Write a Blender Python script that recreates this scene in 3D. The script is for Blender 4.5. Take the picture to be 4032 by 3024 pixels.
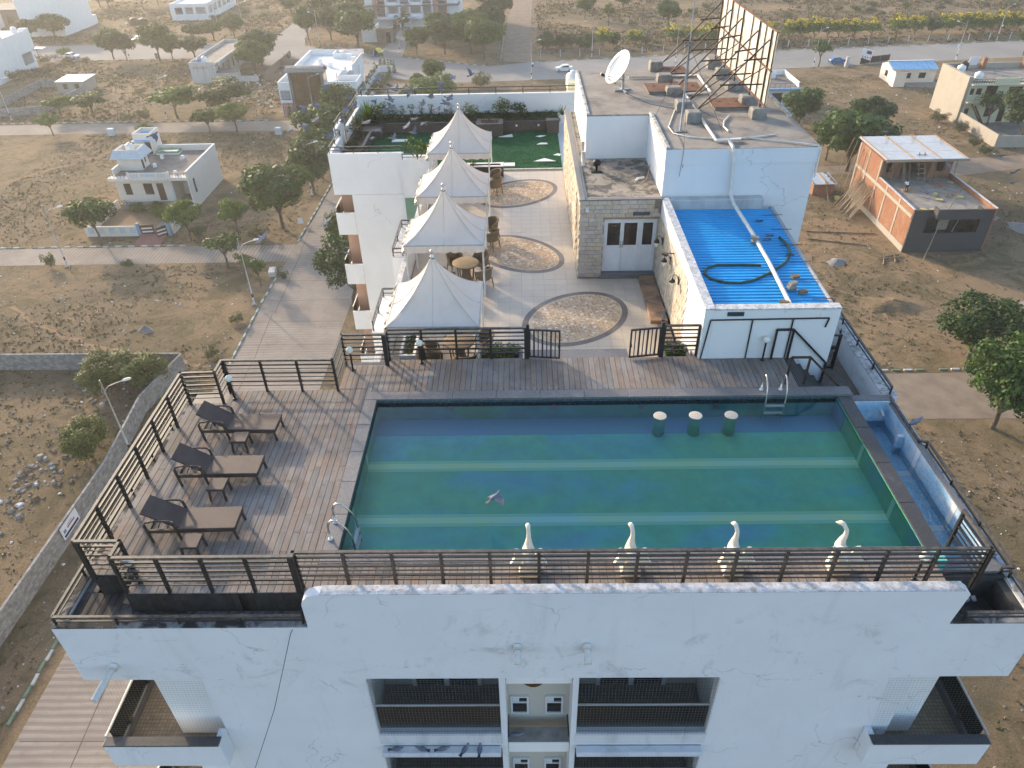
import bpy,math,random
from mathutils import Vector,Matrix,Euler

S = bpy.context.scene
for o in list(bpy.data.objects):
    bpy.data.objects.remove(o)
COL = S.collection
R = math.radians
rnd = random.Random(11)

# ------------------------------------------------------------------ camera
cam_d = bpy.data.cameras.new('camera')
cam = bpy.data.objects.new('camera',cam_d)
COL.objects.link(cam)
S.camera = cam
cam_d.sensor_width = 36.0
cam_d.lens = 36.0 * 2869.25 / 4032.0
cam_d.clip_start = 0.2
cam_d.clip_end = 6000.0
PITCH,YAW,ROLL = R(36.4675),R(1.2724),R(-1.4259)
cam.matrix_world = (Matrix.Translation((0,0,43.7)) @ Matrix.Rotation(YAW,4,'Z')
                    @ Matrix.Rotation(R(90) - PITCH,4,'X') @ Matrix.Rotation(ROLL,4,'Z'))

# ------------------------------------------------------------------ sky and sun
SUN_EL = R(17.0)
SUN_AZ = math.atan2(-0.656,0.755)          # measured from +Y towards +X
W = bpy.data.worlds.new('World')
S.world = W
W.use_nodes = True
wn = W.node_tree
for n in list(wn.nodes):
    wn.nodes.remove(n)
w_out = wn.nodes.new('ShaderNodeOutputWorld')
w_bg = wn.nodes.new('ShaderNodeBackground')
w_sky = wn.nodes.new('ShaderNodeTexSky')
w_sky.sky_type = 'NISHITA'
w_sky.sun_disc = False
w_sky.sun_elevation = SUN_EL
w_sky.sun_rotation = SUN_AZ
w_sky.altitude = 200.0
w_sky.air_density = 1.0
w_sky.dust_density = 2.2
w_sky.ozone_density = 1.4
w_bg.inputs['Strength'].default_value = 0.15
wn.links.new(w_sky.outputs[0],w_bg.inputs['Color'])
wn.links.new(w_bg.outputs[0],w_out.inputs['Surface'])

sun_d = bpy.data.lights.new('sun','SUN')
sun = bpy.data.objects.new('sun',sun_d)
COL.objects.link(sun)
sun_d.energy = 2.1
sun_d.angle = R(2.6)
sun_d.color = (1.0,0.80,0.58)
sd = Vector((0.656 * math.cos(SUN_EL),-0.755 * math.cos(SUN_EL),-math.sin(SUN_EL)))
sun.rotation_euler = sd.to_track_quat('-Z','Y').to_euler()
sun.location = (-60,70,90)

S.view_settings.view_transform = 'Standard'
S.view_settings.look = 'None'
S.view_settings.gamma = 1.0
S.view_settings.use_curve_mapping = False
S.view_settings.exposure = 1.5
S.cycles.max_bounces = 8
S.cycles.transparent_max_bounces = 16
S.cycles.volume_bounces = 1
S.cycles.caustics_reflective = False
S.cycles.caustics_refractive = False
S.cycles.sample_clamp_indirect = 6.0

# ------------------------------------------------------------------ materials
MATS = {}
def srgb(r,g,b):
    f = lambda c: (c / 12.92 if c <= 0.04045 else ((c + 0.055) / 1.055) ** 2.4)
    return (f(r / 255.0),f(g / 255.0),f(b / 255.0))

class NT:
    """small helper round one node tree"""
    def __init__(s,name):
        s.m = bpy.data.materials.new(name)
        s.m.use_nodes = True
        s.t = s.m.node_tree
        s.b = s.t.nodes['Principled BSDF']
        s.o = s.t.nodes['Material Output']
        MATS[name] = s.m
    def n(s,typ,**kw):
        x = s.t.nodes.new(typ)
        for k,v in kw.items():
            setattr(x,k,v)
        return x
    def l(s,a,b):
        s.t.links.new(a,b)
    def pos(s,scale=(1,1,1),obj=False,rot=(0,0,0)):
        mp = s.n('ShaderNodeMapping')
        mp.inputs['Scale'].default_value = scale
        mp.inputs['Rotation'].default_value = rot
        if obj:
            s.l(s.n('ShaderNodeTexCoord').outputs['Object'],mp.inputs[0])
        else:
            s.l(s.n('ShaderNodeNewGeometry').outputs['Position'],mp.inputs[0])
        return mp.outputs[0]
    def noise(s,vec,scale,detail=4.0,rough=0.55,dist=0.0):
        x = s.n('ShaderNodeTexNoise')
        x.inputs['Scale'].default_value = scale
        x.inputs['Detail'].default_value = detail
        x.inputs['Roughness'].default_value = rough
        x.inputs['Distortion'].default_value = dist
        s.l(vec,x.inputs['Vector'])
        return x.outputs['Fac']
    def ramp(s,fac,stops,interp='LINEAR'):
        x = s.n('ShaderNodeValToRGB')
        x.color_ramp.interpolation = interp
        e = x.color_ramp.elements
        while len(e) < len(stops):
            e.new(0.5)
        for i,(p,c) in enumerate(stops):
            e[i].position = p
            e[i].color = (c[0],c[1],c[2],1) if isinstance(c,(tuple,list)) else (c,c,c,1)
        s.l(fac,x.inputs[0])
        return x.outputs[0]
    def mix(s,fac,a,b,blend='MIX'):
        x = s.n('ShaderNodeMix',data_type='RGBA',blend_type=blend)
        for i,v in ((0,fac),(6,a),(7,b)):
            if isinstance(v,(int,float)):
                x.inputs[i].default_value = v
            elif isinstance(v,(tuple,list)):
                x.inputs[i].default_value = (v[0],v[1],v[2],1)
            else:
                s.l(v,x.inputs[i])
        return x.outputs[2]
    def math(s,op,a,b=0.0):
        x = s.n('ShaderNodeMath',operation=op)
        for i,v in ((0,a),(1,b)):
            if isinstance(v,(int,float)):
                x.inputs[i].default_value = v
            else:
                s.l(v,x.inputs[i])
        return x.outputs[0]
    def random(s):
        return s.n('ShaderNodeObjectInfo').outputs['Random']
    def bump(s,h,strength=0.3,dist=0.02):
        x = s.n('ShaderNodeBump')
        x.inputs['Strength'].default_value = strength
        x.inputs['Distance'].default_value = dist
        s.l(h,x.inputs['Height'])
        s.l(x.outputs[0],s.b.inputs['Normal'])
    def col(s,c):
        if isinstance(c,(tuple,list)):
            s.b.inputs['Base Color'].default_value = (c[0],c[1],c[2],1)
        else:
            s.l(c,s.b.inputs['Base Color'])
    def fin(s,rough=0.8,spec=0.25,metal=0.0):
        s.b.inputs['Roughness'].default_value = rough
        s.b.inputs['Specular IOR Level'].default_value = spec
        s.b.inputs['Metallic'].default_value = metal
        return s.m

def sc(c,k):
    return tuple(min(1.0,v * k) for v in c)

def plain(name,c,var=0.18,scale=3.0,rough=0.8,spec=0.25,metal=0.0,rand=0.0,bump=0.0,obj=False,
          stain=None,stain_scale=1.2,stain_lo=0.56,stain_hi=0.72,stain_amt=0.8,streak=False):
    """base colour broken up by noise, optional blotchy stain, optional spread between objects"""
    t = NT(name)
    p = t.pos(obj=obj)
    f = t.noise(p,scale,6.0,0.62)
    c_ = t.ramp(f,[(0.3,sc(c,1 - var)),(0.7,sc(c,1 + var))])
    if stain is not None:
        p2 = t.pos((1,1,0.35)) if streak else p
        g = t.noise(p2,stain_scale,8.0,0.68,0.6)
        m = t.ramp(g,[(stain_lo,0.0),(stain_hi,stain_amt)])
        c_ = t.mix(m,c_,stain)
    if rand:
        r_ = t.random()
        k = t.ramp(r_,[(0.0,1 - rand),(1.0,min(1.0,1 + rand))])
        c_ = t.mix(1.0,c_,k,'MULTIPLY')
    t.col(c_)
    if bump:
        t.bump(t.noise(p,scale * 6,6.0,0.7),bump,0.02)
    return t.fin(rough,spec,metal)

# whitewashed render with damp stains, peeling patches and fine cracks
def whitewash(name,c,dirt,amount=0.5,zgrad=None):
    t = NT(name)
    p = t.pos()
    f = t.noise(p,0.7,5.0,0.6)
    c_ = t.ramp(f,[(0.3,sc(c,0.93)),(0.7,c)])
    fs = t.noise(t.pos((1,1,0.22)),1.5,8.0,0.7,0.9)
    c_ = t.mix(t.ramp(fs,[(0.60 - 0.12 * amount,0.0),(0.80,0.62 * amount)]),c_,dirt)
    fb = t.noise(t.pos((1,1,1.3)),2.6,10.0,0.75,1.4)
    c_ = t.mix(t.ramp(fb,[(0.64,0.0),(0.69,0.75 * amount)]),c_,sc(dirt,0.75))
    fine = t.noise(p,22.0,4.0,0.6)
    c_ = t.mix(t.ramp(fine,[(0.70,0.0),(0.80,0.35 * amount)]),c_,sc(dirt,0.6))
    v = t.n('ShaderNodeTexVoronoi',feature='DISTANCE_TO_EDGE')
    v.inputs['Scale'].default_value = 0.55
    wv = t.n('ShaderNodeVectorMath',operation='ADD')
    wn_ = t.n('ShaderNodeTexNoise')
    wn_.inputs['Scale'].default_value = 1.6
    wn_.inputs['Detail'].default_value = 6
    t.l(p,wn_.inputs['Vector'])
    t.l(p,wv.inputs[0]); t.l(wn_.outputs['Color'],wv.inputs[1])
    t.l(wv.outputs[0],v.inputs['Vector'])
    crack = t.ramp(v.outputs['Distance'],[(0.0,1.0),(0.006,0.0)])
    sel = t.ramp(t.noise(p,0.45,2.0),[(0.56,0.0),(0.60,0.55)])
    c_ = t.mix(t.math('MULTIPLY',crack,sel),c_,sc(dirt,0.5))
    if zgrad:
        # damp patches and chipped plaster in a band of the wall
        sp = t.n('ShaderNodeSeparateXYZ'); t.l(p,sp.inputs[0])
        mr = lambda a,b,c,d: t.math('MULTIPLY',t.ramp(t.math('MULTIPLY',t.math('ADD',sp.outputs[2],-a),1.0 / (b - a)),[(0.0,0.0),(1.0,1.0)]),t.ramp(t.math('MULTIPLY',t.math('ADD',sp.outputs[2],-c),1.0 / (d - c)),[(0.0,1.0),(1.0,0.0)]))
        n1 = t.ramp(t.noise(t.pos((1,1,1.2)),1.15,9.0,0.72,0.8),[(0.55,0.0),(0.70,0.6)])
        c_ = t.mix(t.math('MULTIPLY',n1,mr(29.2,29.9,31.4,32.4)),c_,(0.36,0.345,0.34))
        n2 = t.ramp(t.noise(t.pos((0.7,1,1.6)),5.0,8.0,0.8,0.5),[(0.63,0.0),(0.66,0.9)])
        c_ = t.mix(t.math('MULTIPLY',n2,mr(29.3,29.9,30.3,30.9)),c_,(0.20,0.17,0.15))
    t.col(c_)
    t.bump(t.noise(p,9.0,8.0,0.7),0.25,0.012)
    return t.fin(0.85,0.2)

WHITE = (0.72,0.73,0.74)
whitewash('white_wall',WHITE,(0.34,0.345,0.36),0.42,True)
whitewash('white_clean',(0.78,0.78,0.77),(0.50,0.50,0.50),0.22)
whitewash('white_worn',(0.62,0.63,0.64),(0.20,0.20,0.20),0.95)
whitewash('cream_wall',(0.72,0.66,0.58),(0.50,0.45,0.40),0.30)
whitewash('cream_shaft',(0.56,0.53,0.46),(0.3,0.28,0.24),0.2)
whitewash('old_white',(0.52,0.52,0.50),(0.17,0.17,0.16),1.0)
whitewash('grey_render',(0.075,0.072,0.072),(0.06,0.055,0.055),0.5)
whitewash('cement_wall',(0.40,0.36,0.30),(0.19,0.17,0.14),0.85)
whitewash('yellow_wall',(0.62,0.60,0.42),(0.35,0.33,0.24),0.45)
whitewash('pink_wall',(0.50,0.25,0.20),(0.32,0.19,0.16),0.4)
whitewash('peach_wall',(0.58,0.38,0.27),(0.4,0.3,0.24),0.3)
whitewash('brown_stone',(0.25,0.2,0.16),(0.12,0.10,0.08),0.5)
plain('coping_dirty',(0.50,0.50,0.49),0.35,3.0,0.9,stain=(0.10,0.095,0.09),stain_scale=6.0,stain_lo=0.46,stain_hi=0.62,stain_amt=0.9,bump=0.5)
plain('coping_white',(0.58,0.575,0.57),0.25,6.0,0.9,stain=(0.24,0.215,0.19),stain_scale=9.0,stain_lo=0.46,stain_hi=0.68,stain_amt=0.8,bump=0.5)
plain('coping_black',(0.27,0.26,0.25),0.3,5.0,0.9,stain=(0.035,0.033,0.03),stain_scale=2.2,stain_lo=0.42,stain_hi=0.55,stain_amt=0.95,bump=0.6)
plain('roof_concrete',(0.29,0.255,0.215),0.2,1.1,0.92,stain=(0.13,0.115,0.10),stain_scale=0.9,stain_lo=0.50,stain_hi=0.66,stain_amt=0.7,bump=0.4)
plain('roof_mottled',(0.30,0.26,0.21),0.25,1.5,0.92,stain=(0.07,0.065,0.06),stain_scale=1.9,stain_lo=0.47,stain_hi=0.58,stain_amt=0.85,bump=0.4)
plain('roof_white',(0.74,0.72,0.68),0.12,0.8,0.9,stain=(0.55,0.52,0.48),stain_scale=2.0)
plain('roof_grey',(0.19,0.175,0.16),0.25,0.5,0.92,stain=(0.11,0.10,0.09),stain_scale=0.6,stain_lo=0.48,stain_hi=0.64)
plain('concrete',(0.25,0.235,0.21),0.3,4.0,0.92,bump=0.5,stain=(0.12,0.11,0.095),stain_scale=3.0)
plain('concrete_block',(0.25,0.245,0.235),0.25,3.0,0.95,bump=0.5,rand=0.2)
plain('dark_concrete',(0.07,0.068,0.062),0.4,2.0,0.95,bump=0.5,stain=(0.18,0.17,0.15),stain_scale=1.6)
plain('rail_steel',(0.018,0.018,0.019),0.5,9.0,0.42,0.5,0.0,stain=(0.12,0.085,0.055),stain_scale=14.0,stain_lo=0.60,stain_hi=0.72,stain_amt=0.45)
plain('rail_top',(0.055,0.050,0.046),0.45,12.0,0.55,0.4,stain=(0.18,0.145,0.11),stain_scale=8.0,stain_lo=0.45,stain_hi=0.65,stain_amt=0.55)
plain('black_steel',(0.012,0.012,0.013),0.3,9.0,0.4,0.5)
plain('brown_steel',(0.05,0.032,0.022),0.4,9.0,0.6)
plain('rust',(0.155,0.082,0.055),0.35,3.0,0.85,stain=(0.24,0.16,0.12),stain_scale=2.0,bump=0.3)
plain('pvc_white',(0.66,0.63,0.57),0.12,8.0,0.5,0.4,stain=(0.4,0.33,0.24),stain_scale=6.0,stain_lo=0.55,stain_hi=0.75,stain_amt=0.5)
plain('chrome',(0.55,0.53,0.50),0.12,10.0,0.25,0.5,0.9)
plain('globe_glass',(0.80,0.76,0.66),0.06,3.0,0.25,0.5)
plain('white_plastic',(0.72,0.71,0.68),0.08,6.0,0.5,0.4)
plain('grey_plastic',(0.30,0.32,0.35),0.1,6.0,0.5)
plain('blue_plastic',(0.10,0.22,0.42),0.1,6.0,0.5)
plain('black_plastic',(0.015,0.015,0.016),0.2,6.0,0.5)
plain('green_hose',(0.035,0.075,0.055),0.2,8.0,0.5)
plain('cable_black',(0.02,0.02,0.022),0.1,6.0,0.6)
plain('sailcloth_worn',(0.66,0.60,0.52),0.12,3.0,0.8,0.2,stain=(0.40,0.32,0.24),stain_scale=3.0)
plain('seam',(0.55,0.51,0.47),0.1,3.0,0.8)
plain('swan_plaster',(0.78,0.70,0.56),0.10,5.0,0.7,0.3,stain=(0.42,0.31,0.18),stain_scale=4.0,stain_lo=0.60,stain_hi=0.76,stain_amt=0.7)
plain('granite_grey',(0.165,0.16,0.16),0.3,26.0,0.6,0.35,stain=(0.27,0.26,0.25),stain_scale=1.3,stain_lo=0.52,stain_hi=0.7,stain_amt=0.5,rand=0.12)
plain('granite_dark',(0.055,0.052,0.052),0.35,22.0,0.5,0.4,stain=(0.14,0.13,0.125),stain_scale=2.0,stain_amt=0.5,rand=0.1)
plain('granite_brown',(0.085,0.07,0.064),0.3,16.0,0.5,0.4,rand=0.1)
plain('slate_warm',(0.30,0.185,0.11),0.3,2.2,0.65,0.3,stain=(0.10,0.09,0.085),stain_scale=1.6,stain_lo=0.48,stain_hi=0.62,stain_amt=0.85)
plain('turf',(0.022,0.085,0.038),0.25,2.0,0.95,0.05,bump=0.9,stain=(0.035,0.12,0.05),stain_scale=0.7)
plain('marble_slab',(0.72,0.72,0.70),0.08,3.0,0.6)
plain('soil',(0.09,0.055,0.035),0.3,6.0,0.95,bump=0.6)
plain('glass_dark',(0.018,0.020,0.022),0.3,0.8,0.08,0.6)
plain('glass_amber',(0.075,0.045,0.018),0.5,0.35,0.12,0.6,stain=(0.17,0.105,0.045),stain_scale=0.25,stain_lo=0.5,stain_hi=0.6,stain_amt=0.7)
plain('window_board',(0.035,0.022,0.015),0.4,3.0,0.6)
plain('door_white',(0.66,0.68,0.70),0.06,4.0,0.5,0.4)
plain('door_brown',(0.075,0.042,0.028),0.3,5.0,0.6)
plain('trim_blue',(0.20,0.33,0.46),0.15,3.0,0.7)
plain('trim_pale',(0.48,0.54,0.58),0.12,3.0,0.7)
plain('iron_sheet',(0.42,0.49,0.56),0.15,1.0,0.5,0.4,rand=0.05)
plain('sheet_blue',(0.22,0.45,0.68),0.12,1.0,0.5,0.4)
plain('pallet_blue',(0.16,0.22,0.36),0.15,2.0,0.6)
plain('bamboo',(0.31,0.24,0.16),0.3,6.0,0.85,rand=0.3)
plain('form_ply',(0.46,0.48,0.49),0.15,1.0,0.5,0.4,stain=(0.30,0.30,0.30),stain_scale=1.0)
plain('timber',(0.38,0.25,0.15),0.25,4.0,0.85)
plain('sack_yellow',(0.52,0.45,0.14),0.25,3.0,0.8)
plain('rubber',(0.014,0.014,0.014),0.2,6.0,0.8)
plain('car_white',(0.72,0.74,0.75),0.02,1.0,0.22,0.5)
plain('car_blue',(0.012,0.13,0.33),0.05,1.0,0.22,0.5)
plain('car_glass',(0.012,0.014,0.016),0.2,1.0,0.06,0.6)
plain('rickshaw_yellow',(0.62,0.47,0.05),0.08,2.0,0.5)
plain('rickshaw_green',(0.045,0.16,0.07),0.1,2.0,0.45)
plain('alloy',(0.42,0.42,0.43),0.1,4.0,0.35,0.5,0.7)
plain('skin',(0.20,0.105,0.065),0.08,6.0,0.6)
plain('hair',(0.012,0.010,0.009),0.2,6.0,0.7)
plain('cloth_white',(0.66,0.66,0.65),0.08,6.0,0.9)
plain('cloth_dark',(0.028,0.030,0.04),0.2,6.0,0.9)
plain('cloth_maroon',(0.08,0.03,0.035),0.2,6.0,0.9)
plain('cloth_olive',(0.06,0.06,0.045),0.2,6.0,0.9)
plain('pigeon_grey',(0.17,0.19,0.235),0.2,9.0,0.8,obj=True,rand=0.15)
plain('joint_dark',(0.12,0.10,0.085),0.2,3.0,0.95)
plain('pigeon_dark',(0.05,0.055,0.075),0.25,9.0,0.7,obj=True)
plain('pigeon_wing',(0.15,0.16,0.19),0.25,7.0,0.85,obj=True,rand=0.2,stain=(0.10,0.10,0.12),stain_scale=6.0)
plain('pigeon_buff',(0.50,0.42,0.36),0.2,7.0,0.85,obj=True,stain=(0.22,0.19,0.18),stain_scale=6.0)
plain('beeswax',(0.10,0.045,0.012),0.4,30.0,0.8,bump=0.8)
plain('net_thread',(0.18,0.18,0.17),0.1,6.0,0.8)
plain('lamp_metal',(0.46,0.46,0.45),0.15,4.0,0.5,0.4,0.2)
plain('sign_white',(0.70,0.73,0.76),0.05,3.0,0.5)
plain('sign_navy',(0.02,0.018,0.10),0.1,3.0,0.6)
plain('sign_red',(0.38,0.06,0.07),0.1,3.0,0.6)
plain('sign_slate',(0.075,0.09,0.10),0.15,9.0,0.6)
plain('sign_ink',(0.012,0.016,0.024),0.1,9.0,0.6)
plain('sign_maroon',(0.17,0.05,0.06),0.1,9.0,0.7)
plain('red_paint',(0.30,0.12,0.095),0.15,9.0,0.9)
plain('kerb_white',(0.50,0.50,0.46),0.25,3.0,0.9,bump=0.4)
plain('kerb_green',(0.17,0.22,0.15),0.25,3.0,0.9,bump=0.4)
plain('litter_white',(0.62,0.62,0.60),0.2,8.0,0.8)
plain('stone',(0.27,0.245,0.21),0.3,3.0,0.95,bump=0.5)
plain('stone_brown',(0.20,0.145,0.095),0.3,3.0,0.95,bump=0.5)
plain('sand_heap',(0.30,0.21,0.13),0.2,3.0,0.95,bump=0.6)
plain('gravel_heap',(0.22,0.21,0.20),0.35,12.0,0.95,bump=0.8)
plain('red_ramp',(0.30,0.13,0.105),0.15,3.0,0.85,stain=(0.2,0.1,0.085),stain_scale=2.0)
plain('flower_pink',(0.42,0.24,0.34),0.15,6.0,0.9)
plain('flower_red',(0.38,0.035,0.03),0.15,6.0,0.9)
plain('flower_yellow',(0.72,0.50,0.03),0.2,2.0,0.9)
plain('bark',(0.105,0.082,0.06),0.3,5.0,0.95,bump=0.5)

# brick panels far enough away that single bricks do not show
def brick_mat():
    t = NT('brick_wall')
    mp = t.pos((1,1,1))
    sx = t.n('ShaderNodeSeparateXYZ'); t.l(mp,sx.inputs[0])
    cx = t.n('ShaderNodeCombineXYZ')
    t.l(t.math('ADD',sx.outputs[0],sx.outputs[1]),cx.inputs[0]); t.l(sx.outputs[2],cx.inputs[1])
    b = t.n('ShaderNodeTexBrick')
    b.inputs['Scale'].default_value = 1.0
    b.inputs['Brick Width'].default_value = 0.23
    b.inputs['Row Height'].default_value = 0.085
    b.inputs['Mortar Size'].default_value = 0.012
    b.inputs['Color1'].default_value = (0.30,0.10,0.05,1)
    b.inputs['Color2'].default_value = (0.20,0.07,0.04,1)
    b.inputs['Mortar'].default_value = (0.34,0.23,0.15,1)
    t.l(cx.outputs[0],b.inputs['Vector'])
    p = t.pos()
    g = t.noise(p,0.8,9.0,0.7,0.8)
    c = t.mix(t.ramp(g,[(0.46,0.0),(0.62,0.8)]),b.outputs['Color'],(0.32,0.20,0.13))
    fine = t.noise(p,6.0,5.0,0.6)
    c = t.mix(t.ramp(fine,[(0.58,0.0),(0.68,0.6)]),c,(0.24,0.085,0.05))
    t.col(c)
    t.bump(b.outputs['Fac'],-0.5,0.015)
    t.fin(0.95,0.1)
brick_mat()

# weathered hardwood boards: every board its own tone, grain along its length
def wood(name,tones,grain=(0.10,0.06)):
    t = NT(name)
    r_ = t.random()
    base = t.ramp(r_,tones)
    cm = t.n('ShaderNodeCombineXYZ')
    t.l(t.math('MULTIPLY',r_,37.0),cm.inputs[0]); t.l(t.math('MULTIPLY',r_,91.0),cm.inputs[1])
    tc = t.n('ShaderNodeNewGeometry')
    ad = t.n('ShaderNodeVectorMath',operation='ADD')
    t.l(tc.outputs['Position'],ad.inputs[0]); t.l(cm.outputs[0],ad.inputs[1])
    mp = t.n('ShaderNodeMapping'); mp.inputs['Scale'].default_value = (26,1.6,26)
    t.l(ad.outputs[0],mp.inputs[0])
    g = t.noise(mp.outputs[0],1.6,6.0,0.65,0.3)
    c = t.mix(1.0,base,t.ramp(g,[(0.30,0.66),(0.70,1.0)]),'MULTIPLY')
    blot = t.noise(t.pos((1,0.7,1)),1.7,7.0,0.65,0.4)
    c = t.mix(t.ramp(blot,[(0.46,0.0),(0.66,0.55)]),c,(0.28,0.27,0.26))
    blot2 = t.noise(t.pos((1,1,1)),3.6,5.0,0.65,0.8)
    c = t.mix(t.ramp(blot2,[(0.60,0.0),(0.72,0.55)]),c,(0.07,0.058,0.05))
    speck = t.noise(t.pos((1,1,1)),34.0,2.0,0.5)
    c = t.mix(t.ramp(speck,[(0.74,0.0),(0.78,0.6)]),c,(0.05,0.045,0.04))
    t.col(c)
    t.bump(g,0.25,0.006)
    t.fin(0.78,0.25)
wood('deck_wood',[(0.0,(0.18,0.155,0.135)),(0.25,(0.250,0.195,0.160)),(0.45,(0.225,0.205,0.185)),(0.62,(0.285,0.205,0.155)),(0.8,(0.24,0.202,0.172)),(1.0,(0.31,0.25,0.20))])
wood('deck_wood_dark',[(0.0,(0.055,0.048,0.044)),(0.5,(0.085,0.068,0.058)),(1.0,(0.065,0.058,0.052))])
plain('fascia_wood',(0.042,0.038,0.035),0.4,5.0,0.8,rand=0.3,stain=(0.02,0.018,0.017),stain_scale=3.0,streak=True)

# terrace tiles
def tile_mat():
    t = NT('terrace_tile')
    r_ = t.random()
    base = t.ramp(r_,[(0.0,(0.475,0.405,0.32)),(1.0,(0.52,0.45,0.36))])
    p = t.pos()
    c = t.mix(t.ramp(t.noise(p,0.55,6.0,0.65,0.5),[(0.45,0.0),(0.7,0.5)]),base,(0.37,0.305,0.23))
    c = t.mix(t.ramp(t.noise(p,3.0,5.0,0.6),[(0.55,0.0),(0.75,0.3)]),c,(0.55,0.49,0.41))
    t.col(c)
    t.fin(0.38,0.4)
tile_mat()
plain('grout',(0.27,0.225,0.17),0.2,4.0,0.95)
for i,c in enumerate([(0.42,0.28,0.17),(0.50,0.40,0.28),(0.66,0.60,0.52),(0.34,0.21,0.125),(0.47,0.35,0.22),(0.40,0.30,0.22)]):
    plain('mosaic_%s' % 'abcdef'[i],c,0.15,7.0,0.6,0.3)
plain('oval_border',(0.155,0.138,0.130),0.2,5.0,0.55,0.35,stain=(0.29,0.27,0.255),stain_scale=0.9,stain_lo=0.5,stain_hi=0.7,stain_amt=0.6,rand=0.15)

# sandstone veneer blocks
def block_mat(name,tones):
    t = NT(name)
    base = t.ramp(t.random(),tones)
    p = t.pos()
    c = t.mix(1.0,base,t.ramp(t.noise(p,9.0,6.0,0.65),[(0.3,0.74),(0.7,1.0)]),'MULTIPLY')
    c = t.mix(t.ramp(t.noise(p,1.1,6.0,0.7,0.7),[(0.58,0.0),(0.76,0.4)]),c,(0.26,0.225,0.185))
    t.col(c)
    t.bump(t.noise(p,26.0,6.0,0.7),0.5,0.012)
    t.fin(0.9,0.2)
block_mat('sandstone',[(0.0,(0.50,0.41,0.31)),(0.3,(0.57,0.50,0.41)),(0.6,(0.46,0.41,0.36)),(0.8,(0.58,0.47,0.34)),(1.0,(0.54,0.49,0.44))])

# pool lining and water
def pool_mat():
    t = NT('pool_lining')
    p = t.pos()
    big = t.noise(t.pos((0.30,0.55,0.5)),1.0,5.0,0.55,0.5)
    c = t.ramp(big,[(0.33,(0.17,0.50,0.62)),(0.43,(0.16,0.58,0.56)),(0.52,(0.16,0.62,0.42)),(0.64,(0.20,0.62,0.33))])
    m = t.noise(p,2.2,4.0,0.6)
    c = t.mix(1.0,c,t.ramp(m,[(0.3,0.80),(0.7,1.0)]),'MULTIPLY')
    t.col(c)
    t.fin(0.5,0.3)
    t = NT('pool_stripe')
    c = t.ramp(t.noise(t.pos((0.3,0.5,0.5)),1.0,4.0,0.55,0.5),[(0.36,(0.42,0.86,0.76)),(0.60,(0.58,0.86,0.46))])
    t.col(c); t.fin(0.5,0.3)
    t = NT('pool_dark_blue')
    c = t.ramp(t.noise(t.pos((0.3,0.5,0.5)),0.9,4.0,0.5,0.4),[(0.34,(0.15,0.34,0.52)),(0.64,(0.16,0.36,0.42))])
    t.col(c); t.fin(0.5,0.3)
    # waterline mosaic and the blue tile of the overflow channel
    t = NT('trough_tile')
    p = t.pos()
    v = t.n('ShaderNodeTexVoronoi',feature='F1')
    v.distance = 'CHEBYCHEV'
    v.inputs['Scale'].default_value = 28.0
    v.inputs['Randomness'].default_value = 0.15
    t.l(p,v.inputs['Vector'])
    hue = t.ramp(v.outputs['Color'],[(0.0,(0.24,0.44,0.60)),(0.6,(0.36,0.54,0.66)),(1.0,(0.55,0.66,0.72))])
    wear = t.noise(p,1.5,7.0,0.7,0.6)
    c = t.mix(t.ramp(wear,[(0.50,0.0),(0.60,0.9)]),hue,(0.60,0.64,0.66))
    t.col(c)
    t.bump(v.outputs['Distance'],0.3,0.01)
    t.fin(0.4,0.4)
    t = NT('waterline_tile')
    v = t.n('ShaderNodeTexVoronoi',feature='F1'); v.distance = 'CHEBYCHEV'
    v.inputs['Scale'].default_value = 30.0; v.inputs['Randomness'].default_value = 0.1
    t.l(t.pos(),v.inputs['Vector'])
    t.col(t.ramp(v.outputs['Color'],[(0.0,(0.03,0.05,0.06)),(0.7,(0.07,0.10,0.12)),(1.0,(0.16,0.19,0.20))]))
    t.fin(0.4,0.4)
    for nm,tint,sc_,st in (('pool_water',(0.90,0.97,0.96),5.0,0.02),('trough_water',(0.80,0.94,0.98),9.0,0.12)):
        t = NT(nm)
        t.t.nodes.remove(t.b)
        tr = t.n('ShaderNodeBsdfTransparent'); tr.inputs[0].default_value = (*tint,1)
        gl = t.n('ShaderNodeBsdfGlossy'); gl.inputs['Roughness'].default_value = 0.03
        fr = t.n('ShaderNodeFresnel'); fr.inputs['IOR'].default_value = 1.33
        bp = t.n('ShaderNodeBump'); bp.inputs['Strength'].default_value = st; bp.inputs['Distance'].default_value = 0.03
        x = t.n('ShaderNodeTexNoise'); x.inputs['Scale'].default_value = sc_; x.inputs['Detail'].default_value = 4; x.inputs['Distortion'].default_value = 1.2
        t.l(t.pos(),x.inputs['Vector']); t.l(x.outputs['Fac'],bp.inputs['Height'])
        t.l(bp.outputs[0],gl.inputs['Normal']); t.l(bp.outputs[0],fr.inputs['Normal'])
        mx = t.n('ShaderNodeMixShader')
        t.l(fr.outputs[0],mx.inputs[0]); t.l(tr.outputs[0],mx.inputs[1]); t.l(gl.outputs[0],mx.inputs[2])
        t.l(mx.outputs[0],t.o.inputs['Surface'])
pool_mat()
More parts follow.
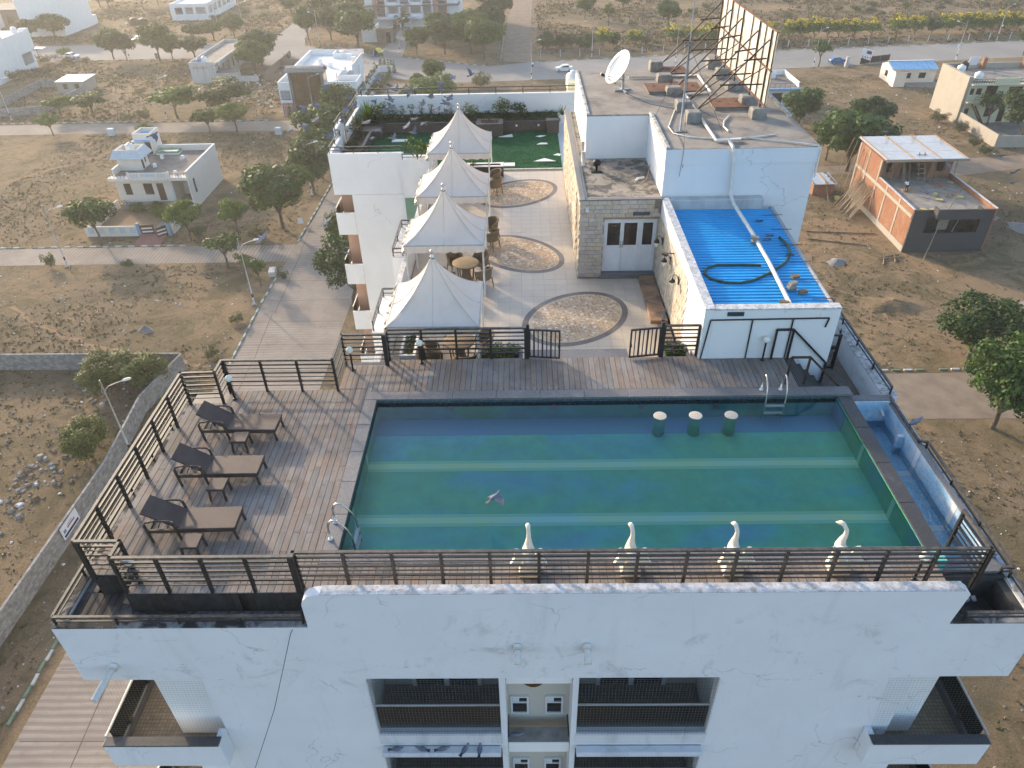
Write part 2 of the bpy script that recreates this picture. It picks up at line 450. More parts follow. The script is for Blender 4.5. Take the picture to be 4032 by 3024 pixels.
def pane_mat():
    t = NT('glass_clear')
    t.t.nodes.remove(t.b)
    tr = t.n('ShaderNodeBsdfTransparent'); tr.inputs[0].default_value = (0.62,0.66,0.60,1)
    gl = t.n('ShaderNodeBsdfGlossy'); gl.inputs['Roughness'].default_value = 0.05
    fr = t.n('ShaderNodeFresnel'); fr.inputs['IOR'].default_value = 1.45
    mx = t.n('ShaderNodeMixShader')
    t.l(fr.outputs[0],mx.inputs[0]); t.l(tr.outputs[0],mx.inputs[1]); t.l(gl.outputs[0],mx.inputs[2])
    t.l(mx.outputs[0],t.o.inputs['Surface'])
pane_mat()
plain('glass_green',(0.13,0.26,0.19),0.15,2.0,0.2,0.5)
plain('foam',(0.55,0.68,0.72),0.1,8.0,0.6)

# blue profiled roof sheet
plain('blue_sheet',(0.018,0.33,0.66),0.12,1.2,0.45,0.4,stain=(0.13,0.33,0.46),stain_scale=2.4,stain_lo=0.55,stain_hi=0.72,stain_amt=0.6)
plain('old_tin',(0.30,0.33,0.36),0.3,3.0,0.6,0.4,0.2,stain=(0.13,0.13,0.13),stain_scale=3.0)

# wicker: woven relief
def wicker(name,c1,c2,s):
    t = NT(name)
    ch = t.n('ShaderNodeTexChecker'); ch.inputs['Scale'].default_value = s
    ch.inputs['Color1'].default_value = (*c1,1); ch.inputs['Color2'].default_value = (*c2,1)
    p = t.pos()
    t.l(p,ch.inputs['Vector'])
    c = t.mix(t.ramp(t.noise(p,3.0,5.0),[(0.4,0.0),(0.7,0.4)]),ch.outputs['Color'],sc(c1,1.35))
    t.col(c)
    t.bump(ch.outputs['Fac'],0.6,0.01)
    t.fin(0.6,0.3)
wicker('wicker_dark',(0.085,0.060,0.052),(0.05,0.036,0.033),42.0)
wicker('wicker_tan',(0.25,0.19,0.115),(0.145,0.105,0.062),48.0)
plain('lounge_frame',(0.075,0.055,0.046),0.2,12.0,0.6)

# billboard back: rain-stained sheet
def board_mat():
    t = NT('board_sheet')
    p = t.pos()
    c = t.ramp(t.noise(p,1.6,5.0),[(0.3,(0.76,0.72,0.64)),(0.7,(0.84,0.82,0.78))])
    st = t.noise(t.pos((3.2,3.2,0.30)),1.7,7.0,0.7,0.4)
    c = t.mix(t.ramp(st,[(0.62,0.0),(0.80,0.5)]),c,(0.52,0.34,0.18))
    v = t.n('ShaderNodeTexVoronoi'); v.inputs['Scale'].default_value = 6.5
    t.l(p,v.inputs['Vector'])
    c = t.mix(t.ramp(v.outputs['Distance'],[(0.10,0.8),(0.16,0.0)]),c,(0.16,0.12,0.08))
    t.col(c)
    t.fin(0.7,0.2)
    b = t.b
    t2 = t.n('ShaderNodeBsdfTranslucent'); t2.inputs[0].default_value = (0.85,0.78,0.64,1)
    mx = t.n('ShaderNodeMixShader'); mx.inputs[0].default_value = 0.38
    t.l(b.outputs[0],mx.inputs[1]); t.l(t2.outputs[0],mx.inputs[2]); t.l(mx.outputs[0],t.o.inputs['Surface'])
board_mat()

# foliage: tone varies between trees and between clumps of one tree
def leaf(name,lo,hi,trans=0.3):
    t = NT(name)
    p = t.pos()
    f = t.noise(p,0.9,3.0,0.6)
    f2 = t.noise(p,5.0,2.0,0.5)
    a = t.math('ADD',t.math('MULTIPLY',f,0.55),t.math('MULTIPLY',f2,0.45))
    c = t.ramp(a,[(0.34,lo),(0.64,hi)])
    k = t.ramp(t.random(),[(0.0,(0.74,0.80,0.72)),(0.5,(0.92,0.92,0.9)),(1.0,(1.0,1.0,0.9))])
    c = t.mix(1.0,c,k,'MULTIPLY')
    t.col(c)
    t.fin(0.6,0.25)
    tl = t.n('ShaderNodeBsdfTranslucent')
    t.l(t.mix(1.0,c,(1.0,1.0,0.45),'MULTIPLY'),tl.inputs[0])
    mx = t.n('ShaderNodeMixShader'); mx.inputs[0].default_value = trans
    t.l(t.b.outputs[0],mx.inputs[1]); t.l(tl.outputs[0],mx.inputs[2]); t.l(mx.outputs[0],t.o.inputs['Surface'])
leaf('leaf_green',(0.026,0.056,0.014),(0.092,0.165,0.034))
leaf('leaf_dark',(0.020,0.044,0.015),(0.072,0.122,0.032))
leaf('leaf_bright',(0.05,0.105,0.018),(0.16,0.25,0.04))
leaf('leaf_yellowish',(0.075,0.095,0.018),(0.22,0.20,0.035))
leaf('leaf_acacia',(0.045,0.065,0.016),(0.14,0.17,0.04))
leaf('leaf_grey',(0.05,0.065,0.035),(0.15,0.16,0.09))
leaf('leaf_sage',(0.05,0.085,0.045),(0.15,0.21,0.12))
leaf('grass_dry',(0.15,0.105,0.055),(0.29,0.21,0.105),0.15)
leaf('grass_olive',(0.08,0.075,0.03),(0.16,0.145,0.055),0.15)
leaf('brush_brown',(0.055,0.04,0.026),(0.115,0.082,0.05),0.1)

# ground
def ground_mat():
    t = NT('ground_earth')
    p = t.pos()
    a = t.noise(p,0.035,8.0,0.62,0.6)
    c = t.ramp(a,[(0.32,(0.150,0.118,0.074)),(0.44,(0.215,0.162,0.100)),(0.56,(0.285,0.205,0.125)),(0.68,(0.36,0.235,0.135))])
    g = t.noise(p,0.16,10.0,0.72,0.9)
    c = t.mix(t.ramp(g,[(0.47,0.0),(0.60,0.80)]),c,(0.135,0.112,0.060))
    g2 = t.noise(p,0.55,8.0,0.72,0.7)
    c = t.mix(t.ramp(g2,[(0.54,0.0),(0.66,0.60)]),c,(0.085,0.070,0.042))
    s1 = t.noise(p,0.09,6.0,0.7,1.6)
    c = t.mix(t.ramp(s1,[(0.60,0.0),(0.68,0.7)]),c,(0.37,0.235,0.13))
    h = t.noise(p,2.6,8.0,0.75)
    c = t.mix(t.ramp(h,[(0.56,0.0),(0.70,0.55)]),c,(0.33,0.26,0.175))
    h2 = t.noise(p,1.4,8.0,0.75)
    c = t.mix(t.ramp(h2,[(0.57,0.0),(0.68,0.6)]),c,(0.10,0.078,0.05))
    h3 = t.noise(p,6.5,8.0,0.8)
    c = t.mix(1.0,c,t.ramp(h3,[(0.34,(0.58,0.58,0.58)),(0.52,(0.97,0.97,0.97)),(0.70,(1.0,1.0,1.0))]),'MULTIPLY')
    h4 = t.noise(p,12.0,6.0,0.75)
    c = t.mix(t.ramp(h4,[(0.62,0.0),(0.70,0.5)]),c,(0.33,0.28,0.21))
    t.col(c)
    t.bump(t.noise(p,1.1,14.0,0.82),1.0,0.3)
    t.fin(0.97,0.05)
    # concrete lanes, ribbed across the way of travel
    for nm,ax in (('lane_ribbed_x',1),('lane_ribbed_y',0)):
        t = NT(nm)
        p = t.pos()
        c = t.ramp(t.noise(p,0.25,7.0,0.65,0.4),[(0.35,(0.265,0.222,0.185)),(0.65,(0.345,0.295,0.245))])
        c = t.mix(t.ramp(t.noise(p,1.1,8.0,0.7,0.7),[(0.52,0.0),(0.68,0.55)]),c,(0.20,0.168,0.138))
        w = t.n('ShaderNodeTexWave',wave_type='BANDS',bands_direction='XYZ'[ax],wave_profile='SIN')
        w.inputs['Scale'].default_value = 0.62
        w.inputs['Distortion'].default_value = 0.9
        w.inputs['Detail'].default_value = 3.0
        t.l(p,w.inputs['Vector'])
        fade = t.ramp(t.noise(p,0.07,3.0),[(0.40,0.15),(0.62,0.75)])
        c = t.mix(t.math('MULTIPLY',t.ramp(w.outputs['Fac'],[(0.30,1.0),(0.70,0.0)]),fade),c,(0.215,0.180,0.15))
        t.col(c)
        t.bump(w.outputs['Fac'],0.35,0.03)
        t.fin(0.95,0.1)
    t = NT('road_surface')
    p = t.pos()
    c = t.ramp(t.noise(p,0.06,8.0,0.65,0.5),[(0.35,(0.235,0.225,0.21)),(0.65,(0.30,0.28,0.255))])
    c = t.mix(t.ramp(t.noise(p,0.6,8.0,0.7),[(0.55,0.0),(0.70,0.4)]),c,(0.20,0.188,0.172))
    t.col(c)
    t.fin(0.95,0.1)
    plain('dirt_track',(0.24,0.19,0.145),0.2,0.5,0.97,0.05,bump=0.5,stain=(0.17,0.13,0.095),stain_scale=0.3)
    plain('path_trodden',(0.26,0.175,0.105),0.15,0.8,0.97,0.05)
ground_mat()
for i,c in enumerate([(0.56,0.47,0.36),(0.62,0.54,0.44),(0.50,0.43,0.35),(0.62,0.52,0.38)]):
    plain('stone_%s' % 'abcd'[i],c,0.22,7.0,0.9,bump=0.5,stain=(0.25,0.2,0.15),stain_scale=2.0)
whitewash('white_tower',(0.74,0.75,0.76),(0.42,0.44,0.46),0.32)
def small_tile(name,lo,hi):
    t = NT(name)
    b = t.n('ShaderNodeTexBrick')
    b.offset = 0.0
    b.inputs['Scale'].default_value = 1.0
    b.inputs['Brick Width'].default_value = 0.09
    b.inputs['Row Height'].default_value = 0.09
    b.inputs['Mortar Size'].default_value = 0.006
    b.inputs['Color1'].default_value = (*lo,1); b.inputs['Color2'].default_value = (*hi,1); b.inputs['Mortar'].default_value = (*sc(lo,.5),1)
    p = t.pos()
    t.l(p,b.inputs['Vector'])
    c = t.mix(t.ramp(t.noise(p,2.2,6.0,.7),[(.48,0.0),(.66,.7)]),b.outputs['Color'],sc(lo,.6))
    t.col(c); t.fin(.8,.2)
small_tile('balcony_tile',(0.115,0.108,0.10),(0.16,0.15,0.14))
small_tile('balcony_tile_warm',(0.22,0.17,0.115),(0.28,0.22,0.15))
small_tile('walkway_brick',(0.17,0.145,0.125),(0.22,0.185,0.155))

def sail():
    t = NT('sailcloth')
    p = t.pos()
    c = t.ramp(t.noise(p,0.9,6.0,0.6),[(0.3,(0.72,0.67,0.61)),(0.7,(0.80,0.755,0.70))])
    c = t.mix(t.ramp(t.noise(t.pos((1,1,.4)),2.0,6.0,0.65),[(0.54,0.0),(0.74,0.4)]),c,(0.58,0.53,0.47))
    t.col(c); t.fin(0.75,0.2)
    tl = t.n('ShaderNodeBsdfTranslucent'); tl.inputs[0].default_value = (0.85,0.74,0.60,1)
    mx = t.n('ShaderNodeMixShader'); mx.inputs[0].default_value = 0.32
    t.l(t.b.outputs[0],mx.inputs[1]); t.l(tl.outputs[0],mx.inputs[2]); t.l(mx.outputs[0],t.o.inputs['Surface'])
sail()

plain('stool_top',(0.50,0.45,0.37),0.2,30.0,0.7)
def stripe_edge():
    t = NT('pool_stripe_edge')
    c = t.ramp(t.noise(t.pos((0.3,0.5,0.5)),1.0,4.0,0.55,0.5),[(0.36,(0.27,0.70,0.66)),(0.60,(0.34,0.74,0.42))])
    t.col(c); t.fin(0.5,0.3)
stripe_edge()
def haze_mat():
    t = NT('haze_air')
    t.t.nodes.remove(t.b)
    v = t.n('ShaderNodeVolumePrincipled')
    v.inputs['Color'].default_value = (0.93,0.92,0.90,1)
    v.inputs['Density'].default_value = 0.00038
    v.inputs['Anisotropy'].default_value = 0.45
    t.l(v.outputs[0],t.o.inputs['Volume'])
haze_mat()
# ------------------------------------------------------------------ building helpers
def mats(m):
    if isinstance(m,(list,tuple)):
        return [MATS[k] for k in m]
    return [MATS[m]]

class MB:
    """collects faces; build() links them as ONE mesh object"""
    def __init__(s):
        s.v,s.f,s.m,s.s = [],[],[],[]
    def add(s,vs,fs,mi=0,sm=False):
        k = len(s.v)
        s.v += [tuple(p) for p in vs]
        for f in fs:
            s.f.append([i + k for i in f]); s.m.append(mi); s.s.append(sm)
        return s
    def box(s,x0,x1,y0,y1,z0,z1,mi=0):
        return s.add([(x0,y0,z0),(x1,y0,z0),(x1,y1,z0),(x0,y1,z0),(x0,y0,z1),(x1,y0,z1),(x1,y1,z1),(x0,y1,z1)],
                     [(0,3,2,1),(4,5,6,7),(0,1,5,4),(1,2,6,5),(2,3,7,6),(3,0,4,7)],mi)
    def cbox(s,x0,x1,y0,y1,z0,z1,c=0.01,mi=0):
        """box with its top edges chamfered"""
        a = [(x0,y0,z0),(x1,y0,z0),(x1,y1,z0),(x0,y1,z0),(x0,y0,z1 - c),(x1,y0,z1 - c),(x1,y1,z1 - c),(x0,y1,z1 - c),
             (x0 + c,y0 + c,z1),(x1 - c,y0 + c,z1),(x1 - c,y1 - c,z1),(x0 + c,y1 - c,z1)]
        f = [(0,3,2,1),(8,9,10,11)]
        for i in range(4):
            j = (i + 1) % 4
            f += [(i,j,4 + j,4 + i),(4 + i,4 + j,8 + j,8 + i)]
        return s.add(a,f,mi)
    def obox(s,c,size,rot=(0,0,0),mi=0):
        m = Matrix.Translation(c) @ Euler(rot).to_matrix().to_4x4()
        hx,hy,hz = size[0] / 2,size[1] / 2,size[2] / 2
        vs = [m @ Vector(p) for p in ((-hx,-hy,-hz),(hx,-hy,-hz),(hx,hy,-hz),(-hx,hy,-hz),(-hx,-hy,hz),(hx,-hy,hz),(hx,hy,hz),(-hx,hy,hz))]
        return s.add(vs,[(0,3,2,1),(4,5,6,7),(0,1,5,4),(1,2,6,5),(2,3,7,6),(3,0,4,7)],mi)
    def bar(s,p,q,w,h=None,mi=0):
        """square bar between two points"""
        h = h or w
        p,q = Vector(p),Vector(q)
        d = (q - p).normalized()
        up = Vector((0,0,1)) if abs(d.z) < 0.95 else Vector((0,1,0))
        a = d.cross(up).normalized() * (w / 2)
        b = a.cross(d).normalized() * (h / 2)
        vs = [p - a - b,p + a - b,p + a + b,p - a + b,q - a - b,q + a - b,q + a + b,q - a + b]
        return s.add(vs,[(0,1,2,3),(7,6,5,4),(4,5,1,0),(5,6,2,1),(6,7,3,2),(7,4,0,3)],mi)
    def tube(s,pts,r,n=8,mi=0,sm=True,cap=True):
        """round tube along points; r one radius or one per point"""
        pts = [Vector(p) for p in pts]
        rs = r if isinstance(r,(list,tuple)) else [r] * len(pts)
        vs,fs = [],[]
        ref = None
        for i,p in enumerate(pts):
            d = (pts[min(i + 1,len(pts) - 1)] - pts[max(i - 1,0)]).normalized()
            if ref is None:
                ref = Vector((0,0,1)) if abs(d.z) < 0.9 else Vector((1,0,0))
            a = d.cross(ref).normalized()
            b = a.cross(d).normalized()
            ref = b
            for k in range(n):
                t = 2 * math.pi * k / n
                vs.append(p + (a * math.cos(t) + b * math.sin(t)) * rs[i])
        for i in range(len(pts) - 1):
            for k in range(n):
                j = (k + 1) % n
                fs.append((i * n + k,i * n + j,(i + 1) * n + j,(i + 1) * n + k))
        s.add(vs,fs,mi,sm)
        if cap:
            k0 = len(s.v) - len(vs)
            s.f.append([k0 + i for i in range(n)]); s.m.append(mi); s.s.append(False)
            k1 = len(s.v) - n
            s.f.append([k1 + i for i in range(n)][::-1]); s.m.append(mi); s.s.append(False)
        return s
    def lathe(s,prof,c=(0,0,0),n=16,mi=0,sm=True):
        """profile of (radius, height) turned round the vertical through c"""
        vs,fs = [],[]
        for r,z in prof:
            for k in range(n):
                t = 2 * math.pi * k / n
                vs.append((c[0] + r * math.cos(t),c[1] + r * math.sin(t),c[2] + z))
        for i in range(len(prof) - 1):
            for k in range(n):
                j = (k + 1) % n
                fs.append((i * n + k,i * n + j,(i + 1) * n + j,(i + 1) * n + k))
        fs.append(list(range(n))[::-1])
        fs.append([(len(prof) - 1) * n + k for k in range(n)])
        return s.add(vs,fs,mi,sm)
    def prism(s,poly,z0,z1,mi=0):
        n = len(poly)
        vs = [(x,y,z0) for x,y in poly] + [(x,y,z1) for x,y in poly]
        fs = [list(range(n))[::-1],[n + i for i in range(n)]] + [(i,(i + 1) % n,n + (i + 1) % n,n + i) for i in range(n)]
        return s.add(vs,fs,mi)
    def slab(s,axis,u0,u1,z0,z1,t0,t1,holes=(),mi=0):
        """upright wall with real openings. axis 'x': runs along X, thick along Y from t0 to t1; 'y': the other way round"""
        us = sorted({u0,u1} | {h[i] for h in holes for i in (0,1) if u0 < h[i] < u1})
        zs = sorted({z0,z1} | {h[i] for h in holes for i in (2,3) if z0 < h[i] < z1})
        nu,nz = len(us) - 1,len(zs) - 1
        def solid(i,j):
            if not (0 <= i < nu and 0 <= j < nz):
                return False
            cu,cz = (us[i] + us[i + 1]) / 2,(zs[j] + zs[j + 1]) / 2
            return not any(h[0] < cu < h[1] and h[2] < cz < h[3] for h in holes)
        P = (lambda u,t,z: (u,t,z)) if axis == 'x' else (lambda u,t,z: (t,u,z))
        def quad(a,b,c,d):
            s.add([a,b,c,d],[(0,1,2,3)],mi)
        for i in range(nu):
            for j in range(nz):
                if not solid(i,j):
                    continue
                a,b,c,d = us[i],us[i + 1],zs[j],zs[j + 1]
                quad(P(a,t0,c),P(b,t0,c),P(b,t0,d),P(a,t0,d))
                quad(P(b,t1,c),P(a,t1,c),P(a,t1,d),P(b,t1,d))
                if not solid(i - 1,j): quad(P(a,t1,c),P(a,t0,c),P(a,t0,d),P(a,t1,d))
                if not solid(i + 1,j): quad(P(b,t0,c),P(b,t1,c),P(b,t1,d),P(b,t0,d))
                if not solid(i,j - 1): quad(P(a,t1,c),P(b,t1,c),P(b,t0,c),P(a,t0,c))
                if not solid(i,j + 1): quad(P(a,t0,d),P(b,t0,d),P(b,t1,d),P(a,t1,d))
        return s
    def mesh(s,name,m,off=(0,0,0)):
        me = bpy.data.meshes.new(name)
        ox,oy,oz = off
        me.from_pydata([(x - ox,y - oy,z - oz) for x,y,z in s.v],[],s.f)
        for k in mats(m):
            me.materials.append(k)
        me.polygons.foreach_set('material_index',s.m)
        me.polygons.foreach_set('use_smooth',s.s)
        me.update()
        return me
    def build(s,name,m,parent=None,label=None):
        off = origin(parent)
        o = bpy.data.objects.new(name,s.mesh(name,m,off))
        COL.objects.link(o)
        o.parent = parent
        if label:
            o['label'] = label
        return o

def origin(p):
    x = Vector((0,0,0))
    while p is not None:
        x += p.location
        p = p.parent
    return x

def tag(o,label=None,cat=None,group=None,kind=None):
    for k,v in (('label',label),('category',cat),('group',group),('kind',kind)):
        if v:
            o[k] = v
    return o

def thing(name,label,cat,loc=(0,0,0),group=None):
    o = bpy.data.objects.new(name,None)
    o.empty_display_size = 0.3
    COL.objects.link(o)
    o.location = loc
    return tag(o,label,cat,group)

def struct(name,mb,m,label=None,parent=None):
    o = mb.build(name,m,parent)
    if parent is None:
        tag(o,label,None,None,'structure')
    return o

KIDS = {}
def kids(o):
    return [c for c in COL.objects if c.parent is o] if False else list(o.children)

def copy_tree(o,loc=None,rz=None,scale=None,label=None,group=None,parent=None):
    c = o.copy()
    COL.objects.link(c)
    c.parent = parent
    if loc is not None: c.location = loc
    if rz is not None: c.rotation_euler = (c.rotation_euler[0],c.rotation_euler[1],rz)
    if scale is not None: c.scale = (scale,) * 3 if isinstance(scale,(int,float)) else scale
    if label: c['label'] = label
    if group: c['group'] = group
    for ch in list(o.children):
        copy_tree(ch,parent=c)
    return c

def part(parent,name,m,fn,label=None):
    """fn fills a mesh builder; the mesh becomes a part of parent"""
    mb = MB()
    fn(mb)
    return mb.build(name,m,parent,label)

def bx(parent,name,m,*b,label=None):
    mb = MB(); mb.box(*b)
    return mb.build(name,m,parent,label)

def one(name,m,fn,label,cat,group=None):
    """a thing that is a single mesh"""
    mb = MB(); fn(mb)
    return tag(mb.build(name,m),label,cat,group)

def share(name,me,loc,parent,rz=0.0,scale=(1,1,1),rot=None):
    """one more object on shared mesh data, loc in world coordinates"""
    o = bpy.data.objects.new(name,me)
    COL.objects.link(o)
    o.parent = parent
    o.location = Vector(loc) - origin(parent)
    o.rotation_euler = rot if rot else (0,0,rz)
    o.scale = scale
    return o

def text(name,s,m,loc,rot,size,parent,depth=0.004):
    cu = bpy.data.curves.new(name,'FONT')
    cu.body = s
    cu.size = size
    cu.extrude = depth
    cu.align_x = 'CENTER'; cu.align_y = 'CENTER'
    tmp = bpy.data.objects.new(name,cu)
    COL.objects.link(tmp)
    dg = bpy.context.evaluated_depsgraph_get()
    me = bpy.data.meshes.new_from_object(tmp.evaluated_get(dg))
    bpy.data.objects.remove(tmp)
    me.materials.clear()
    me.materials.append(MATS[m])
    o = bpy.data.objects.new(name,me)
    COL.objects.link(o)
    o.parent = parent
    o.location = Vector(loc) - origin(parent)
    o.rotation_euler = rot
    return o

def window(parent,axis,u0,u1,z0,z1,t,out,frame='door_brown',pane='glass_dark',deep=0.12,fw=0.07,bars=1,sill=None):
    """a window set into an opening: frame with mullions, pane behind; t is the wall face, out = +1/-1 the outward side along the other axis"""
    f = t - out * deep * 0.6
    a,b = sorted((f,f - out * 0.06))
    mb = MB()
    P = (lambda *q: mb.box(q[0],q[1],a,b,q[2],q[3])) if axis == 'x' else (lambda *q: mb.box(a,b,q[0],q[1],q[2],q[3]))
    P(u0,u1,z0,z0 + fw); P(u0,u1,z1 - fw,z1)
    P(u0,u0 + fw,z0 + fw,z1 - fw); P(u1 - fw,u1,z0 + fw,z1 - fw)
    for i in range(bars):
        c = u0 + (u1 - u0) * (i + 1) / (bars + 1)
        P(c - fw * 0.4,c + fw * 0.4,z0 + fw,z1 - fw)
    w = mb.build('window',frame,parent)
    g = f - out * 0.03
    q = MB()
    a2,b2 = sorted((g - out * 0.004,g + out * 0.004))
    if axis == 'x': q.box(u0 + fw * .9,u1 - fw * .9,a2,b2,z0 + fw * .9,z1 - fw * .9)
    else: q.box(a2,b2,u0 + fw * .9,u1 - fw * .9,z0 + fw * .9,z1 - fw * .9)
    q.build('pane',pane,w)
    if sill:
        q = MB(); a3,b3 = sorted((t - out * 0.02,t + out * 0.08))
        if axis == 'x': q.box(u0 - .08,u1 + .08,a3,b3,z0 - .07,z0 - .003)
        else: q.box(a3,b3,u0 - .08,u1 + .08,z0 - .07,z0 - .003)
        q.build('sill',sill,w)
    return w

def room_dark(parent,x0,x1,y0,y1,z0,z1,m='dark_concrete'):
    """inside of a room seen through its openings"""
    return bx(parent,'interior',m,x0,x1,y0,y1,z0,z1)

def roof_tank(x,y,z,r=0.55,h=1.1,m='white_plastic',label='',group=None):
    t = thing('water_tank',label,'water tank',(x,y,z),group)
    part(t,'tank_body',m,lambda b: b.lathe([(r * .96,0),(r,.08),(r,h * .3),(r * 1.03,h * .32),(r,h * .34),(r,h * .6),(r * 1.03,h * .62),(r,h * .64),(r,h * .8),(r * .85,h * .92),(r * .4,h)],(x,y,z),18))
    part(t,'lid',m,lambda b: b.lathe([(r * .38,h),(r * .38,h + .09),(r * .2,h + .13)],(x,y,z),14))
    return t
# ------------------------------------------------------------------ the ground and the lanes
ZD,ZT = 32.1,31.1
struct('ground',MB().add([(-1400,-1100,0),(1400,-1100,0),(1400,1700,0),(-1400,1700,0)],[(0,1,2,3)]),'ground_earth','dry brown open ground with sparse grass')

def sheet(pts,z):
    return MB().add([(x,y,z) for x,y in pts],[tuple(range(len(pts)))])
struct('lane_beside_building',sheet([(-31.6,-40),(-20.7,-40),(-20.7,176),(-30.6,176),(-30.9,100),(-31.5,84)],0.012),'lane_ribbed_x','ribbed pale concrete lane beside the tall white building')
lane = COL.objects['lane_beside_building']
for i in range(34):
    bx(lane,'joint_line','joint_dark',-31.3,-20.9,8 + i * 4.9,8.05 + i * 4.9,.015,.0165)
part(lane,'joint_line','joint_dark',lambda b: [b.bar((-26.9 - k * .32 + rnd.uniform(-.15,.15),8 + k * 8.2,.0165),(-27.2 - k * .32 + rnd.uniform(-.15,.15),16.2 + k * 8.2,.0165),.07,.002) for k in range(11)])
struct('lane_cross',sheet([(-400,86.9),(-31.2,86.9),(-31.2,92.0),(-400,92.0)],0.016),'lane_ribbed_y','ribbed concrete lane in front of the pale pink house')
struct('lane_behind_house',sheet([(-400,143.2),(-31.0,142.9),(-31.0,149.2),(-400,150.2)],0.016),'lane_ribbed_y','pale concrete lane behind the pale pink house')
struct('road_upper',sheet([(-500,205.8),(-86,205.6),(-72,200),(-31,181),(-16,176.0),(10.6,177.5),(61.6,183),(102,187.8),(500,228),(500,246),(113.7,205.4),(65.8,201.7),(18.9,196),(2.0,194.3),(-8.0,190.8),(-29.3,201.2),(-55,214.4),(-60.3,219),(-72.5,224.5),(-500,226)],0.02),'road_surface','wide grey concrete road running past the apartments')
struct('road_far_left',sheet([(-60.3,219),(-63.0,231),(-67,290),(-60,700),(-68,700),(-76.3,290),(-71.6,254),(-71.7,228),(-72.6,224)],0.026),'road_surface','grey lane leaving the junction past roadside trees')
struct('road_far_middle',sheet([(-4.6,196),(-4.6,232),(-2.9,286),(2,700),(9,700),(4.2,286),(2.5,226),(3.2,194)],0.026),'dirt_track','dusty lane running away between trees and scrub')
struct('dirt_road_right',sheet([(14,53.2),(60,52.6),(300,50),(300,58.5),(60,60.2),(14,60.0)],0.014),'dirt_track','dirt road right of the tall white building')
struct('dirt_lane_right',sheet([(30,112),(51,115.0),(70,113.6),(82,116.4),(300,120),(300,127),(84,122.2),(73,121),(48,118.4),(30,117)],0.014),'dirt_track','dirt lane behind the unfinished brick house')

# painted kerb stones
kerb_me = [MB().cbox(-0.1,0.1,-0.42,0.42,0,0.16,0.03).mesh('kerb_stone',m) for m in ('kerb_white','kerb_green')]
def kerb(name,label,pts,step=0.9):
    t = thing(name,label,'kerb',(pts[0][0],pts[0][1],0))
    i = 0
    n = 0
    for (x0,y0),(x1,y1) in zip(pts,pts[1:]):
        d = math.hypot(x1 - x0,y1 - y0)
        a = math.atan2(y1 - y0,x1 - x0) - math.pi / 2
        for k in range(int(d / step)):
            f = (k + 0.5) * step / d
            if rnd.random() < 0.06 or n > 280:
                i += 1; continue
            share('kerb_stone',kerb_me[i % 2],(x0 + (x1 - x0) * f + rnd.uniform(-.04,.04),y0 + (y1 - y0) * f,rnd.uniform(-.05,0)),t,a + rnd.uniform(-.05,.05))
            i += 1; n += 1
    return t
kerb('kerb','green and white kerb stones along lane beside block wall',[(-32.6,12),(-32.6,46)])
kerb('kerb','broken green and white kerb between rough plot and lane',[(-31.3,63),(-31.6,76),(-31.5,85.6)])
kerb('kerb','green and white kerb by trees beside garden wing',[(-31.3,93),(-30.8,141)])
kerb('kerb','kerb line in front of the pale pink house',[(-80,92.2),(-46,92.2)])
kerb('kerb','pale kerb of long lane behind pale pink house',[(-108,150.6),(-50,149.6)])
kerb('kerb','kerb running along far side of main road',[(3.2,194.2),(18.9,196.2),(65.8,201.9),(113.7,205.6),(140,207.8)],1.6)
kerb('kerb','curved kerb round fenced trees of apartment corner',[(-63,230),(-60.2,219),(-55,214.6),(-36.3,205.0)],1.2)
kerb('kerb','kerb round fenced lawn corner right of apartment gate',[(-29.3,201.4),(-8.3,191.0),(-5.2,196.6),(-4.7,232)],1.2)
kerb('kerb','kerb of upper road beside row of trees',[(-125,205.4),(-88,205.4)],1.4)
kerb('kerb','low kerb between dirt road and ploughed plot',[(33.5,60.6),(52,60.8)],1.2)

# ------------------------------------------------------------------ the tall building
B = thing('apartment_tower','tall white apartment block with swimming pool and terrace on its roof','building',(0,20,0))
LV = 2.85
LEV = [0,1,2,3]
holes = []
for k in LEV:
    d = -LV * k
    holes += [(-3.37,-0.62,27.62 + d,29.85 + d),(1.05,3.94,27.62 + d,29.85 + d)]
holes.append((-0.49,0.93,18.0,29.85))
part(B,'front_wall','white_wall',lambda b: b.slab('x',-6.8,7.92,0,29.85,8.5,8.72,holes))
def band(b):
    b.slab('x',-9.28,9.8,29.85,31.62,8.5,8.70)
    b.slab('y',8.70,15.78,29.85,31.62,-9.28,-9.10)
    b.slab('x',-9.10,-4.30,29.85,31.62,15.60,15.78)
    b.slab('y',8.70,15.3,29.85,31.62,9.62,9.80)
    b.slab('y',15.3,26.0,29.85,31.84,9.42,9.80)
part(B,'top_band','white_wall',band)
def raised(b):
    # raised front parapet, its left shoulder rounded, its right end bevelled
    pts = [(-4.25,31.62)]
    for i in range(7):
        a = math.pi - math.pi / 2 * i / 6
        pts.append((-4.20 + .30 + .30 * math.cos(a) - .05 * (1 - i / 6),32.30 + .30 * math.sin(a)))
    pts += [(8.0,32.60),(8.12,32.50),(8.02,31.62)]
    n = len(pts)
    vs = [(x,8.5,z) for x,z in pts] + [(x,8.71,z) for x,z in pts]
    b.add(vs,[list(range(n))[::-1],[n + i for i in range(n)]] + [(i,(i + 1) % n,n + (i + 1) % n,n + i) for i in range(n)])
part(B,'raised_parapet','white_wall',raised)
part(B,'parapet_cap','coping_white',lambda b: b.cbox(-3.86,8.0,8.494,8.716,32.602,32.622,.008),label='stained plaster top of the raised parapet')
for q in ((-9.285,-4.28,8.495,8.705),(-9.285,-9.095,8.71,15.785),(-9.09,-4.32,15.595,15.785),(8.04,9.805,8.495,8.705)):
    part(B,'low_parapet_cap','coping_black',lambda b: b.cbox(*q,31.622,31.645,.01),label='mould-blackened top of the low parapet')
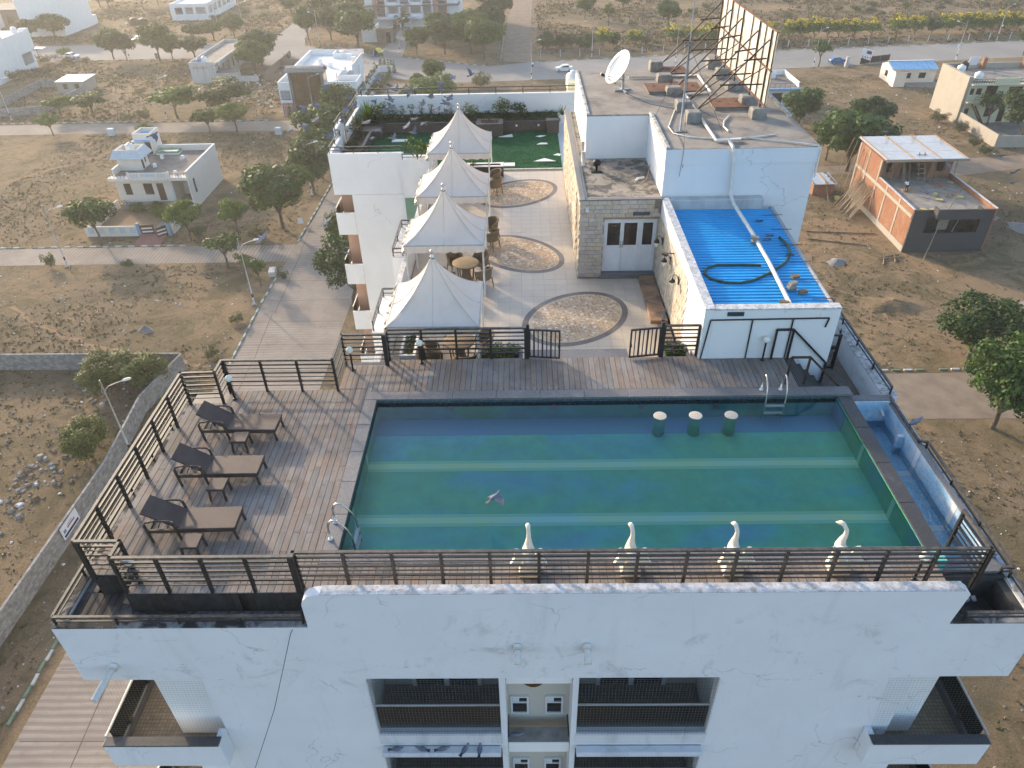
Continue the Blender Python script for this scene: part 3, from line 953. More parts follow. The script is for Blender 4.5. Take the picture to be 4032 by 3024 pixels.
for q in ((9.625,9.805,8.71,15.28,31.622,31.66),(9.41,9.805,15.31,26.0,31.842,31.87)):
    part(B,'side_parapet_cap','coping_dirty',lambda b: b.cbox(*q,.01))
# floors, body, roof slab
def body(b):
    b.box(-8.07,8.69,10.1,15.5,0,29.84)
    b.box(-8.07,-6.82,8.78,10.09,0,29.84)
    b.box(7.94,8.69,8.78,10.09,0,29.84)
    b.box(-6.81,-3.55,8.73,10.09,0,29.84)
    b.box(4.12,7.93,8.73,10.09,0,29.84)
    b.box(-4.28,9.4,15.51,34.5,0,29.84)
part(B,'main_wall','white_clean',body)
part(B,'roof_slab','dark_concrete',lambda b: (b.box(-9.09,9.61,8.71,15.59,29.86,30.95),b.box(-4.3,9.41,15.6,34.5,29.86,30.95)))
# balconies in the middle of the front, both sides of the shaft
for k in LEV:
    d = -LV * k
    for side,(x0,x1) in enumerate(((-3.37,-0.62),(1.05,3.94))):
        bal = part(B,'balcony','white_worn',lambda b: (b.cbox(x0 - .02,x1 + .02,8.47,8.56,27.26 + d,27.66 + d,.02),
                   b.cbox(x0 + .02,x1 - .02,8.28,8.49,27.03 + d,27.16 + d,.03),b.box(x0 + .02,x1 - .02,8.40,8.49,26.9 + d,27.03 + d)))
        bx(bal,'floor','granite_brown',x0 - .15,x1 + .15,8.73,10.04,26.95 + d,27.1 + d)
        part(bal,'floor_tile','balcony_tile',lambda b: b.add([(x0,8.735,27.104 + d),(x1,8.735,27.104 + d),(x1,10.03,27.104 + d),(x0,10.03,27.104 + d)],[(0,1,2,3)]))
        bx(bal,'back_wall','cream_shaft',x0 - .15,x1 + .15,10.04,10.09,27.1 + d,29.84 + d)
        part(bal,'handrail','lamp_metal',lambda b: b.tube([(x0,8.62,28.62 + d),(x1,8.62,28.62 + d)],.025,8))
        bx(bal,'glass_screen','glass_clear',x0 + .02,x1 - .02,8.612,8.626,27.70 + d,28.56 + d)
        c = (x0 + x1) / 2
        part(bal,'door_frame','door_white',lambda b: (b.box(c - .85,c + .85,9.98,10.035,29.1 + d,29.2 + d),b.box(c - .85,c - .75,9.98,10.035,27.12 + d,29.1 + d),b.box(c + .75,c + .85,9.98,10.035,27.12 + d,29.1 + d),b.box(c - .06,c + .06,9.98,10.035,27.12 + d,29.1 + d)))
        bx(bal,'door_glass','glass_dark',c - .75,c + .75,10.0,10.02,27.14 + d,29.1 + d)
        if k < 2:
            def net(b):
                n = int((x1 - x0) / .07)
                for i in range(n + 1):
                    x = x0 + (x1 - x0) * i / n
                    b.bar((x,8.455,27.66 + d),(x,8.455,29.86 + d),.003)
                m_ = 32
                for i in range(m_ + 1):
                    z = 27.66 + d + 2.2 * i / m_
                    b.bar((x0,8.452,z),(x1,8.452,z),.003)
            part(bal,'bird_net','net_thread',net)
        part(bal,'side_wall','grey_plastic',lambda b: b.box(*((x1 + .002,x1 + .06,8.73,10.03,27.1 + d,29.84 + d) if side == 0 else (x0 - .06,x0 - .002,8.73,10.03,27.1 + d,29.84 + d))))
# shaft between them
bx(B,'shaft_wall','cream_shaft',-0.56,1.0,9.25,9.5,17,29.84)
part(B,'shaft_side','white_clean',lambda b: (b.box(-0.56,-0.495,8.74,9.24,17,29.84),b.box(0.935,1.0,8.74,9.24,17,29.84)))
for k in LEV:
    d = -LV * k
    bm_ = bx(B,'shaft_beam','white_clean',-0.48,0.92,8.6,8.97,26.63 + d + LV,27.05 + d + LV)
    bx(bm_,'ledge','concrete',-0.47,0.91,8.61,8.965,27.053 + d + LV,27.07 + d + LV)
    for x0 in (-0.42,0.38):
        w = part(B,'window','door_white',lambda b: (b.box(x0,x0 + .42,9.20,9.245,27.22 + d,27.27 + d),b.box(x0,x0 + .42,9.20,9.245,27.9 + d,27.95 + d),b.box(x0,x0 + .045,9.20,9.245,27.27 + d,27.9 + d),
                 b.box(x0 + .375,x0 + .42,9.20,9.245,27.27 + d,27.9 + d),b.box(x0 + .045,x0 + .375,9.20,9.245,27.68 + d,27.72 + d)))
        bx(w,'pane','glass_dark',x0 + .03,x0 + .39,9.225,9.24,27.25 + d,27.92 + d)
        bx(w,'louvre','door_white',x0 + .05,x0 + .2,9.205,9.222,27.73 + d,27.89 + d)
# corner balconies
for k in LEV[:3]:
    d = -LV * k
    for sx,xo,xi,xw,xr in ((-1,-9.40,-6.80,-8.07,-9.28),(1,9.96,7.40,8.69,9.80)):
        lo,hi = min(xo,xi),max(xo,xi)
        bal = part(B,'corner_balcony','white_wall',lambda b: (b.slab('x',lo,hi,27.03 + d,27.93 + d,8.1,8.26),b.slab('y',8.26,8.49,27.03 + d,27.93 + d,*sorted((xi,xi + sx * .14))),
                   b.box(lo + .01,hi - .01,8.27,8.49,26.98 + d,27.2 + d),b.box(*sorted((xo,xw)),8.50,12.6,27.03 + d,27.2 + d)))
        part(bal,'floor_tile','balcony_tile_warm',lambda b: (b.box(lo + .15,hi - .15,8.27,8.77,27.205 + d,27.215 + d),b.box(*sorted((xo - sx * .12,xw)),8.772,12.5,27.205 + d,27.215 + d)))
        part(bal,'parapet_top','granite_dark',lambda b: (b.cbox(lo + .02,hi - .02,8.07,8.29,27.932 + d,27.965 + d,.008),b.cbox(*sorted((xo - sx * .03,xo - sx * .17)),8.30,12.6,27.21 + d,27.42 + d,.008)))
        part(bal,'glass_screen','glass_clear',lambda b: b.box(*sorted((xo - sx * .095,xo - sx * .105)),8.34,12.6,27.43 + d,28.1 + d))
        part(bal,'handrail','lamp_metal',lambda b: b.tube([(xo - sx * .1,8.2,28.13 + d),(xo - sx * .1,12.6,28.13 + d)],.028,8))
        for y in (8.9,9.9,10.9):
            part(bal,'clamp','brown_steel',lambda b: b.box(*sorted((xo - sx * .05,xo - sx * .16)),y,y + .1,27.42 + d,27.55 + d))
        if k == 0:
            def cnet(b):
                x0,x1 = sorted((xr,xi))
                n = int((x1 - x0) / .075)
                for i in range(n + 1):
                    x = x0 + (x1 - x0) * i / n
                    b.bar((x,8.30,27.95 + d),(x,8.47,29.83 + d),.0016)
                for i in range(27):
                    f = i / 26
                    b.bar((x0,8.30 + .17 * f,27.95 + 1.88 * f + d),(x1,8.30 + .17 * f,27.95 + 1.88 * f + d),.0016)
            part(bal,'bird_net','net_thread',cnet)
# drain spouts
for x,z,l,r_ in ((-0.21,31.0,.34,.075),(1.16,31.0,.34,.075),(-8.46,30.4,.72,.075)):
    part(B,'drain_spout','pvc_white',lambda b: (b.tube([(x,8.5,z),(x - (.12 if l > .5 else 0),8.5 - l,z - .12)],r_,14,cap=False),b.tube([(x - (.12 if l > .5 else 0),8.5 - l + .02,z - .115),(x - (.12 if l > .5 else 0),8.5 - l,z - .12)],r_ * .85,12),
         b.tube([(x,8.5,z),(x,8.38,z - .03)],r_ * 1.2,14)))
# left wing that carries the roof garden
part(B,'garden_wing_wall','white_clean',lambda b: (b.box(-8.45,-5.78,34.5,43.4,0,29.95),b.box(-5.77,3.0,34.52,43.4,0,29.95),b.box(-5.72,-4.29,33.7,34.49,0,29.5),
     b.slab('x',-9.32,-5.70,29.96,32.0,34.5,34.66),b.slab('y',34.66,37.2,29.96,32.0,-9.32,-9.16),b.slab('y',37.2,38.9,29.96,32.35,-9.55,-9.39),b.slab('y',38.9,42.6,29.96,32.0,-9.32,-9.16),
     b.slab('x',-9.32,3.2,29.96,32.55,42.4,42.6),b.box(-5.69,-4.15,33.62,34.40,29.5,31.95),b.box(-9.15,3.0,34.67,42.39,29.96,30.9)))
bx(B,'green_glazing','glass_green',-5.70,-4.32,33.60,33.69,26.8,30.1)
for k in range(7):
    z = 29.0 - LV * k
    bal = part(B,'side_balcony','white_clean',lambda b: (b.slab('x',-9.40,-8.46,z - 1.15,z,34.45,34.55),b.slab('y',34.55,39.0,z - 1.15,z - .5,-9.40,-9.30),b.box(-9.29,-8.46,34.56,39.0,z - 1.15,z - 1.0)))
    bx(bal,'recess_wall','peach_wall',-8.44 - .03,-8.44 - .02,34.56,39,z - 1.0,z + 1.6)
    bx(bal,'recess_back','peach_wall',-9.25,-8.48,35.5,35.6,z - 1.0,z + 1.6)
    bx(bal,'glass_screen','glass_clear',-9.36,-9.345,34.6,38.9,z - .45,z + .25)
    part(bal,'handrail','lamp_metal',lambda b: b.tube([(-9.35,34.5,z + .28),(-9.35,38.9,z + .28)],.03,8))
bx(B,'stair_head','yellow_wall',2.62,3.5,43.5,44.3,29.0,32.75)
# terrace edge wall, side boxes
part(B,'terrace_parapet','white_clean',lambda b: (b.slab('y',16.95,34.4,30.96,31.95,-4.28,-4.12),b.box(-4.75,-4.29,23.7,26.3,29.9,31.88),b.box(-4.75,-4.29,19.2,21.4,29.9,31.6),b.slab('y',17.7,19.0,ZT + .01,31.7,-3.70,-3.62),b.slab('y',17.7,19.0,ZT + .01,31.7,-3.30,-3.22),b.slab('x',-3.62,-3.30,ZT + .01,31.7,17.7,17.78),b.slab('x',-3.62,-3.30,ZT + .01,31.7,18.92,19.0)))
part(B,'parapet_cap','coping_white',lambda b: (b.cbox(-4.29,-4.11,16.95,34.4,31.952,31.97,.006),b.cbox(-4.76,-4.30,23.69,26.31,31.882,31.90,.006)))
# --- stone fronted restaurant
Rst = 'sandstone'
def stone_core(b):
    b.slab('x',2.02,4.72,ZT,34.0,23.54,23.76,[(2.80,4.64,ZT,33.28)])
    b.slab('y',23.54,33.8,ZT,34.0,1.98,2.2,[(23.9,24.05,31.6,33.7),(24.3,24.45,31.6,33.7),(24.75,24.9,31.6,33.7)])
    b.box(2.21,4.71,23.77,27.60,33.80,33.95)
    b.box(2.21,2.39,27.61,33.8,33.80,33.95)
part(B,'restaurant_wall','sandstone',stone_core)
part(B,'restaurant_parapet','granite_grey',lambda b: (b.cbox(1.92,2.12,23.44,33.8,34.002,34.05,.01),b.box(2.125,4.72,23.47,23.66,34.002,34.03)))
part(B,'low_roof','roof_mottled',lambda b: (b.box(2.125,4.70,23.67,27.63,33.952,33.97),b.box(2.125,2.39,27.64,33.75,33.952,33.97)))
bx(B,'room_inside','dark_concrete',2.21,4.70,24.6,24.7,ZT,33.79)
for y in (23.9,24.3,24.75):
    bx(B,'slot_window','brown_steel',1.99,2.0,y,y + .15,31.6,33.7)
vene = part(B,'stone_veneer','grout',lambda b: (b.box(1.985,2.80,23.515,23.535,ZT,33.995),b.box(2.80,4.72,23.515,23.535,33.30,33.995),b.box(1.955,1.975,23.54,33.7,ZT,33.995)))
blk = [MB().cbox(-w / 2,w / 2,-.03,.02,-.073,.073,.012).mesh('stone_block','sandstone') for w in (0.29,0.21,0.14)]
row = 0
z = ZT + .08
while z < 33.98:
    x = 1.955 + (0.0 if row % 2 else 0.0)
    first = row % 2
    while x < 4.70:
        i = 0 if not first else 1
        if rnd.random() < .2: i = rnd.choice((0,1,2))
        first = 0
        w = (0.29,0.21,0.14)[i]
        if x + w > 4.74: break
        if not (x + w > 2.80 and x < 4.64 and z < 33.32):
            share('stone_block',blk[i],(x + w / 2,23.50 + rnd.uniform(-.012,.006),z),vene,0,(.97,1,.97))
        elif x < 2.80 and z < 33.32 and 2.80 - x > .08:
            ww = 2.80 - x
            share('stone_block',blk[0],(x + ww / 2,23.50 + rnd.uniform(-.01,.006),z),vene,0,(ww / .29 * .95,1,.97))
        x += w + .006
    z += .152
    row += 1
def side_stone(b):
    z = ZT + .08; r_ = 0
    while z < 33.98:
        y = 23.5 + (.15 if r_ % 2 else 0)
        while y < 33.5:
            w = rnd.choice((.29,.29,.21))
            if not (z > 31.55 and z < 33.72 and any(a - .02 < y + w and y < a + .17 for a in (23.9,24.3,24.75))):
                b.box(1.925 + rnd.uniform(-.012,.01),1.954,y,y + w - .008,z - .072,z + .072,rnd.randrange(4))
            y += w
        z += .152; r_ += 1
tag(part(vene,'side_blocks',['stone_a','stone_b','stone_c','stone_d'],side_stone),kind='stuff')
# glazed double door
dr = thing('entrance_door','white framed double door with dark upper glass in stone wall','door',(3.72,23.62,ZT))
bx(dr,'step','granite_grey',2.78,4.66,23.36,23.60,ZT,ZT + .16)
part(dr,'door_frame','door_white',lambda b: (b.box(2.81,4.63,23.60,23.70,33.20,33.27),b.box(2.81,2.87,23.60,23.70,ZT + .17,33.2),b.box(4.57,4.63,23.60,23.70,ZT + .17,33.2),b.box(4.03,4.10,23.60,23.70,ZT + .17,33.2)))
for x0,x1 in ((2.875,3.44),(3.45,4.025),(4.105,4.565)):
    lf = part(dr,'door_leaf','door_white',lambda b: (b.slab('x',x0,x1,ZT + .17,33.19,23.61,23.66,[(x0 + .06,x1 - .06,32.28,33.12),(x0 + .06,x1 - .06,ZT + .25,32.2)])))
    bx(lf,'glass','glass_dark',x0 + .05,x1 - .05,23.63,23.64,32.27,33.13)
    bx(lf,'lower_panel','door_white',x0 + .05,x1 - .05,23.63,23.64,ZT + .24,32.21)
for x in (3.40,3.49):
    part(dr,'pull_handle','chrome',lambda b: b.tube([(x,23.60,32.2),(x,23.57,32.22),(x,23.57,32.42),(x,23.60,32.44)],.012,6))
bx(B,'name_plate','sign_slate',3.75,4.33,23.45,23.468,33.45,33.58,label='small dark blank plate above the glazed door')
# --- lift and stair tower
def towerw(b):
    b.box(2.40,9.70,27.65,34.2,30.96,35.55)
    b.box(4.72,9.70,23.77,27.649,30.96,35.55)
part(B,'tower_wall','white_tower',towerw)
part(B,'tower_top_band','white_tower',lambda b: b.box(4.705,9.76,23.74,23.768,35.10,35.59))
part(B,'tower_roof','roof_concrete',lambda b: (b.cbox(2.40,9.76,27.66,34.2,35.551,35.60,.01),b.cbox(4.71,9.76,23.75,27.659,35.551,35.60,.01)))
for q in ((2.40,2.52,27.70,34.2,35.602,35.66),(4.71,4.84,23.76,27.7,35.602,35.68),(9.62,9.76,27.0,34.2,35.602,35.70)):
    part(B,'roof_kerb','coping_dirty',lambda b: b.cbox(*q,.02))
# --- wash rooms with the blue sheet roof
def fac(b):
    # left wall, top falling towards the pool
    b.add([(4.82,16.78,ZT),(5.06,16.78,ZT),(4.92,23.74,ZT),(4.70,23.50,ZT),(4.82,16.78,33.66),(5.06,16.78,33.66),(4.92,23.74,33.97),(4.70,23.50,33.97)],
          [(0,3,2,1),(4,5,6,7),(0,1,5,4),(1,2,6,5),(2,3,7,6),(3,0,4,7)])
    b.slab('x',5.065,8.42,ZT - .1,33.64,16.78,17.0)
    b.slab('y',17.01,23.7,ZT - .1,33.2,8.22,8.42)
part(B,'washroom_wall','white_clean',fac)
def fcap(b):
    b.add([(4.81,16.77,33.662),(5.09,16.77,33.662),(4.95,23.74,33.972),(4.69,23.50,33.972),(4.82,16.78,33.70),(5.08,16.78,33.70),(4.94,23.73,34.01),(4.70,23.50,34.01)],
          [(0,3,2,1),(4,5,6,7),(0,1,5,4),(1,2,6,5),(2,3,7,6),(3,0,4,7)])
    b.cbox(5.095,8.43,16.77,17.04,33.642,33.69,.01)
part(B,'washroom_cap','coping_white',fcap)
part(B,'back_beam','old_white',lambda b: b.cbox(4.96,8.1,23.42,23.73,33.55,33.99,.02))
def corr(b):
    n,y0,y1 = 38,17.05,23.40
    prof = []
    for i in range(n):
        a = y0 + (y1 - y0) * i / n
        w = (y1 - y0) / n
        zz = 33.40 + .22 * i / n
        prof += [(a,zz),(a + w * .30,zz),(a + w * .40,zz + .05),(a + w * .88,zz + .05)]
    prof.append((y1,33.62))
    m = len(prof)
    vs = [(5.09,y,z) for y,z in prof] + [(8.36,y,z - .02) for y,z in prof] + [(5.09,y,z - .006) for y,z in prof] + [(8.36,y,z - .026) for y,z in prof]
    fs = [(i,m + i,m + i + 1,i + 1) for i in range(m - 1)] + [(2 * m + i + 1,3 * m + i + 1,3 * m + i,2 * m + i) for i in range(m - 1)] + [(m + i,3 * m + i,3 * m + i + 1,m + i + 1) for i in range(m - 1)]
    b.add(vs,fs)
part(B,'blue_roof_sheet','blue_sheet',corr,label='bright blue corrugated roof sheet')
part(B,'gutter','grey_plastic',lambda b: b.tube([(8.45,16.9,33.33),(8.45,23.6,33.58)],.085,10))
def pipes(b):
    b.tube([(5.0,16.755,33.36),(8.15,16.755,33.38)],.022,6)
    for x in (5.0,6.12,7.2):
        b.tube([(x,16.755,33.36),(x - .12 * (x < 6),16.755,32.12)],.02,6)
    b.tube([(8.15,16.755,33.38),(8.1,16.75,33.1)],.022,6)
part(B,'black_conduit','black_steel',pipes)
plate = bx(B,'sign_plate','sign_slate',5.42,5.86,16.755,16.772,33.47,33.60,label='dark plate reading FACILITIES')
text('lettering','FACILITIES','sign_ink',(5.64,16.748,33.535),(R(90),0,0),.092,plate,.003)
lampstone = part(B,'slate_cladding',['stone_a','stone_b','stone_c','stone_d'],lambda b: [b.add([(xx - .012 - dd,y,z - h),(xx - .012 - dd,y + w - .01,z - h),(xx - .012 - dd,y + w - .01,z),(xx - .012 - dd,y,z),(xx,y,z - h),(xx,y + w - .01,z - h),(xx,y + w - .01,z),(xx,y,z)],[(3,2,1,0),(0,1,5,4),(1,2,6,5),(2,3,7,6),(3,0,4,7)],rnd.randrange(4))
    for zi in range(16) for yi in range(22) for (y,z,w,h,dd) in [(18.75 + yi * .215 + (zi % 2) * .1,ZT + .18 + zi * .165,.215,.155,rnd.uniform(0,.012))] for xx in [4.705 + (23.5 - y) * .0179 - .006] if z < 33.5])
tag(lampstone,kind='stuff')
# ------------------------------------------------------------------ decks of weathered boards
plank = MB().cbox(-.5,.5,-.5,.5,-1,0,.0).mesh('plank','deck_wood')
plank = MB().box(-.5,.5,-.5,.5,-1,0).mesh('plank','deck_wood')
plank_d = MB().box(-.5,.5,-.5,.5,-1,0).mesh('plank','deck_wood_dark')
PW = 0.1475
def boards(par,x0,x1,y0,y1,z,length=None,me=plank,jitter=.002,thick=.03):
    n = max(1,round((x1 - x0) / PW))
    w = (x1 - x0) / n
    for i in range(n):
        xc = x0 + (i + .5) * w
        if length is None:
            cuts = [y0,y1]
        else:
            cuts = [y0]
            y = y0 + (length if i % 2 else length / 2)
            while y < y1 - .15:
                cuts.append(y); y += length
            cuts.append(y1)
        for a,b in zip(cuts,cuts[1:]):
            share('plank',me,(xc + rnd.uniform(-.0015,.0015),(a + b) / 2,z + rnd.uniform(-jitter,jitter)),par,rnd.uniform(-.0012,.0012),(w - .010 + rnd.uniform(-.003,.001),b - a - .007,thick))
sun_deck = struct('sun_deck',MB().box(-8.76,-4.24,9.45,15.52,31.0,32.06).box(-7.82,-4.24,8.98,9.449,31.0,32.06),'black_steel','deck of weathered boards with the sun loungers')
boards(sun_deck,-8.78,-7.84,9.42,15.0,ZD,1.02)
boards(sun_deck,-7.84,-4.22,8.96,15.54,ZD,1.02)
back_deck = struct('back_deck',MB().box(-4.98,7.18,15.53,16.86,31.0,32.06),'black_steel','deck of weathered boards between pool and terrace')
boards(back_deck,-4.98,-4.22,15.56,16.66,ZD)
boards(back_deck,-4.22,-3.80,15.42,16.66,ZD)
boards(back_deck,-3.80,7.20,15.42,16.90,ZD)
front_deck = struct('front_deck',MB().box(-4.23,8.08,9.0,9.66,31.0,32.06),'black_steel','narrow deck of weathered boards behind front railing')
boards(front_deck,-4.21,8.10,8.98,9.30,ZD)
boards(front_deck,-4.21,8.10,9.305,9.66,ZD)
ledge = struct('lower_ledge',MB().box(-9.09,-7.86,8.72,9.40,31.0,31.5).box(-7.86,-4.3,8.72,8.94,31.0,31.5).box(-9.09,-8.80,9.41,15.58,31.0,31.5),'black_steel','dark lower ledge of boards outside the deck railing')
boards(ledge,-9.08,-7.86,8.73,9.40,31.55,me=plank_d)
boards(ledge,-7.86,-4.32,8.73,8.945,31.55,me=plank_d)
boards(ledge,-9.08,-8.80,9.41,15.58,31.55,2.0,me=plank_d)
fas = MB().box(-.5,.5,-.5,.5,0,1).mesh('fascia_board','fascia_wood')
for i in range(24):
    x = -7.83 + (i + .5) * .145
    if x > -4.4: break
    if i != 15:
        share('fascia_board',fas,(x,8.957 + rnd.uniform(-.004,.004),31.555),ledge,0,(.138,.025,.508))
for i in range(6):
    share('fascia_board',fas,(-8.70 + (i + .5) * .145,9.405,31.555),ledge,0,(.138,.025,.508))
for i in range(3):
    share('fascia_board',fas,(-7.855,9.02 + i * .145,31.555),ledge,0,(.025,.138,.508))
one('loose_board','deck_wood_dark',lambda b: b.obox((-8.02,8.86,31.575),(.30,.2,.02),(.03,0,.5)),'short loose dark board lying on the lower ledge','board')
one('loose_board','timber',lambda b: b.obox((-8.05,9.22,31.585),(.17,.22,.02),(.05,0,-.15)),'small tan offcut lying on the lower ledge','board')

# ------------------------------------------------------------------ pool
pool = struct('swimming_pool',MB().box(-3.90,8.10,9.98,15.08,31.30,31.40),'pool_lining','long rooftop swimming pool with pale lane stripes')
part(pool,'pool_wall','pool_lining',lambda b: (b.box(-4.2,-3.90,9.66,15.42,31.0,32.05),b.box(-3.899,8.39,15.08,15.41,31.0,32.05),b.box(-3.899,8.39,9.66,9.98,31.0,32.05),b.box(8.10,8.40,9.981,15.079,30.8,32.0)))
part(pool,'waterline','waterline_tile',lambda b: (b.box(-3.899,-3.893,9.985,15.07,31.84,32.048),b.box(-3.89,8.09,15.070,15.079,31.84,32.048)))
for y in (11.36,13.16):
    for a in (-.10,.18):
        part(pool,'stripe_edge','pool_stripe_edge',lambda b: b.box(-3.89,8.09,y + a,y + a + .10,31.402,31.405))
    part(pool,'lane_stripe','pool_stripe',lambda b: (b.box(-3.89,8.09,y + .001,y + .179,31.402,31.406),b.box(8.088,8.098,y,y + .14,31.41,31.95),b.box(-3.898,-3.890,y,y + .14,31.41,31.83)))
part(pool,'dark_blue_band','pool_dark_blue',lambda b: (b.box(-3.89,8.09,14.42,15.069,31.402,31.405),b.box(8.085,8.095,14.42,15.07,31.41,31.93),b.box(-3.89,8.09,9.99,10.30,31.402,31.405)))  # darker blue along back and front of the floor, and up the right wall
cop = MB().cbox(-.5,.5,-.5,.5,-.05,0,.006).mesh('coping_stone','granite_grey')
def coping(x0,x1,y0,y1,z,n,along,me=cop):
    for i in range(n):
        if along == 'x':
            a,b = x0 + (x1 - x0) * i / n,x0 + (x1 - x0) * (i + 1) / n
            share('coping_stone',me,((a + b) / 2,(y0 + y1) / 2,z),pool,0,(b - a - .006,y1 - y0,1))
        else:
            a,b = y0 + (y1 - y0) * i / n,y0 + (y1 - y0) * (i + 1) / n
            share('coping_stone',me,((x0 + x1) / 2,(a + b) / 2,z),pool,0,(x1 - x0,b - a - .006,1))
coping(-4.215,8.48,15.07,15.41,32.108,11,'x')
coping(-4.215,-3.885,9.99,15.06,32.108,5,'y')
coping(-4.215,8.10,9.66,9.985,32.108,10,'x')
cop_d = MB().cbox(-.5,.5,-.5,.5,-.05,0,.008).mesh('coping_stone','granite_dark')
coping(8.09,8.44,9.99,15.06,32.056,4,'y',cop_d)
for x in (-1.95,0.75,3.05,5.0):
    part(pool,'wall_light','grey_plastic',lambda b: b.tube([(x,15.075,31.78),(x,15.045,31.78)],.075,14))
wt = tag(MB().add([(-3.905,9.975,31.975),(8.105,9.975,31.975),(8.105,15.085,31.975),(-3.905,15.085,31.975)],[(0,1,2,3)]).build('pool_water','pool_water'),'still blue-green water filling the rooftop pool',None,None,'structure')
for i,x in enumerate((3.42,4.32,5.22)):
    t = thing('pool_stool','round terrazzo stool seat standing in water along back wall','stool',(x,14.42,31.405),'stools standing in the pool')
    part(t,'stool_column','pool_lining',lambda b: b.lathe([(.15,0),(.15,.56)],(x,14.42,31.405),20))
    part(t,'seat','stool_top',lambda b: b.lathe([(.165,.56),(.17,.57),(.165,.582),(.15,.585)],(x,14.42,31.405),28))
# overflow channel
tr = struct('overflow_channel',MB().box(8.41,9.50,10.0,15.02,30.8,31.02),'trough_tile','blue tiled overflow channel beside the pool')
part(tr,'channel_wall','trough_tile',lambda b: (b.box(8.401,8.44,10.0,15.02,30.95,31.99),b.box(9.49,9.60,10.0,15.02,30.95,31.80),b.box(8.445,9.489,15.02,15.06,30.95,31.88),b.box(8.445,9.489,9.93,10.0,30.95,31.72)))
for y in (11.36,13.16):
    part(tr,'pale_stripe','white_plastic',lambda b: (b.box(9.482,9.489,y,y + .17,31.03,31.80),b.box(8.45,9.48,y,y + .17,31.021,31.026)))
part(tr,'channel_step','trough_tile',lambda b: b.box(9.34,9.488,13.95,14.05,31.03,31.60))
part(tr,'channel_edge','granite_grey',lambda b: (b.cbox(8.49,9.62,15.065,15.30,31.83,31.90,.008),b.cbox(8.12,9.60,9.62,9.985,31.70,31.76,.008)))
part(tr,'side_edge','granite_grey',lambda b: b.cbox(9.47,9.62,9.99,15.05,31.802,31.835,.008))
part(tr,'inlet_pipe','pvc_white',lambda b: b.tube([(9.32,15.05,31.62),(9.32,14.93,31.60),(9.36,14.9,31.52)],.035,8))
def twater(b):
    # rippled sheet, higher near the inlet
    nx,ny = 10,46
    vs = []
    for j in range(ny + 1):
        for i in range(nx + 1):
            x,y = 8.445 + 1.04 * i / nx,10.005 + 5.01 * j / ny
            r_ = math.hypot((x - 9.0),(y - 11.9) * .8)
            vs.append((x,y,31.24 + .010 * math.sin(r_ * 19) * max(0,1 - r_ / 1.9) + rnd.uniform(-.003,.003) + .03 * max(0,1 - math.hypot(x - 9.2,y - 14.6) / .6)))
    b.add(vs,[(j * (nx + 1) + i,j * (nx + 1) + i + 1,(j + 1) * (nx + 1) + i + 1,(j + 1) * (nx + 1) + i) for j in range(ny) for i in range(nx)],0,True)
mbw = MB(); twater(mbw)
tag(mbw.build('channel_water','trough_water'),'rippling blue water running along the overflow channel',None,None,'structure')
def foam(b):
    for i in range(230):
        a = rnd.uniform(0,6.28); r_ = rnd.uniform(.12,1.0)
        x,y = 8.98 + r_ * .48 * math.cos(a),11.9 + r_ * 1.5 * math.sin(a)
        if not (8.47 < x < 9.46): continue
        l,w = rnd.uniform(.015,.07),rnd.uniform(.004,.010)
        t_ = a + math.pi / 2 + rnd.uniform(-.5,.5)
        dx,dy = math.cos(t_) * l,math.sin(t_) * l
        px_,py_ = -math.sin(t_) * w,math.cos(t_) * w
        z = 31.262
        b.add([(x - dx,y - dy,z),(x + px_,y + py_,z + .004),(x + dx,y + dy,z),(x - px_,y - py_,z + .004)],[(0,3,2,1)])
mbf = MB(); foam(mbf)
tag(mbf.build('foam_flecks','foam'),'white flecks of foam swirling on the channel water',None,None,'stuff')
# pit at the corner
pit = struct('corner_pit',MB().box(8.12,9.60,8.72,9.60,30.95,31.0),'dark_concrete','dark corner pit between railing and low parapet')
part(pit,'pit_wall','dark_concrete',lambda b: (b.box(8.12,9.60,9.55,9.615,31.0,31.69),b.box(9.45,9.61,8.72,9.54,31.0,31.60),b.box(8.11,8.16,8.73,9.54,31.0,32.0)))
one('white_cup','white_plastic',lambda b: (b.tube([(9.02,9.42,31.07),(9.0,9.52,31.10)],[.045,.055],12),b.tube([(9.15,9.42,31.07),(9.14,9.52,31.10)],[.045,.055],12)),'pair of white floodlight cups in the corner pit','floodlight')
# walkway and steps at the right end
struct('side_walkway',MB().box(8.43,9.41,15.31,25.5,30.96,ZT),'walkway_brick','narrow brick-paved walkway inside the right parapet')
st = thing('stone_steps','flight of dark stone steps down from deck to walkway','stairs',(7.2,16.1,ZT))
for i in range(5):
    x0 = 7.21 + i * .235
    bx(st,'step','granite_dark',x0,x0 + .245,15.43,16.76,30.97 + i * .0,32.1 - (i + 0) * .2 - .003)

# ------------------------------------------------------------------ terrace floor
ter = struct('terrace',MB().box(-4.10,4.69,16.93,34.42,30.96,31.085),'grout','pale tiled roof terrace with oval inlays')
tiles = []
TS = .40
for j in range(44):
    for i in range(23):
        x,y = -4.08 + (i + .5) * TS,16.95 + (j + .5) * TS
        if x + TS / 2 > 4.68 or (y > 23.3 and x > 1.75) or y > 34.3: continue
        tiles.append((x,y))
tm = MB().box(-.197,.197,-.197,.197,-.014,0).mesh('floor_tile','terrace_tile')
vis = sorted(tiles,key=lambda p: (0 if p[1] > 18.4 and p[0] > -2.2 else 1,p[1]))
for x,y in vis[:298]:
    share('floor_tile',tm,(x,y,ZT + rnd.uniform(-.0008,.0008)),ter)
def restt(b):
    for x,y in vis[298:]:
        b.box(x - .197,x + .197,y - .197,y + .197,ZT - .014,ZT)
tag(part(ter,'floor_tile_field','terrace_tile',restt),kind='stuff')
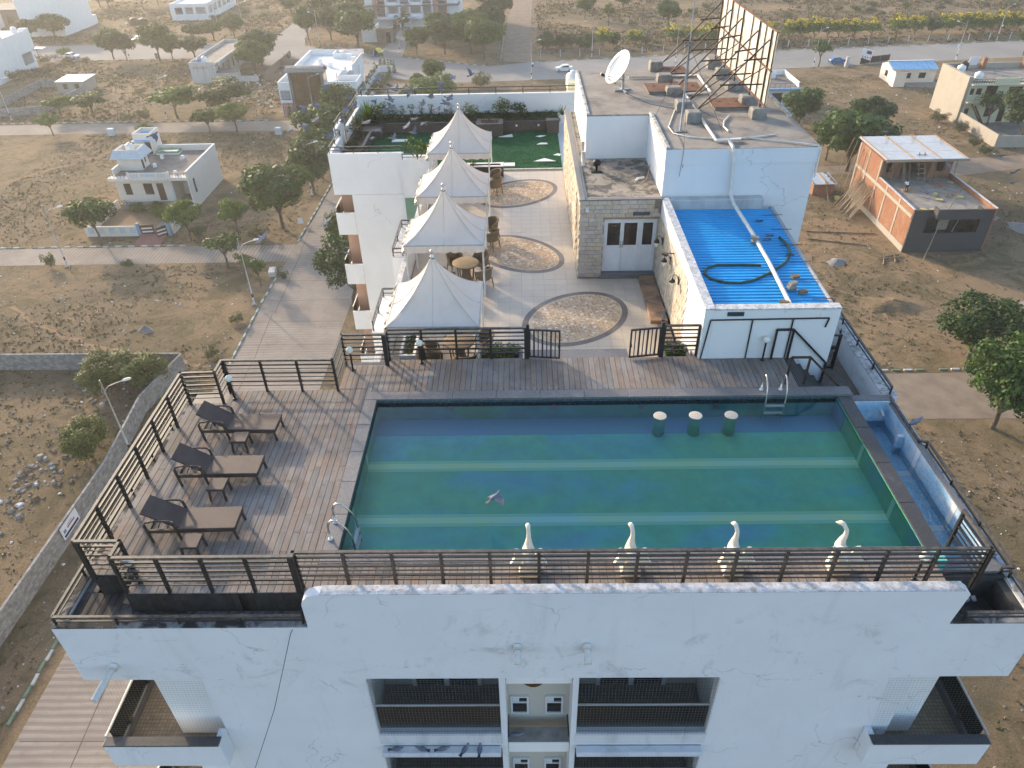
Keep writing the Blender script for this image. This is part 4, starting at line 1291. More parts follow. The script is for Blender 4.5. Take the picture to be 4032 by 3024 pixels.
MOS = ['mosaic_a','mosaic_b','mosaic_c','mosaic_d','mosaic_e','mosaic_f']
for name,cx,cy,a,b_,rot in (('near',1.70,20.70,1.98,1.48,R(42)),('mid',-.22,25.50,2.0,1.36,R(-40)),('far',-.22,31.50,2.0,1.42,R(38))):
    ov = part(ter,'oval_inlay','oval_border',lambda b: b.prism([(cx + a * math.cos(t) * math.cos(rot) - b_ * math.sin(t) * math.sin(rot),cy + a * math.cos(t) * math.sin(rot) + b_ * math.sin(t) * math.cos(rot)) for t in [2 * math.pi * k / 72 for k in range(72)]],ZT - .01,ZT + .004))
    def mosaic(b):
        ia,ib = a - .24,b_ - .24
        ins = lambda x,y: ((x / ia) ** 2 + (y / ib) ** 2) < 1
        g = .105
        n = int(2.2 / g)
        for j in range(-n,n):
            for i in range(-n,n):
                x,y = (i + .5 * (j % 2)) * g * 1.25,j * g
                if not ins(abs(x) + .03,abs(y) + .03): continue
                for tri in (0,1):
                    s_ = g * .60
                    q = [(-s_,-s_ * .8),(s_,-s_ * .8),(s_ * .2,s_ * .75)] if tri == 0 else [(s_ * 1.05,-s_ * .75),(s_ * 1.25,s_ * .8),(s_ * .28,s_ * .8)]
                    mi = rnd.choices(range(6),(4,4,2,3,4,2))[0]
                    vs = []
                    for u,v in q:
                        X,Y = x + u,y + v
                        vs.append((cx + X * math.cos(rot) - Y * math.sin(rot),cy + X * math.sin(rot) + Y * math.cos(rot),ZT + .0125))
                    b.add(vs,[(0,1,2)],mi)
    base = part(ov,'mosaic_bed','mosaic_b',lambda b: b.prism([(cx + (a - .2) * math.cos(t) * math.cos(rot) - (b_ - .2) * math.sin(t) * math.sin(rot),cy + (a - .2) * math.cos(t) * math.sin(rot) + (b_ - .2) * math.sin(t) * math.cos(rot)) for t in [2 * math.pi * k / 64 for k in range(64)]],ZT - .005,ZT + .009))
    tag(part(ov,'mosaic_chips',MOS,mosaic),kind='stuff')
part(ter,'landing','granite_grey',lambda b: (b.cbox(.10,2.92,16.93,17.38,ZT,32.07,.01),b.cbox(.10,2.92,17.385,17.70,ZT,31.75,.01),b.cbox(.10,2.92,17.705,18.02,ZT,31.43,.01)))
part(ter,'slate_bench','slate_warm',lambda b: b.cbox(4.10,4.66,20.25,23.35,ZT + .001,ZT + .12,.01))
part(ter,'turf_edge','kerb_white',lambda b: b.cbox(-4.1,1.93,34.43,34.56,ZT - .05,ZT + .03,.01))

# ------------------------------------------------------------------ railings
def railing(label,pts,z,h=1.02,step=.92,name='deck_railing',end_posts=(True,True)):
    """posts and seven rails, heavy and light in turn, along a broken line"""
    t = thing(name,label,'railing',(pts[0][0],pts[0][1],z))
    n_rails = [(.985,.062,.05,'rail_top'),(.85,.042,.042,'rail_steel'),(.73,.020,.022,'rail_steel'),(.60,.042,.042,'rail_steel'),(.47,.020,.022,'rail_steel'),(.34,.042,.042,'rail_steel'),(.20,.020,.022,'rail_steel')]
    done = set()
    for (x0,y0),(x1,y1) in zip(pts,pts[1:]):
        L = math.hypot(x1 - x0,y1 - y0)
        n = max(1,round(L / step))
        dx,dy = (x1 - x0) / L,(y1 - y0) / L
        for f,w,hh,m in n_rails:
            e = .03 if f > .95 else -.03
            part(t,'rail',m,lambda b: b.bar((x0 - dx * e,y0 - dy * e,z + h * f),(x1 + dx * e,y1 + dy * e,z + h * f),w,hh))
        for i in range(n + 1):
            x,y = x0 + (x1 - x0) * i / n,y0 + (y1 - y0) * i / n
            k = (round(x,2),round(y,2))
            if k in done: continue
            done.add(k)
            part(t,'post','rail_steel',lambda b: b.box(x - .03,x + .03,y - .03,y + .03,z - .12,z + h * .955))
    return t
railing('dark steel railing stepping back round left edge of lounger deck',[(-8.74,9.43),(-8.74,14.95),(-7.88,14.98),(-7.88,15.50)],ZD)
railing('dark steel railing behind loungers overlooking the concrete lane',[(-7.82,15.50),(-4.98,15.48),(-4.98,16.66),(-3.86,16.66)],ZD)
railing('dark steel railing between deck and nearest white gazebo',[(-3.80,16.62),(-3.80,16.90),(.02,16.90)],ZD)
railing('short dark steel railing in front of right flower bed',[(3.84,16.92),(4.78,16.92)],ZD)
railing('dark steel railing on front left corner above lower ledge',[(-8.68,9.40),(-7.83,9.40),(-7.83,8.99),(-4.46,8.99)],ZD)
railing('long dark steel railing behind the raised front parapet',[(-4.40,8.99),(-4.40,9.09),(8.55,9.06)],ZD)
railing('brown steel railing going back from front corner over channel',[(8.57,9.02),(8.53,10.0)],ZD)

def low_rail(label,pts,z,h=.24,step=1.1,name='parapet_rail'):
    t = thing(name,label,'railing',(pts[0][0],pts[0][1],z))
    for (x0,y0),(x1,y1) in zip(pts,pts[1:]):
        L = math.hypot(x1 - x0,y1 - y0)
        for f,w,m in ((1.0,.055,'rail_top'),(.45,.03,'rail_steel')):
            part(t,'rail',m,lambda b: b.bar((x0,y0,z + h * f),(x1,y1,z + h * f),w,w * .8))
        n = max(1,round(L / step))
        for i in range(n + (1 if (x1,y1) == pts[-1] else 0)):
            x,y = x0 + (x1 - x0) * i / n,y0 + (y1 - y0) * i / n
            part(t,'post','rail_steel',lambda b: b.box(x - .018,x + .018,y - .018,y + .018,z - .02,z + h * .93))
    return t
low_rail('low rail along blackened parapet round the lower ledge',[(-4.35,8.58),(-9.20,8.58),(-9.20,15.68),(-4.4,15.69)],31.64)
low_rail('low rail on parapet beside overflow channel',[(8.3,8.56),(9.68,8.56),(9.68,9.55)],31.64)
low_rail('low rail stepping outwards on parapet behind overflow channel',[(9.52,9.62),(9.74,9.62),(9.74,13.42),(9.54,13.46),(9.54,15.2)],31.65)
low_rail('low rail on right parapet past the iron gate',[(9.60,15.35),(9.60,20.0),(9.3,20.05),(9.3,23.6)],31.87)
low_rail('low rail on garden wing parapet above the lane',[(-5.75,34.58),(-9.24,34.58),(-9.24,37.2),(-9.47,37.2)],32.0,.30)
low_rail('low rail with square jogs along garden side wall',[(-9.47,37.2),(-9.47,38.9),(-9.24,38.95),(-9.24,42.5)],32.36,.30)
low_rail('long low rail on white wall behind the roof garden',[(-9.0,42.5),(3.1,42.45)],32.56,.34,1.6)
low_rail('low rail round balcony box left of second nearest gazebo',[(-4.33,23.78),(-4.68,23.78),(-4.68,26.22),(-4.33,26.22)],31.9,.30,1.2)
low_rail('low rail in front of plumeria box beside farthest gazebo',[(-5.62,33.68),(-4.20,33.68)],31.95,.26,.7)
low_rail('rusty low rail on box beside nearest gazebo',[(-4.70,19.25),(-4.70,21.35),(-4.3,21.35)],31.62,.3,1.0)

# pool gate leaves, both standing open
def gate(label,hinge,end,z):
    t = thing('pool_gate',label,'gate',(hinge[0],hinge[1],z))
    (x0,y0),(x1,y1) = hinge,end
    part(t,'gate_post','rail_steel',lambda b: b.box(x0 - .04,x0 + .04,y0 - .04,y0 + .04,z - .1,z + 1.12))
    P = lambda f,h: (x0 + (x1 - x0) * f,y0 + (y1 - y0) * f,z + h)
    part(t,'gate_frame','rail_steel',lambda b: (b.bar(P(.04,.95),P(1,.95),.045),b.bar(P(.04,.07),P(1,.07),.045),b.bar(P(.06,.07),P(.06,.95),.045),b.bar(P(.98,.07),P(.98,.95),.045)))
    for i in range(6):
        f = .06 + .92 * (i + 1) / 7
        w = .045 if i % 2 == 0 else .026
        part(t,'gate_bar','rail_steel',lambda b: b.bar(P(f,.08),P(f,.94),w))
    part(t,'latch','black_steel',lambda b: b.obox(P(.97,.45),(.06,.06,.1)))
    return t
gate('left open leaf of the barred pool gate',(.09,16.90),(.98,16.80),ZD)
gate('right open leaf of the barred pool gate',(3.78,16.92),(2.90,16.80),ZD)
gate('inner barred gate leaf swung back towards slate bench',(3.80,17.1),(4.02,18.0),ZD - .02)

# spear topped gate on the walkway
sg = thing('iron_gate','narrow black iron gate with spear tops on walkway','gate',(8.55,17.7,ZT))
part(sg,'gate_frame','black_steel',lambda b: (b.bar((8.62,17.72,ZT + .05),(9.05,17.62,ZT + .05),.05),b.bar((8.62,17.72,ZT + 1.15),(9.05,17.62,ZT + 1.15),.05),b.bar((8.62,17.72,ZT),(8.62,17.72,ZT + 1.2),.05),b.bar((9.05,17.62,ZT),(9.05,17.62,ZT + 1.2),.05)))
for i in range(3):
    x,y = 8.66 + i * .17,17.71 - i * .04
    part(sg,'gate_bar','black_steel',lambda b: (b.bar((x,y,ZT + .05),(x,y,ZT + 1.15),.028),b.lathe([(.012,1.15),(.012,1.22),(.04,1.27),(.012,1.36),(.001,1.40)],(x,y,ZT),6)))
part(sg,'lock_box','black_steel',lambda b: b.obox((8.93,17.62,ZT + .75),(.14,.05,.12)))

# stair handrails
for lab,y,pts in (('back handrail of the stone steps against white wall',16.72,[(6.82,32.1),(6.82,33.05),(7.27,33.05),(8.37,31.95),(8.37,31.1)]),('front handrail of the stone steps beside pool coping',15.55,[(6.88,32.1),(6.88,32.95),(7.36,32.95),(8.36,31.95),(8.36,31.1)])):
    t = thing('handrail',lab,'handrail',(pts[0][0],y,pts[0][1]))
    for (x0,z0),(x1,z1) in zip(pts,pts[1:]):
        part(t,'rail' if abs(x1 - x0) > .01 else 'post','brown_steel' if y < 16 else 'black_steel',lambda b: b.bar((x0,y,z0),(x1,y,z1),.05))
    part(t,'post','brown_steel' if y < 16 else 'black_steel',lambda b: b.box(pts[2][0] - .025,pts[2][0] + .025,y - .025,y + .025,32.0,pts[2][1] - .02))

# ------------------------------------------------------------------ garden lamps with globes
for lab,x,y in (('white globe lamp in corner behind farthest lounger',-7.65,15.16),('white globe lamp at railing corner left of nearest gazebo',-4.75,16.41),('white globe lamp before the railing of nearest gazebo',-2.88,16.72),
                  ('white globe lamp in front of the wash room wall',6.57,16.66),('white globe lamp at right end of front deck',7.49,9.16),('white globe lamp at front left deck corner',-7.66,9.19)):
    t = thing('globe_lamp',lab,'lamp',(x,y,ZD))
    part(t,'base','black_steel',lambda b: b.lathe([(.06,0),(.06,.02),(.03,.04)],(x,y,ZD),12))
    part(t,'post','black_steel',lambda b: b.lathe([(.026,.03),(.026,.56),(.04,.57),(.04,.6)],(x,y,ZD),10))
    part(t,'globe','globe_glass',lambda b: b.lathe([(.045,.59)] + [(.095 * math.sin(math.pi * k / 12),.675 - .095 * math.cos(math.pi * k / 12)) for k in range(3,12)] + [(.004,.77)],(x,y,ZD),20))

# ------------------------------------------------------------------ pool ladders
def ladder(label,c,d,z,step_out):
    """two hoops over the coping; c the two deck flanges, d unit vector towards the water"""
    t = thing('pool_ladder',label,'ladder',(c[0][0],c[0][1],z))
    for (x,y) in c:
        pts = []
        for u,h in ((0,0),(0,.40),(.03,.50),(.10,.56),(.19,.55),(.30,.44),(.40,.28),(.46,.05),(.47,-.30),(.47,-.60)):
            pts.append((x + d[0] * u,y + d[1] * u,z + h))
        part(t,'hoop_rail','chrome',lambda b: b.tube(pts,.022,10))
        part(t,'flange','white_plastic',lambda b: b.lathe([(.055,0),(.055,.015),(.03,.03)],(x,y,z + .01),16))
    (xa,ya),(xb,yb) = c
    for k,h in enumerate((-.17,-.40)):
        part(t,'tread','white_plastic',lambda b: b.bar((xa + d[0] * .47,ya + d[1] * .47,z + h),(xb + d[0] * .47,yb + d[1] * .47,z + h),.085,.03))
    return t
ladder('chrome pool ladder on coping beside the loungers',((-4.10,10.29),(-4.10,10.77)),(1,0),32.105,0)
ladder('chrome pool ladder at back coping near the stone steps',((6.18,15.30),(6.68,15.30)),(0,-1),32.105,0)
# ------------------------------------------------------------------ sun loungers and low tables
def lounger(x,y,z,label):
    t = thing('sun_lounger',label,'sun lounger',(x,y,z))
    # x = 0 at the rear leg, foot end at x = 1.82; half width .30
    V = lambda a,b,c: (x + a,y + b,z + c)
    hw = .30
    part(t,'frame','lounge_frame',lambda b: (b.box(x + .02,x + 1.84,y - hw,y - hw + .045,z + .25,z + .335),b.box(x + .02,x + 1.84,y + hw - .045,y + hw,z + .25,z + .335),b.box(x + 1.80,x + 1.84,y - hw + .046,y + hw - .046,z + .25,z + .335),b.box(x + .02,x + .06,y - hw + .046,y + hw - .046,z + .25,z + .31)))
    part(t,'seat','wicker_dark',lambda b: b.cbox(x + .66,x + 1.86,y - hw - .01,y + hw + .01,z + .336,z + .375,.012))
    def back(b):
        h0,h1 = V(.68,0,.36),V(.02,0,.80)
        d = (Vector(h1) - Vector(h0)); L = d.length
        a = math.atan2(d.z,-d.x)
        c = (Vector(h0) + Vector(h1)) / 2
        b.obox(c,(L,2 * hw - .07,.04),(0,a,0))
    part(t,'backrest','wicker_dark',back)
    part(t,'back_strut','lounge_frame',lambda b: (b.bar(V(.36,-.18,.56),V(.20,-.18,.28),.022),b.bar(V(.36,.18,.56),V(.20,.18,.28),.022)))
    for sy in (-1,1):
        yy = sy * (hw + .005)
        part(t,'armrest','lounge_frame',lambda b: b.tube([V(.02,yy,.50),V(.06,yy,.57),V(.20,yy,.605),V(.40,yy,.615),V(.56,yy,.60),V(.62,yy,.56)],.022,8))
        part(t,'arm_post','lounge_frame',lambda b: b.bar(V(.615,yy,.57),V(.68,yy,.0),.042))
        part(t,'arm_post','lounge_frame',lambda b: b.bar(V(.015,yy,.51),V(.06,yy,0),.042))
        part(t,'leg','lounge_frame',lambda b: b.bar(V(1.80,sy * (hw - .03),.26),V(1.83,sy * (hw - .03),0),.045))
    return t
lounger(-7.90,10.57,ZD,'brown wicker sun lounger closest to the front railing').rotation_euler = (0,0,R(1.2))
lounger(-7.90,12.23,ZD,'brown wicker sun lounger between the other two loungers')
lounger(-7.90,13.80,ZD,'brown wicker sun lounger closest to the back railing').rotation_euler = (0,0,R(-1.6))
for y,lab in ((9.98,'low square wicker table beside front railing and lounger'),(11.62,'low square wicker table between front and middle lounger'),(13.22,'low square wicker table between middle and back lounger')):
    x = -6.84
    t = thing('side_table',lab,'side table',(x,y,ZD))
    part(t,'table_top','wicker_dark',lambda b: b.cbox(x - .19,x + .19,y - .19,y + .19,ZD + .31,ZD + .36,.012))
    for sx in (-1,1):
        for sy in (-1,1):
            part(t,'leg','lounge_frame',lambda b: b.bar((x + sx * .155,y + sy * .155,ZD + .31),(x + sx * .175,y + sy * .175,ZD),.04))

# ------------------------------------------------------------------ swan figures at the front of the pool
def swan(x,y,z,label,lean):
    t = thing('swan_statue',label,'statue',(x,y,z))
    part(t,'plinth','swan_plaster',lambda b: (b.cbox(x - .19,x + .19,y - .13,y + .17,z + .004,z + .17,.015),b.cbox(x - .165,x + .165,y - .11,y + .15,z + .171,z + .36,.02)))
    def bodyf(b):
        pts = [(0,-.20,.50),(0,-.14,.47),(0,-.02,.45),(0,.12,.47),(.0,.20,.55),(lean * .02,.22,.66),(lean * .045,.215,.78),(lean * .04,.22,.90),(0,.24,.985),(-lean * .035,.265,1.035),(-lean * .07,.30,1.035),(-lean * .11,.34,1.00),(-lean * .13,.365,.985)]
        rs = [.02,.10,.15,.145,.10,.066,.047,.040,.038,.046,.046,.022,.008]
        b.tube([(x + p[0],y + p[1],z + p[2]) for p in pts],rs,14)
    part(t,'body','swan_plaster',bodyf)
    for sx in (-1,1):
        out = [(0,-.04),(.06,.10),(.15,.20),(.21,.22),(.24,.15),(.22,.05),(.29,-.02),(.34,-.09),(.27,-.11),(.24,-.17),(.16,-.14),(.05,-.12)]
        def wing(b):
            n = len(out)
            vs = []
            for off in (-.04,.04):
                for u,v in out:
                    vs.append((x + sx * (.09 + u * .8),y - .02 + off - u * .35 + v * .15,z + .52 + v))
            b.add(vs,[list(range(n)),[n + i for i in range(n)][::-1]] + [(i,n + i,n + (i + 1) % n,(i + 1) % n) for i in range(n)])
        part(t,'wing','swan_plaster',wing)
    return t
for i,(x,lean,lab) in enumerate(((.03,.15,'cream swan statue farthest from channel, neck straight up'),(2.03,.45,'cream swan statue, second along from the loungers end'),(4.03,.6,'cream swan statue, third along from the loungers end'),(6.10,1.1,'cream swan statue nearest channel with strongly curved neck'))):
    swan(x,9.40,ZD,lab,lean)

# ------------------------------------------------------------------ white gazebos
def gazebo(cx,cy,wx,wy,label,zb=ZT):
    t = thing('gazebo',label,'gazebo',(cx,cy,zb))
    ze,za = 33.04,34.59
    def canopy(b):
        NR,NA = 18,56
        vs = []
        for i in range(NR + 1):
            r = 1 - i / NR * .965
            s_ = r ** .35
            for k in range(NA):
                th = 2 * math.pi * (k + .0) / NA
                c,s = math.cos(th),math.sin(th)
                sq = 1 / max(abs(c),abs(s))
                rad = r * (1 + (sq - 1) * s_)
                hip = (sq - 1) / .4142
                z = ze + (za - ze) * ((1 - r) ** 1.75 * .80 + (1 - r) * .20) + .07 * hip * math.sin(math.pi * (1 - r)) * r
                z -= (.05 + .02 * math.sin(cy * 3 + k * .11)) * (1 - hip) * math.sin(math.pi * (1 - r)) * r - .012 * r * math.sin(th * 13 + cy * 5) * math.sin(math.pi * r) - .006 * math.sin(th * 29 + cy + i)
                vs.append((cx + wx / 2 * rad * c,cy + wy / 2 * rad * s,z))
        fs = [(i * NA + k,i * NA + (k + 1) % NA,(i + 1) * NA + (k + 1) % NA,(i + 1) * NA + k) for i in range(NR) for k in range(NA)]
        b.add(vs,fs,0,True)
    cn = part(t,'canopy','sailcloth',canopy)
    def seams(b):
        for k,(sx,sy) in enumerate(((-1,-1),(1,-1),(1,1),(-1,1),(0,-1),(1,0),(-1,0))):
            pts = []
            for i in range(13):
                r = 1 - i / 12 * .94
                sq = 1.4142 if sx and sy else 1.0
                s_ = r ** .35
                rad = r * (1 + (sq - 1) * s_)
                dx,dy = (sx,sy)
                n = math.hypot(dx,dy)
                hip = (sq - 1) / .4142
                z = ze + (za - ze) * ((1 - r) ** 1.75 * .80 + (1 - r) * .20) + .07 * hip * math.sin(math.pi * (1 - r)) * r
                z -= 0 if hip else .05 * math.sin(math.pi * (1 - r)) * r
                pts.append((cx + wx / 2 * rad * dx / n,cy + wy / 2 * rad * dy / n,z + .006))
            b.tube(pts,.008,5)
    part(cn,'seam','seam',seams)
    def valance(b):
        for sx,sy in ((0,-1),(1,0),(0,1),(-1,0)):
            N = 40
            a,d = [],[]
            for i in range(N + 1):
                f = -1 + 2 * i / N
                if sx == 0: x,y = cx + f * wx / 2,cy + sy * (wy / 2 + .006)
                else: x,y = cx + sx * (wx / 2 + .006),cy + f * wy / 2
                w = .012 * math.sin(i * 1.7)
                a.append((x + (w if sx else 0),y + (w if sy else 0),ze - .02))
                d.append((x + (w * 2 if sx else 0),y + (w * 2 if sy else 0),ze - .24 - .04 * abs(math.sin(i / N * math.pi * 7))))
            b.add(a + d,[(i,i + 1,N + 2 + i,N + 1 + i) for i in range(N)],0,True)
    part(t,'valance','sailcloth',valance)
    part(t,'eave_tube','lamp_metal',lambda b: b.tube([(cx - wx / 2,cy - wy / 2,ze - .005),(cx + wx / 2,cy - wy / 2,ze - .005),(cx + wx / 2,cy + wy / 2,ze - .005),(cx - wx / 2,cy + wy / 2,ze - .005),(cx - wx / 2,cy - wy / 2,ze - .005)],.022,6))
    for sx in (-1,1):
        for sy in (-1,1):
            part(t,'post','white_plastic',lambda b: b.tube([(cx + sx * (wx / 2 - .04),cy + sy * (wy / 2 - .04),zb),(cx + sx * (wx / 2 - .04),cy + sy * (wy / 2 - .04),ze)],.032,8))
    part(t,'finial','chrome',lambda b: b.lathe([(.085,za - .09),(.06,za - .02),(.025,za + .02),(.022,za + .05),(.055,za + .085),(.06,za + .115),(.045,za + .15),(.005,za + .165)],(cx,cy,0),14))
    # torn side curtain bunched at the lane side
    def flap(b):
        N,K = 16,5
        vs = []
        for i in range(N + 1):
            for k in range(K):
                f = i / N
                vs.append((cx - wx / 2 - .05 + .07 * math.sin(i * 2.1 + k * 1.3),cy - wy / 2 + f * wy,ze - .03 - k * .07 - .05 * math.sin(i * 1.1)))
        b.add(vs,[(i * K + k,i * K + k + 1,(i + 1) * K + k + 1,(i + 1) * K + k) for i in range(N) for k in range(K - 1)],0,True)
    part(t,'rolled_curtain','sailcloth_worn',flap)
    return t
gazebo(-2.55,18.39,2.58,2.56,'white pointed gazebo next to the pool deck railing')
gazebo(-2.65,23.31,2.67,2.19,'white pointed gazebo, second out from the pool deck')
gazebo(-2.69,27.58,2.69,2.38,'white pointed gazebo, third out from the pool deck')
gazebo(-2.76,32.66,2.68,2.88,'white pointed gazebo next to the roof garden turf')

# ------------------------------------------------------------------ wicker tables and tub chairs
def wicker_chair(label):
    t = thing('wicker_chair',label,'chair',(0,0,0),'wicker chairs round the terrace tables')
    part(t,'seat','wicker_tan',lambda b: b.lathe([(.20,.36),(.25,.38),(.255,.42),(.22,.445)],(0,0,0),18))
    def back(b):
        N,K = 22,4
        vs = []
        for i in range(N + 1):
            a = R(-118 + 236 * i / N)
            arm = abs(i / N - .5) * 2
            top = .80 - .16 * arm ** 2
            for k in range(K + 1):
                f = k / K
                r_ = .255 + .045 * f
                vs.append((-math.cos(a) * r_,math.sin(a) * r_,.42 + (top - .42) * f))
        n = len(vs)
        vs += [(x * .93,y * .93,z) for x,y,z in vs]
        q = lambda i,k: i * (K + 1) + k
        fs = []
        for i in range(N):
            for k in range(K):
                fs.append((q(i,k),q(i,k + 1),q(i + 1,k + 1),q(i + 1,k)))
                fs.append((n + q(i,k),n + q(i + 1,k),n + q(i + 1,k + 1),n + q(i,k + 1)))
        b.add(vs,fs,0,True)
    part(t,'backrest','wicker_tan',back)
    part(t,'top_rail','wicker_tan',lambda b: b.tube([(-math.cos(R(-122 + 244 * i / 20)) * .295,math.sin(R(-122 + 244 * i / 20)) * .295,.805 - .165 * (abs(i / 20 - .5) * 2) ** 2) for i in range(21)],.032,8))
    for sx in (-1,1):
        for sy in (-1,1):
            part(t,'leg','wicker_tan',lambda b: b.tube([(sx * .19,sy * .19,.40),(sx * .235,sy * .235,0)],[.024,.018],7))
    for sy in (-1,1):
        part(t,'arm_post','wicker_tan',lambda b: b.tube([(.17,sy * .25,.63),(.19,sy * .22,.40)],.022,7))
    return t
def wicker_table(x,y,z,label):
    t = thing('wicker_table',label,'table',(x,y,z))
    part(t,'table_top','wicker_tan',lambda b: b.lathe([(.46,.70),(.475,.72),(.475,.745),(.45,.755)],(x,y,z),32))
    part(t,'base','wicker_tan',lambda b: b.lathe([(.26,0),(.25,.04),(.18,.20),(.15,.38),(.17,.55),(.26,.70)],(x,y,z),18))
    for k in range(4):
        a = R(45 + 90 * k)
        part(t,'leg','wicker_tan',lambda b: b.tube([(x + .40 * math.cos(a),y + .40 * math.sin(a),z + .70),(x + .32 * math.cos(a),y + .32 * math.sin(a),z)],.022,7))
    return t
ch0 = None
for (x,y,who,angs,r_) in ((-1.95,18.25,'nearest gazebo',(20,110,200,290),.78),(-2.05,23.30,'second gazebo',(-35,50,125,215),.80),(-2.0,26.35,'third gazebo',(-30,35,120,215),.90),(-2.05,31.75,'farthest gazebo',(-25,30,130,220),.92)):
    wicker_table(x,y,ZT,'round tan wicker table under the %s' % who)
    for a in angs:
        p = (x + r_ * math.cos(R(a)),y + r_ * math.sin(R(a)),ZT)
        lab = 'tan wicker tub chair at the round table under the %s' % who
        if ch0 is None:
            ch0 = wicker_chair(lab); o = ch0
            o.location = p
        else:
            o = copy_tree(ch0,p,label=lab)
        o.rotation_euler = (0,0,R(a + 180 + rnd.uniform(-14,14)))
        o['group'] = 'chairs at the table under the %s' % who
# small folding tables or boxes seen behind the railing
for lab,x,y,sx,sy,h,m in (('dark low cabinet under nearest gazebo',-3.02,18.55,.28,.2,.5,'granite_dark'),):
    t = thing('low_cabinet',lab,'cabinet',(x,y,ZT))
    bx(t,'cabinet_body',m,x - sx,x + sx,y - sy,y + sy,ZT,ZT + h)
    bx(t,'cabinet_top','granite_grey',x - sx - .02,x + sx + .02,y - sy - .02,y + sy + .02,ZT + h + .001,ZT + h + .04)

# ------------------------------------------------------------------ wall lanterns
for lab,y in (('black wall lantern nearest the glazed door',22.55),('black wall lantern in middle of stone clad wall',21.15),('black wall lantern nearest the pool gate',19.80)):
    x,z = 4.69 + (23.5 - y) * .0179,32.90
    t = thing('wall_lantern',lab,'lantern',(x,y,z))
    part(t,'wall_plate','black_steel',lambda b: b.box(x - .05,x - .028,y - .04,y + .04,z - .12,z + .14))
    part(t,'bracket','black_steel',lambda b: b.tube([(x - .04,y,z + .02),(x - .10,y,z + .18),(x - .17,y,z + .22),(x - .23,y,z + .18),(x - .23,y,z + .11)],.012,7))
    part(t,'lamp_cap','black_steel',lambda b: b.lathe([(.10,-.02),(.085,.03),(.03,.09),(.01,.12)],(x - .23,y,z),10))
    part(t,'lamp_glass','globe_glass',lambda b: b.lathe([(.025,-.20),(.05,-.13),(.082,-.03),(.082,-.021)],(x - .23,y,z),10))
fl = thing('flood_light','small black floodlight on arm above middle lantern','floodlight',(4.7,20.85,33.25))
part(fl,'arm','black_steel',lambda b: b.bar((4.74,20.85,33.30),(4.50,20.85,33.32),.025))
part(fl,'lamp_head','black_steel',lambda b: b.obox((4.42,20.85,33.30),(.2,.16,.07),(0,.4,0)))

# ------------------------------------------------------------------ things on the roofs
zt = 35.602
dish = thing('satellite_dish','large white satellite dish on tower roof','satellite dish',(4.08,30.86,zt))
def bowl(b):
    c = Vector((3.95,30.86,36.45))
    n = Vector((-.78,-.30,.55)).normalized()
    a = n.cross(Vector((0,0,1))).normalized(); u = a.cross(n).normalized()
    NR,NA = 7,32
    vs = []
    for s_ in (0,1):
        for i in range(NR + 1):
            r_ = .70 * i / NR
            for k in range(NA):
                t = 2 * math.pi * k / NA
                vs.append(c + a * r_ * .92 * math.cos(t) + u * r_ * math.sin(t) + n * (.17 * (r_ / .70) ** 2 - .02 * s_))
    M_ = (NR + 1) * NA
    fs = []
    for i in range(NR):
        for k in range(NA):
            j = (k + 1) % NA
            fs.append((i * NA + k,i * NA + j,(i + 1) * NA + j,(i + 1) * NA + k))
            fs.append((M_ + i * NA + k,M_ + (i + 1) * NA + k,M_ + (i + 1) * NA + j,M_ + i * NA + j))
    fs += [(NR * NA + k,NR * NA + (k + 1) % NA,M_ + NR * NA + (k + 1) % NA,M_ + NR * NA + k) for k in range(NA)]
    b.add(vs,fs,0,True)
part(dish,'reflector','white_plastic',bowl)
part(dish,'stand','grey_plastic',lambda b: (b.tube([(4.10,30.9,zt),(4.10,30.9,zt + .55),(3.98,30.87,zt + .8)],.05,8),b.bar((3.75,30.75,zt + .03),(4.45,31.0,zt + .03),.06),b.bar((4.0,31.2,zt + .03),(4.2,30.5,zt + .03),.06)))
part(dish,'feed_arm','brown_steel',lambda b: (b.tube([(3.78,30.55,35.95),(3.22,30.55,36.30)],.014,6),b.tube([(4.1,30.5,36.1),(3.22,30.55,36.30)],.010,6),b.tube([(3.9,31.0,36.9),(3.22,30.55,36.30)],.006,5)))
part(dish,'feed_horn','black_plastic',lambda b: b.tube([(3.15,30.54,36.36),(3.26,30.56,36.28)],[.05,.065],10))

bb = thing('billboard','rain-stained billboard seen from behind on black steel frame','billboard',(8.5,30.4,zt))
for i in range(8):
    y0 = 26.45 + i * 1.0
    for z0,z1 in ((36.12,37.30),(37.31,38.55)):
        bx(bb,'sheet_panel','board_sheet',8.56,8.575,y0 + .004,y0 + .996,z0,z1)
for y in (26.5,27.75,29.5,31.7,33.5,34.44):
    part(bb,'upright','brown_steel',lambda b: b.bar((8.53,y,36.1),(8.53,y,38.55),.035))
for z in (36.14,37.30,38.53):
    part(bb,'frame_rail','rust',lambda b: b.bar((8.545,26.42,z),(8.545,34.48,z),.05))
for fy,py in ((34.33,34.35),(32.39,32.63),(30.52,30.83),(28.29,28.52),(26.99,27.01)):
    part(bb,'post','brown_steel',lambda b: b.bar((8.54,py,zt + .2),(8.52,py,38.5),.05))
    fx = 6.25
    part(bb,'strut','brown_steel',lambda b: (b.bar((fx,fy,zt + .28),(8.48,py,38.2),.045),b.bar((fx + .05,fy + .1,zt + .28),(8.48,py + .05,37.3),.03)))
    part(bb,'tie','brown_steel',lambda b: (b.bar((fx + .75,fy,zt + 1.15),(8.48,py,36.75),.045),b.bar((fx + 1.45,fy,zt + 1.95),(8.48,py,37.6),.045)))
BL = [(5.9,34.1),(5.98,32.2),(6.02,30.2),(6.02,28.1),(6.12,26.7),(8.5,34.4),(8.52,32.6),(8.55,30.8),(8.53,28.5),(8.5,27.0)]
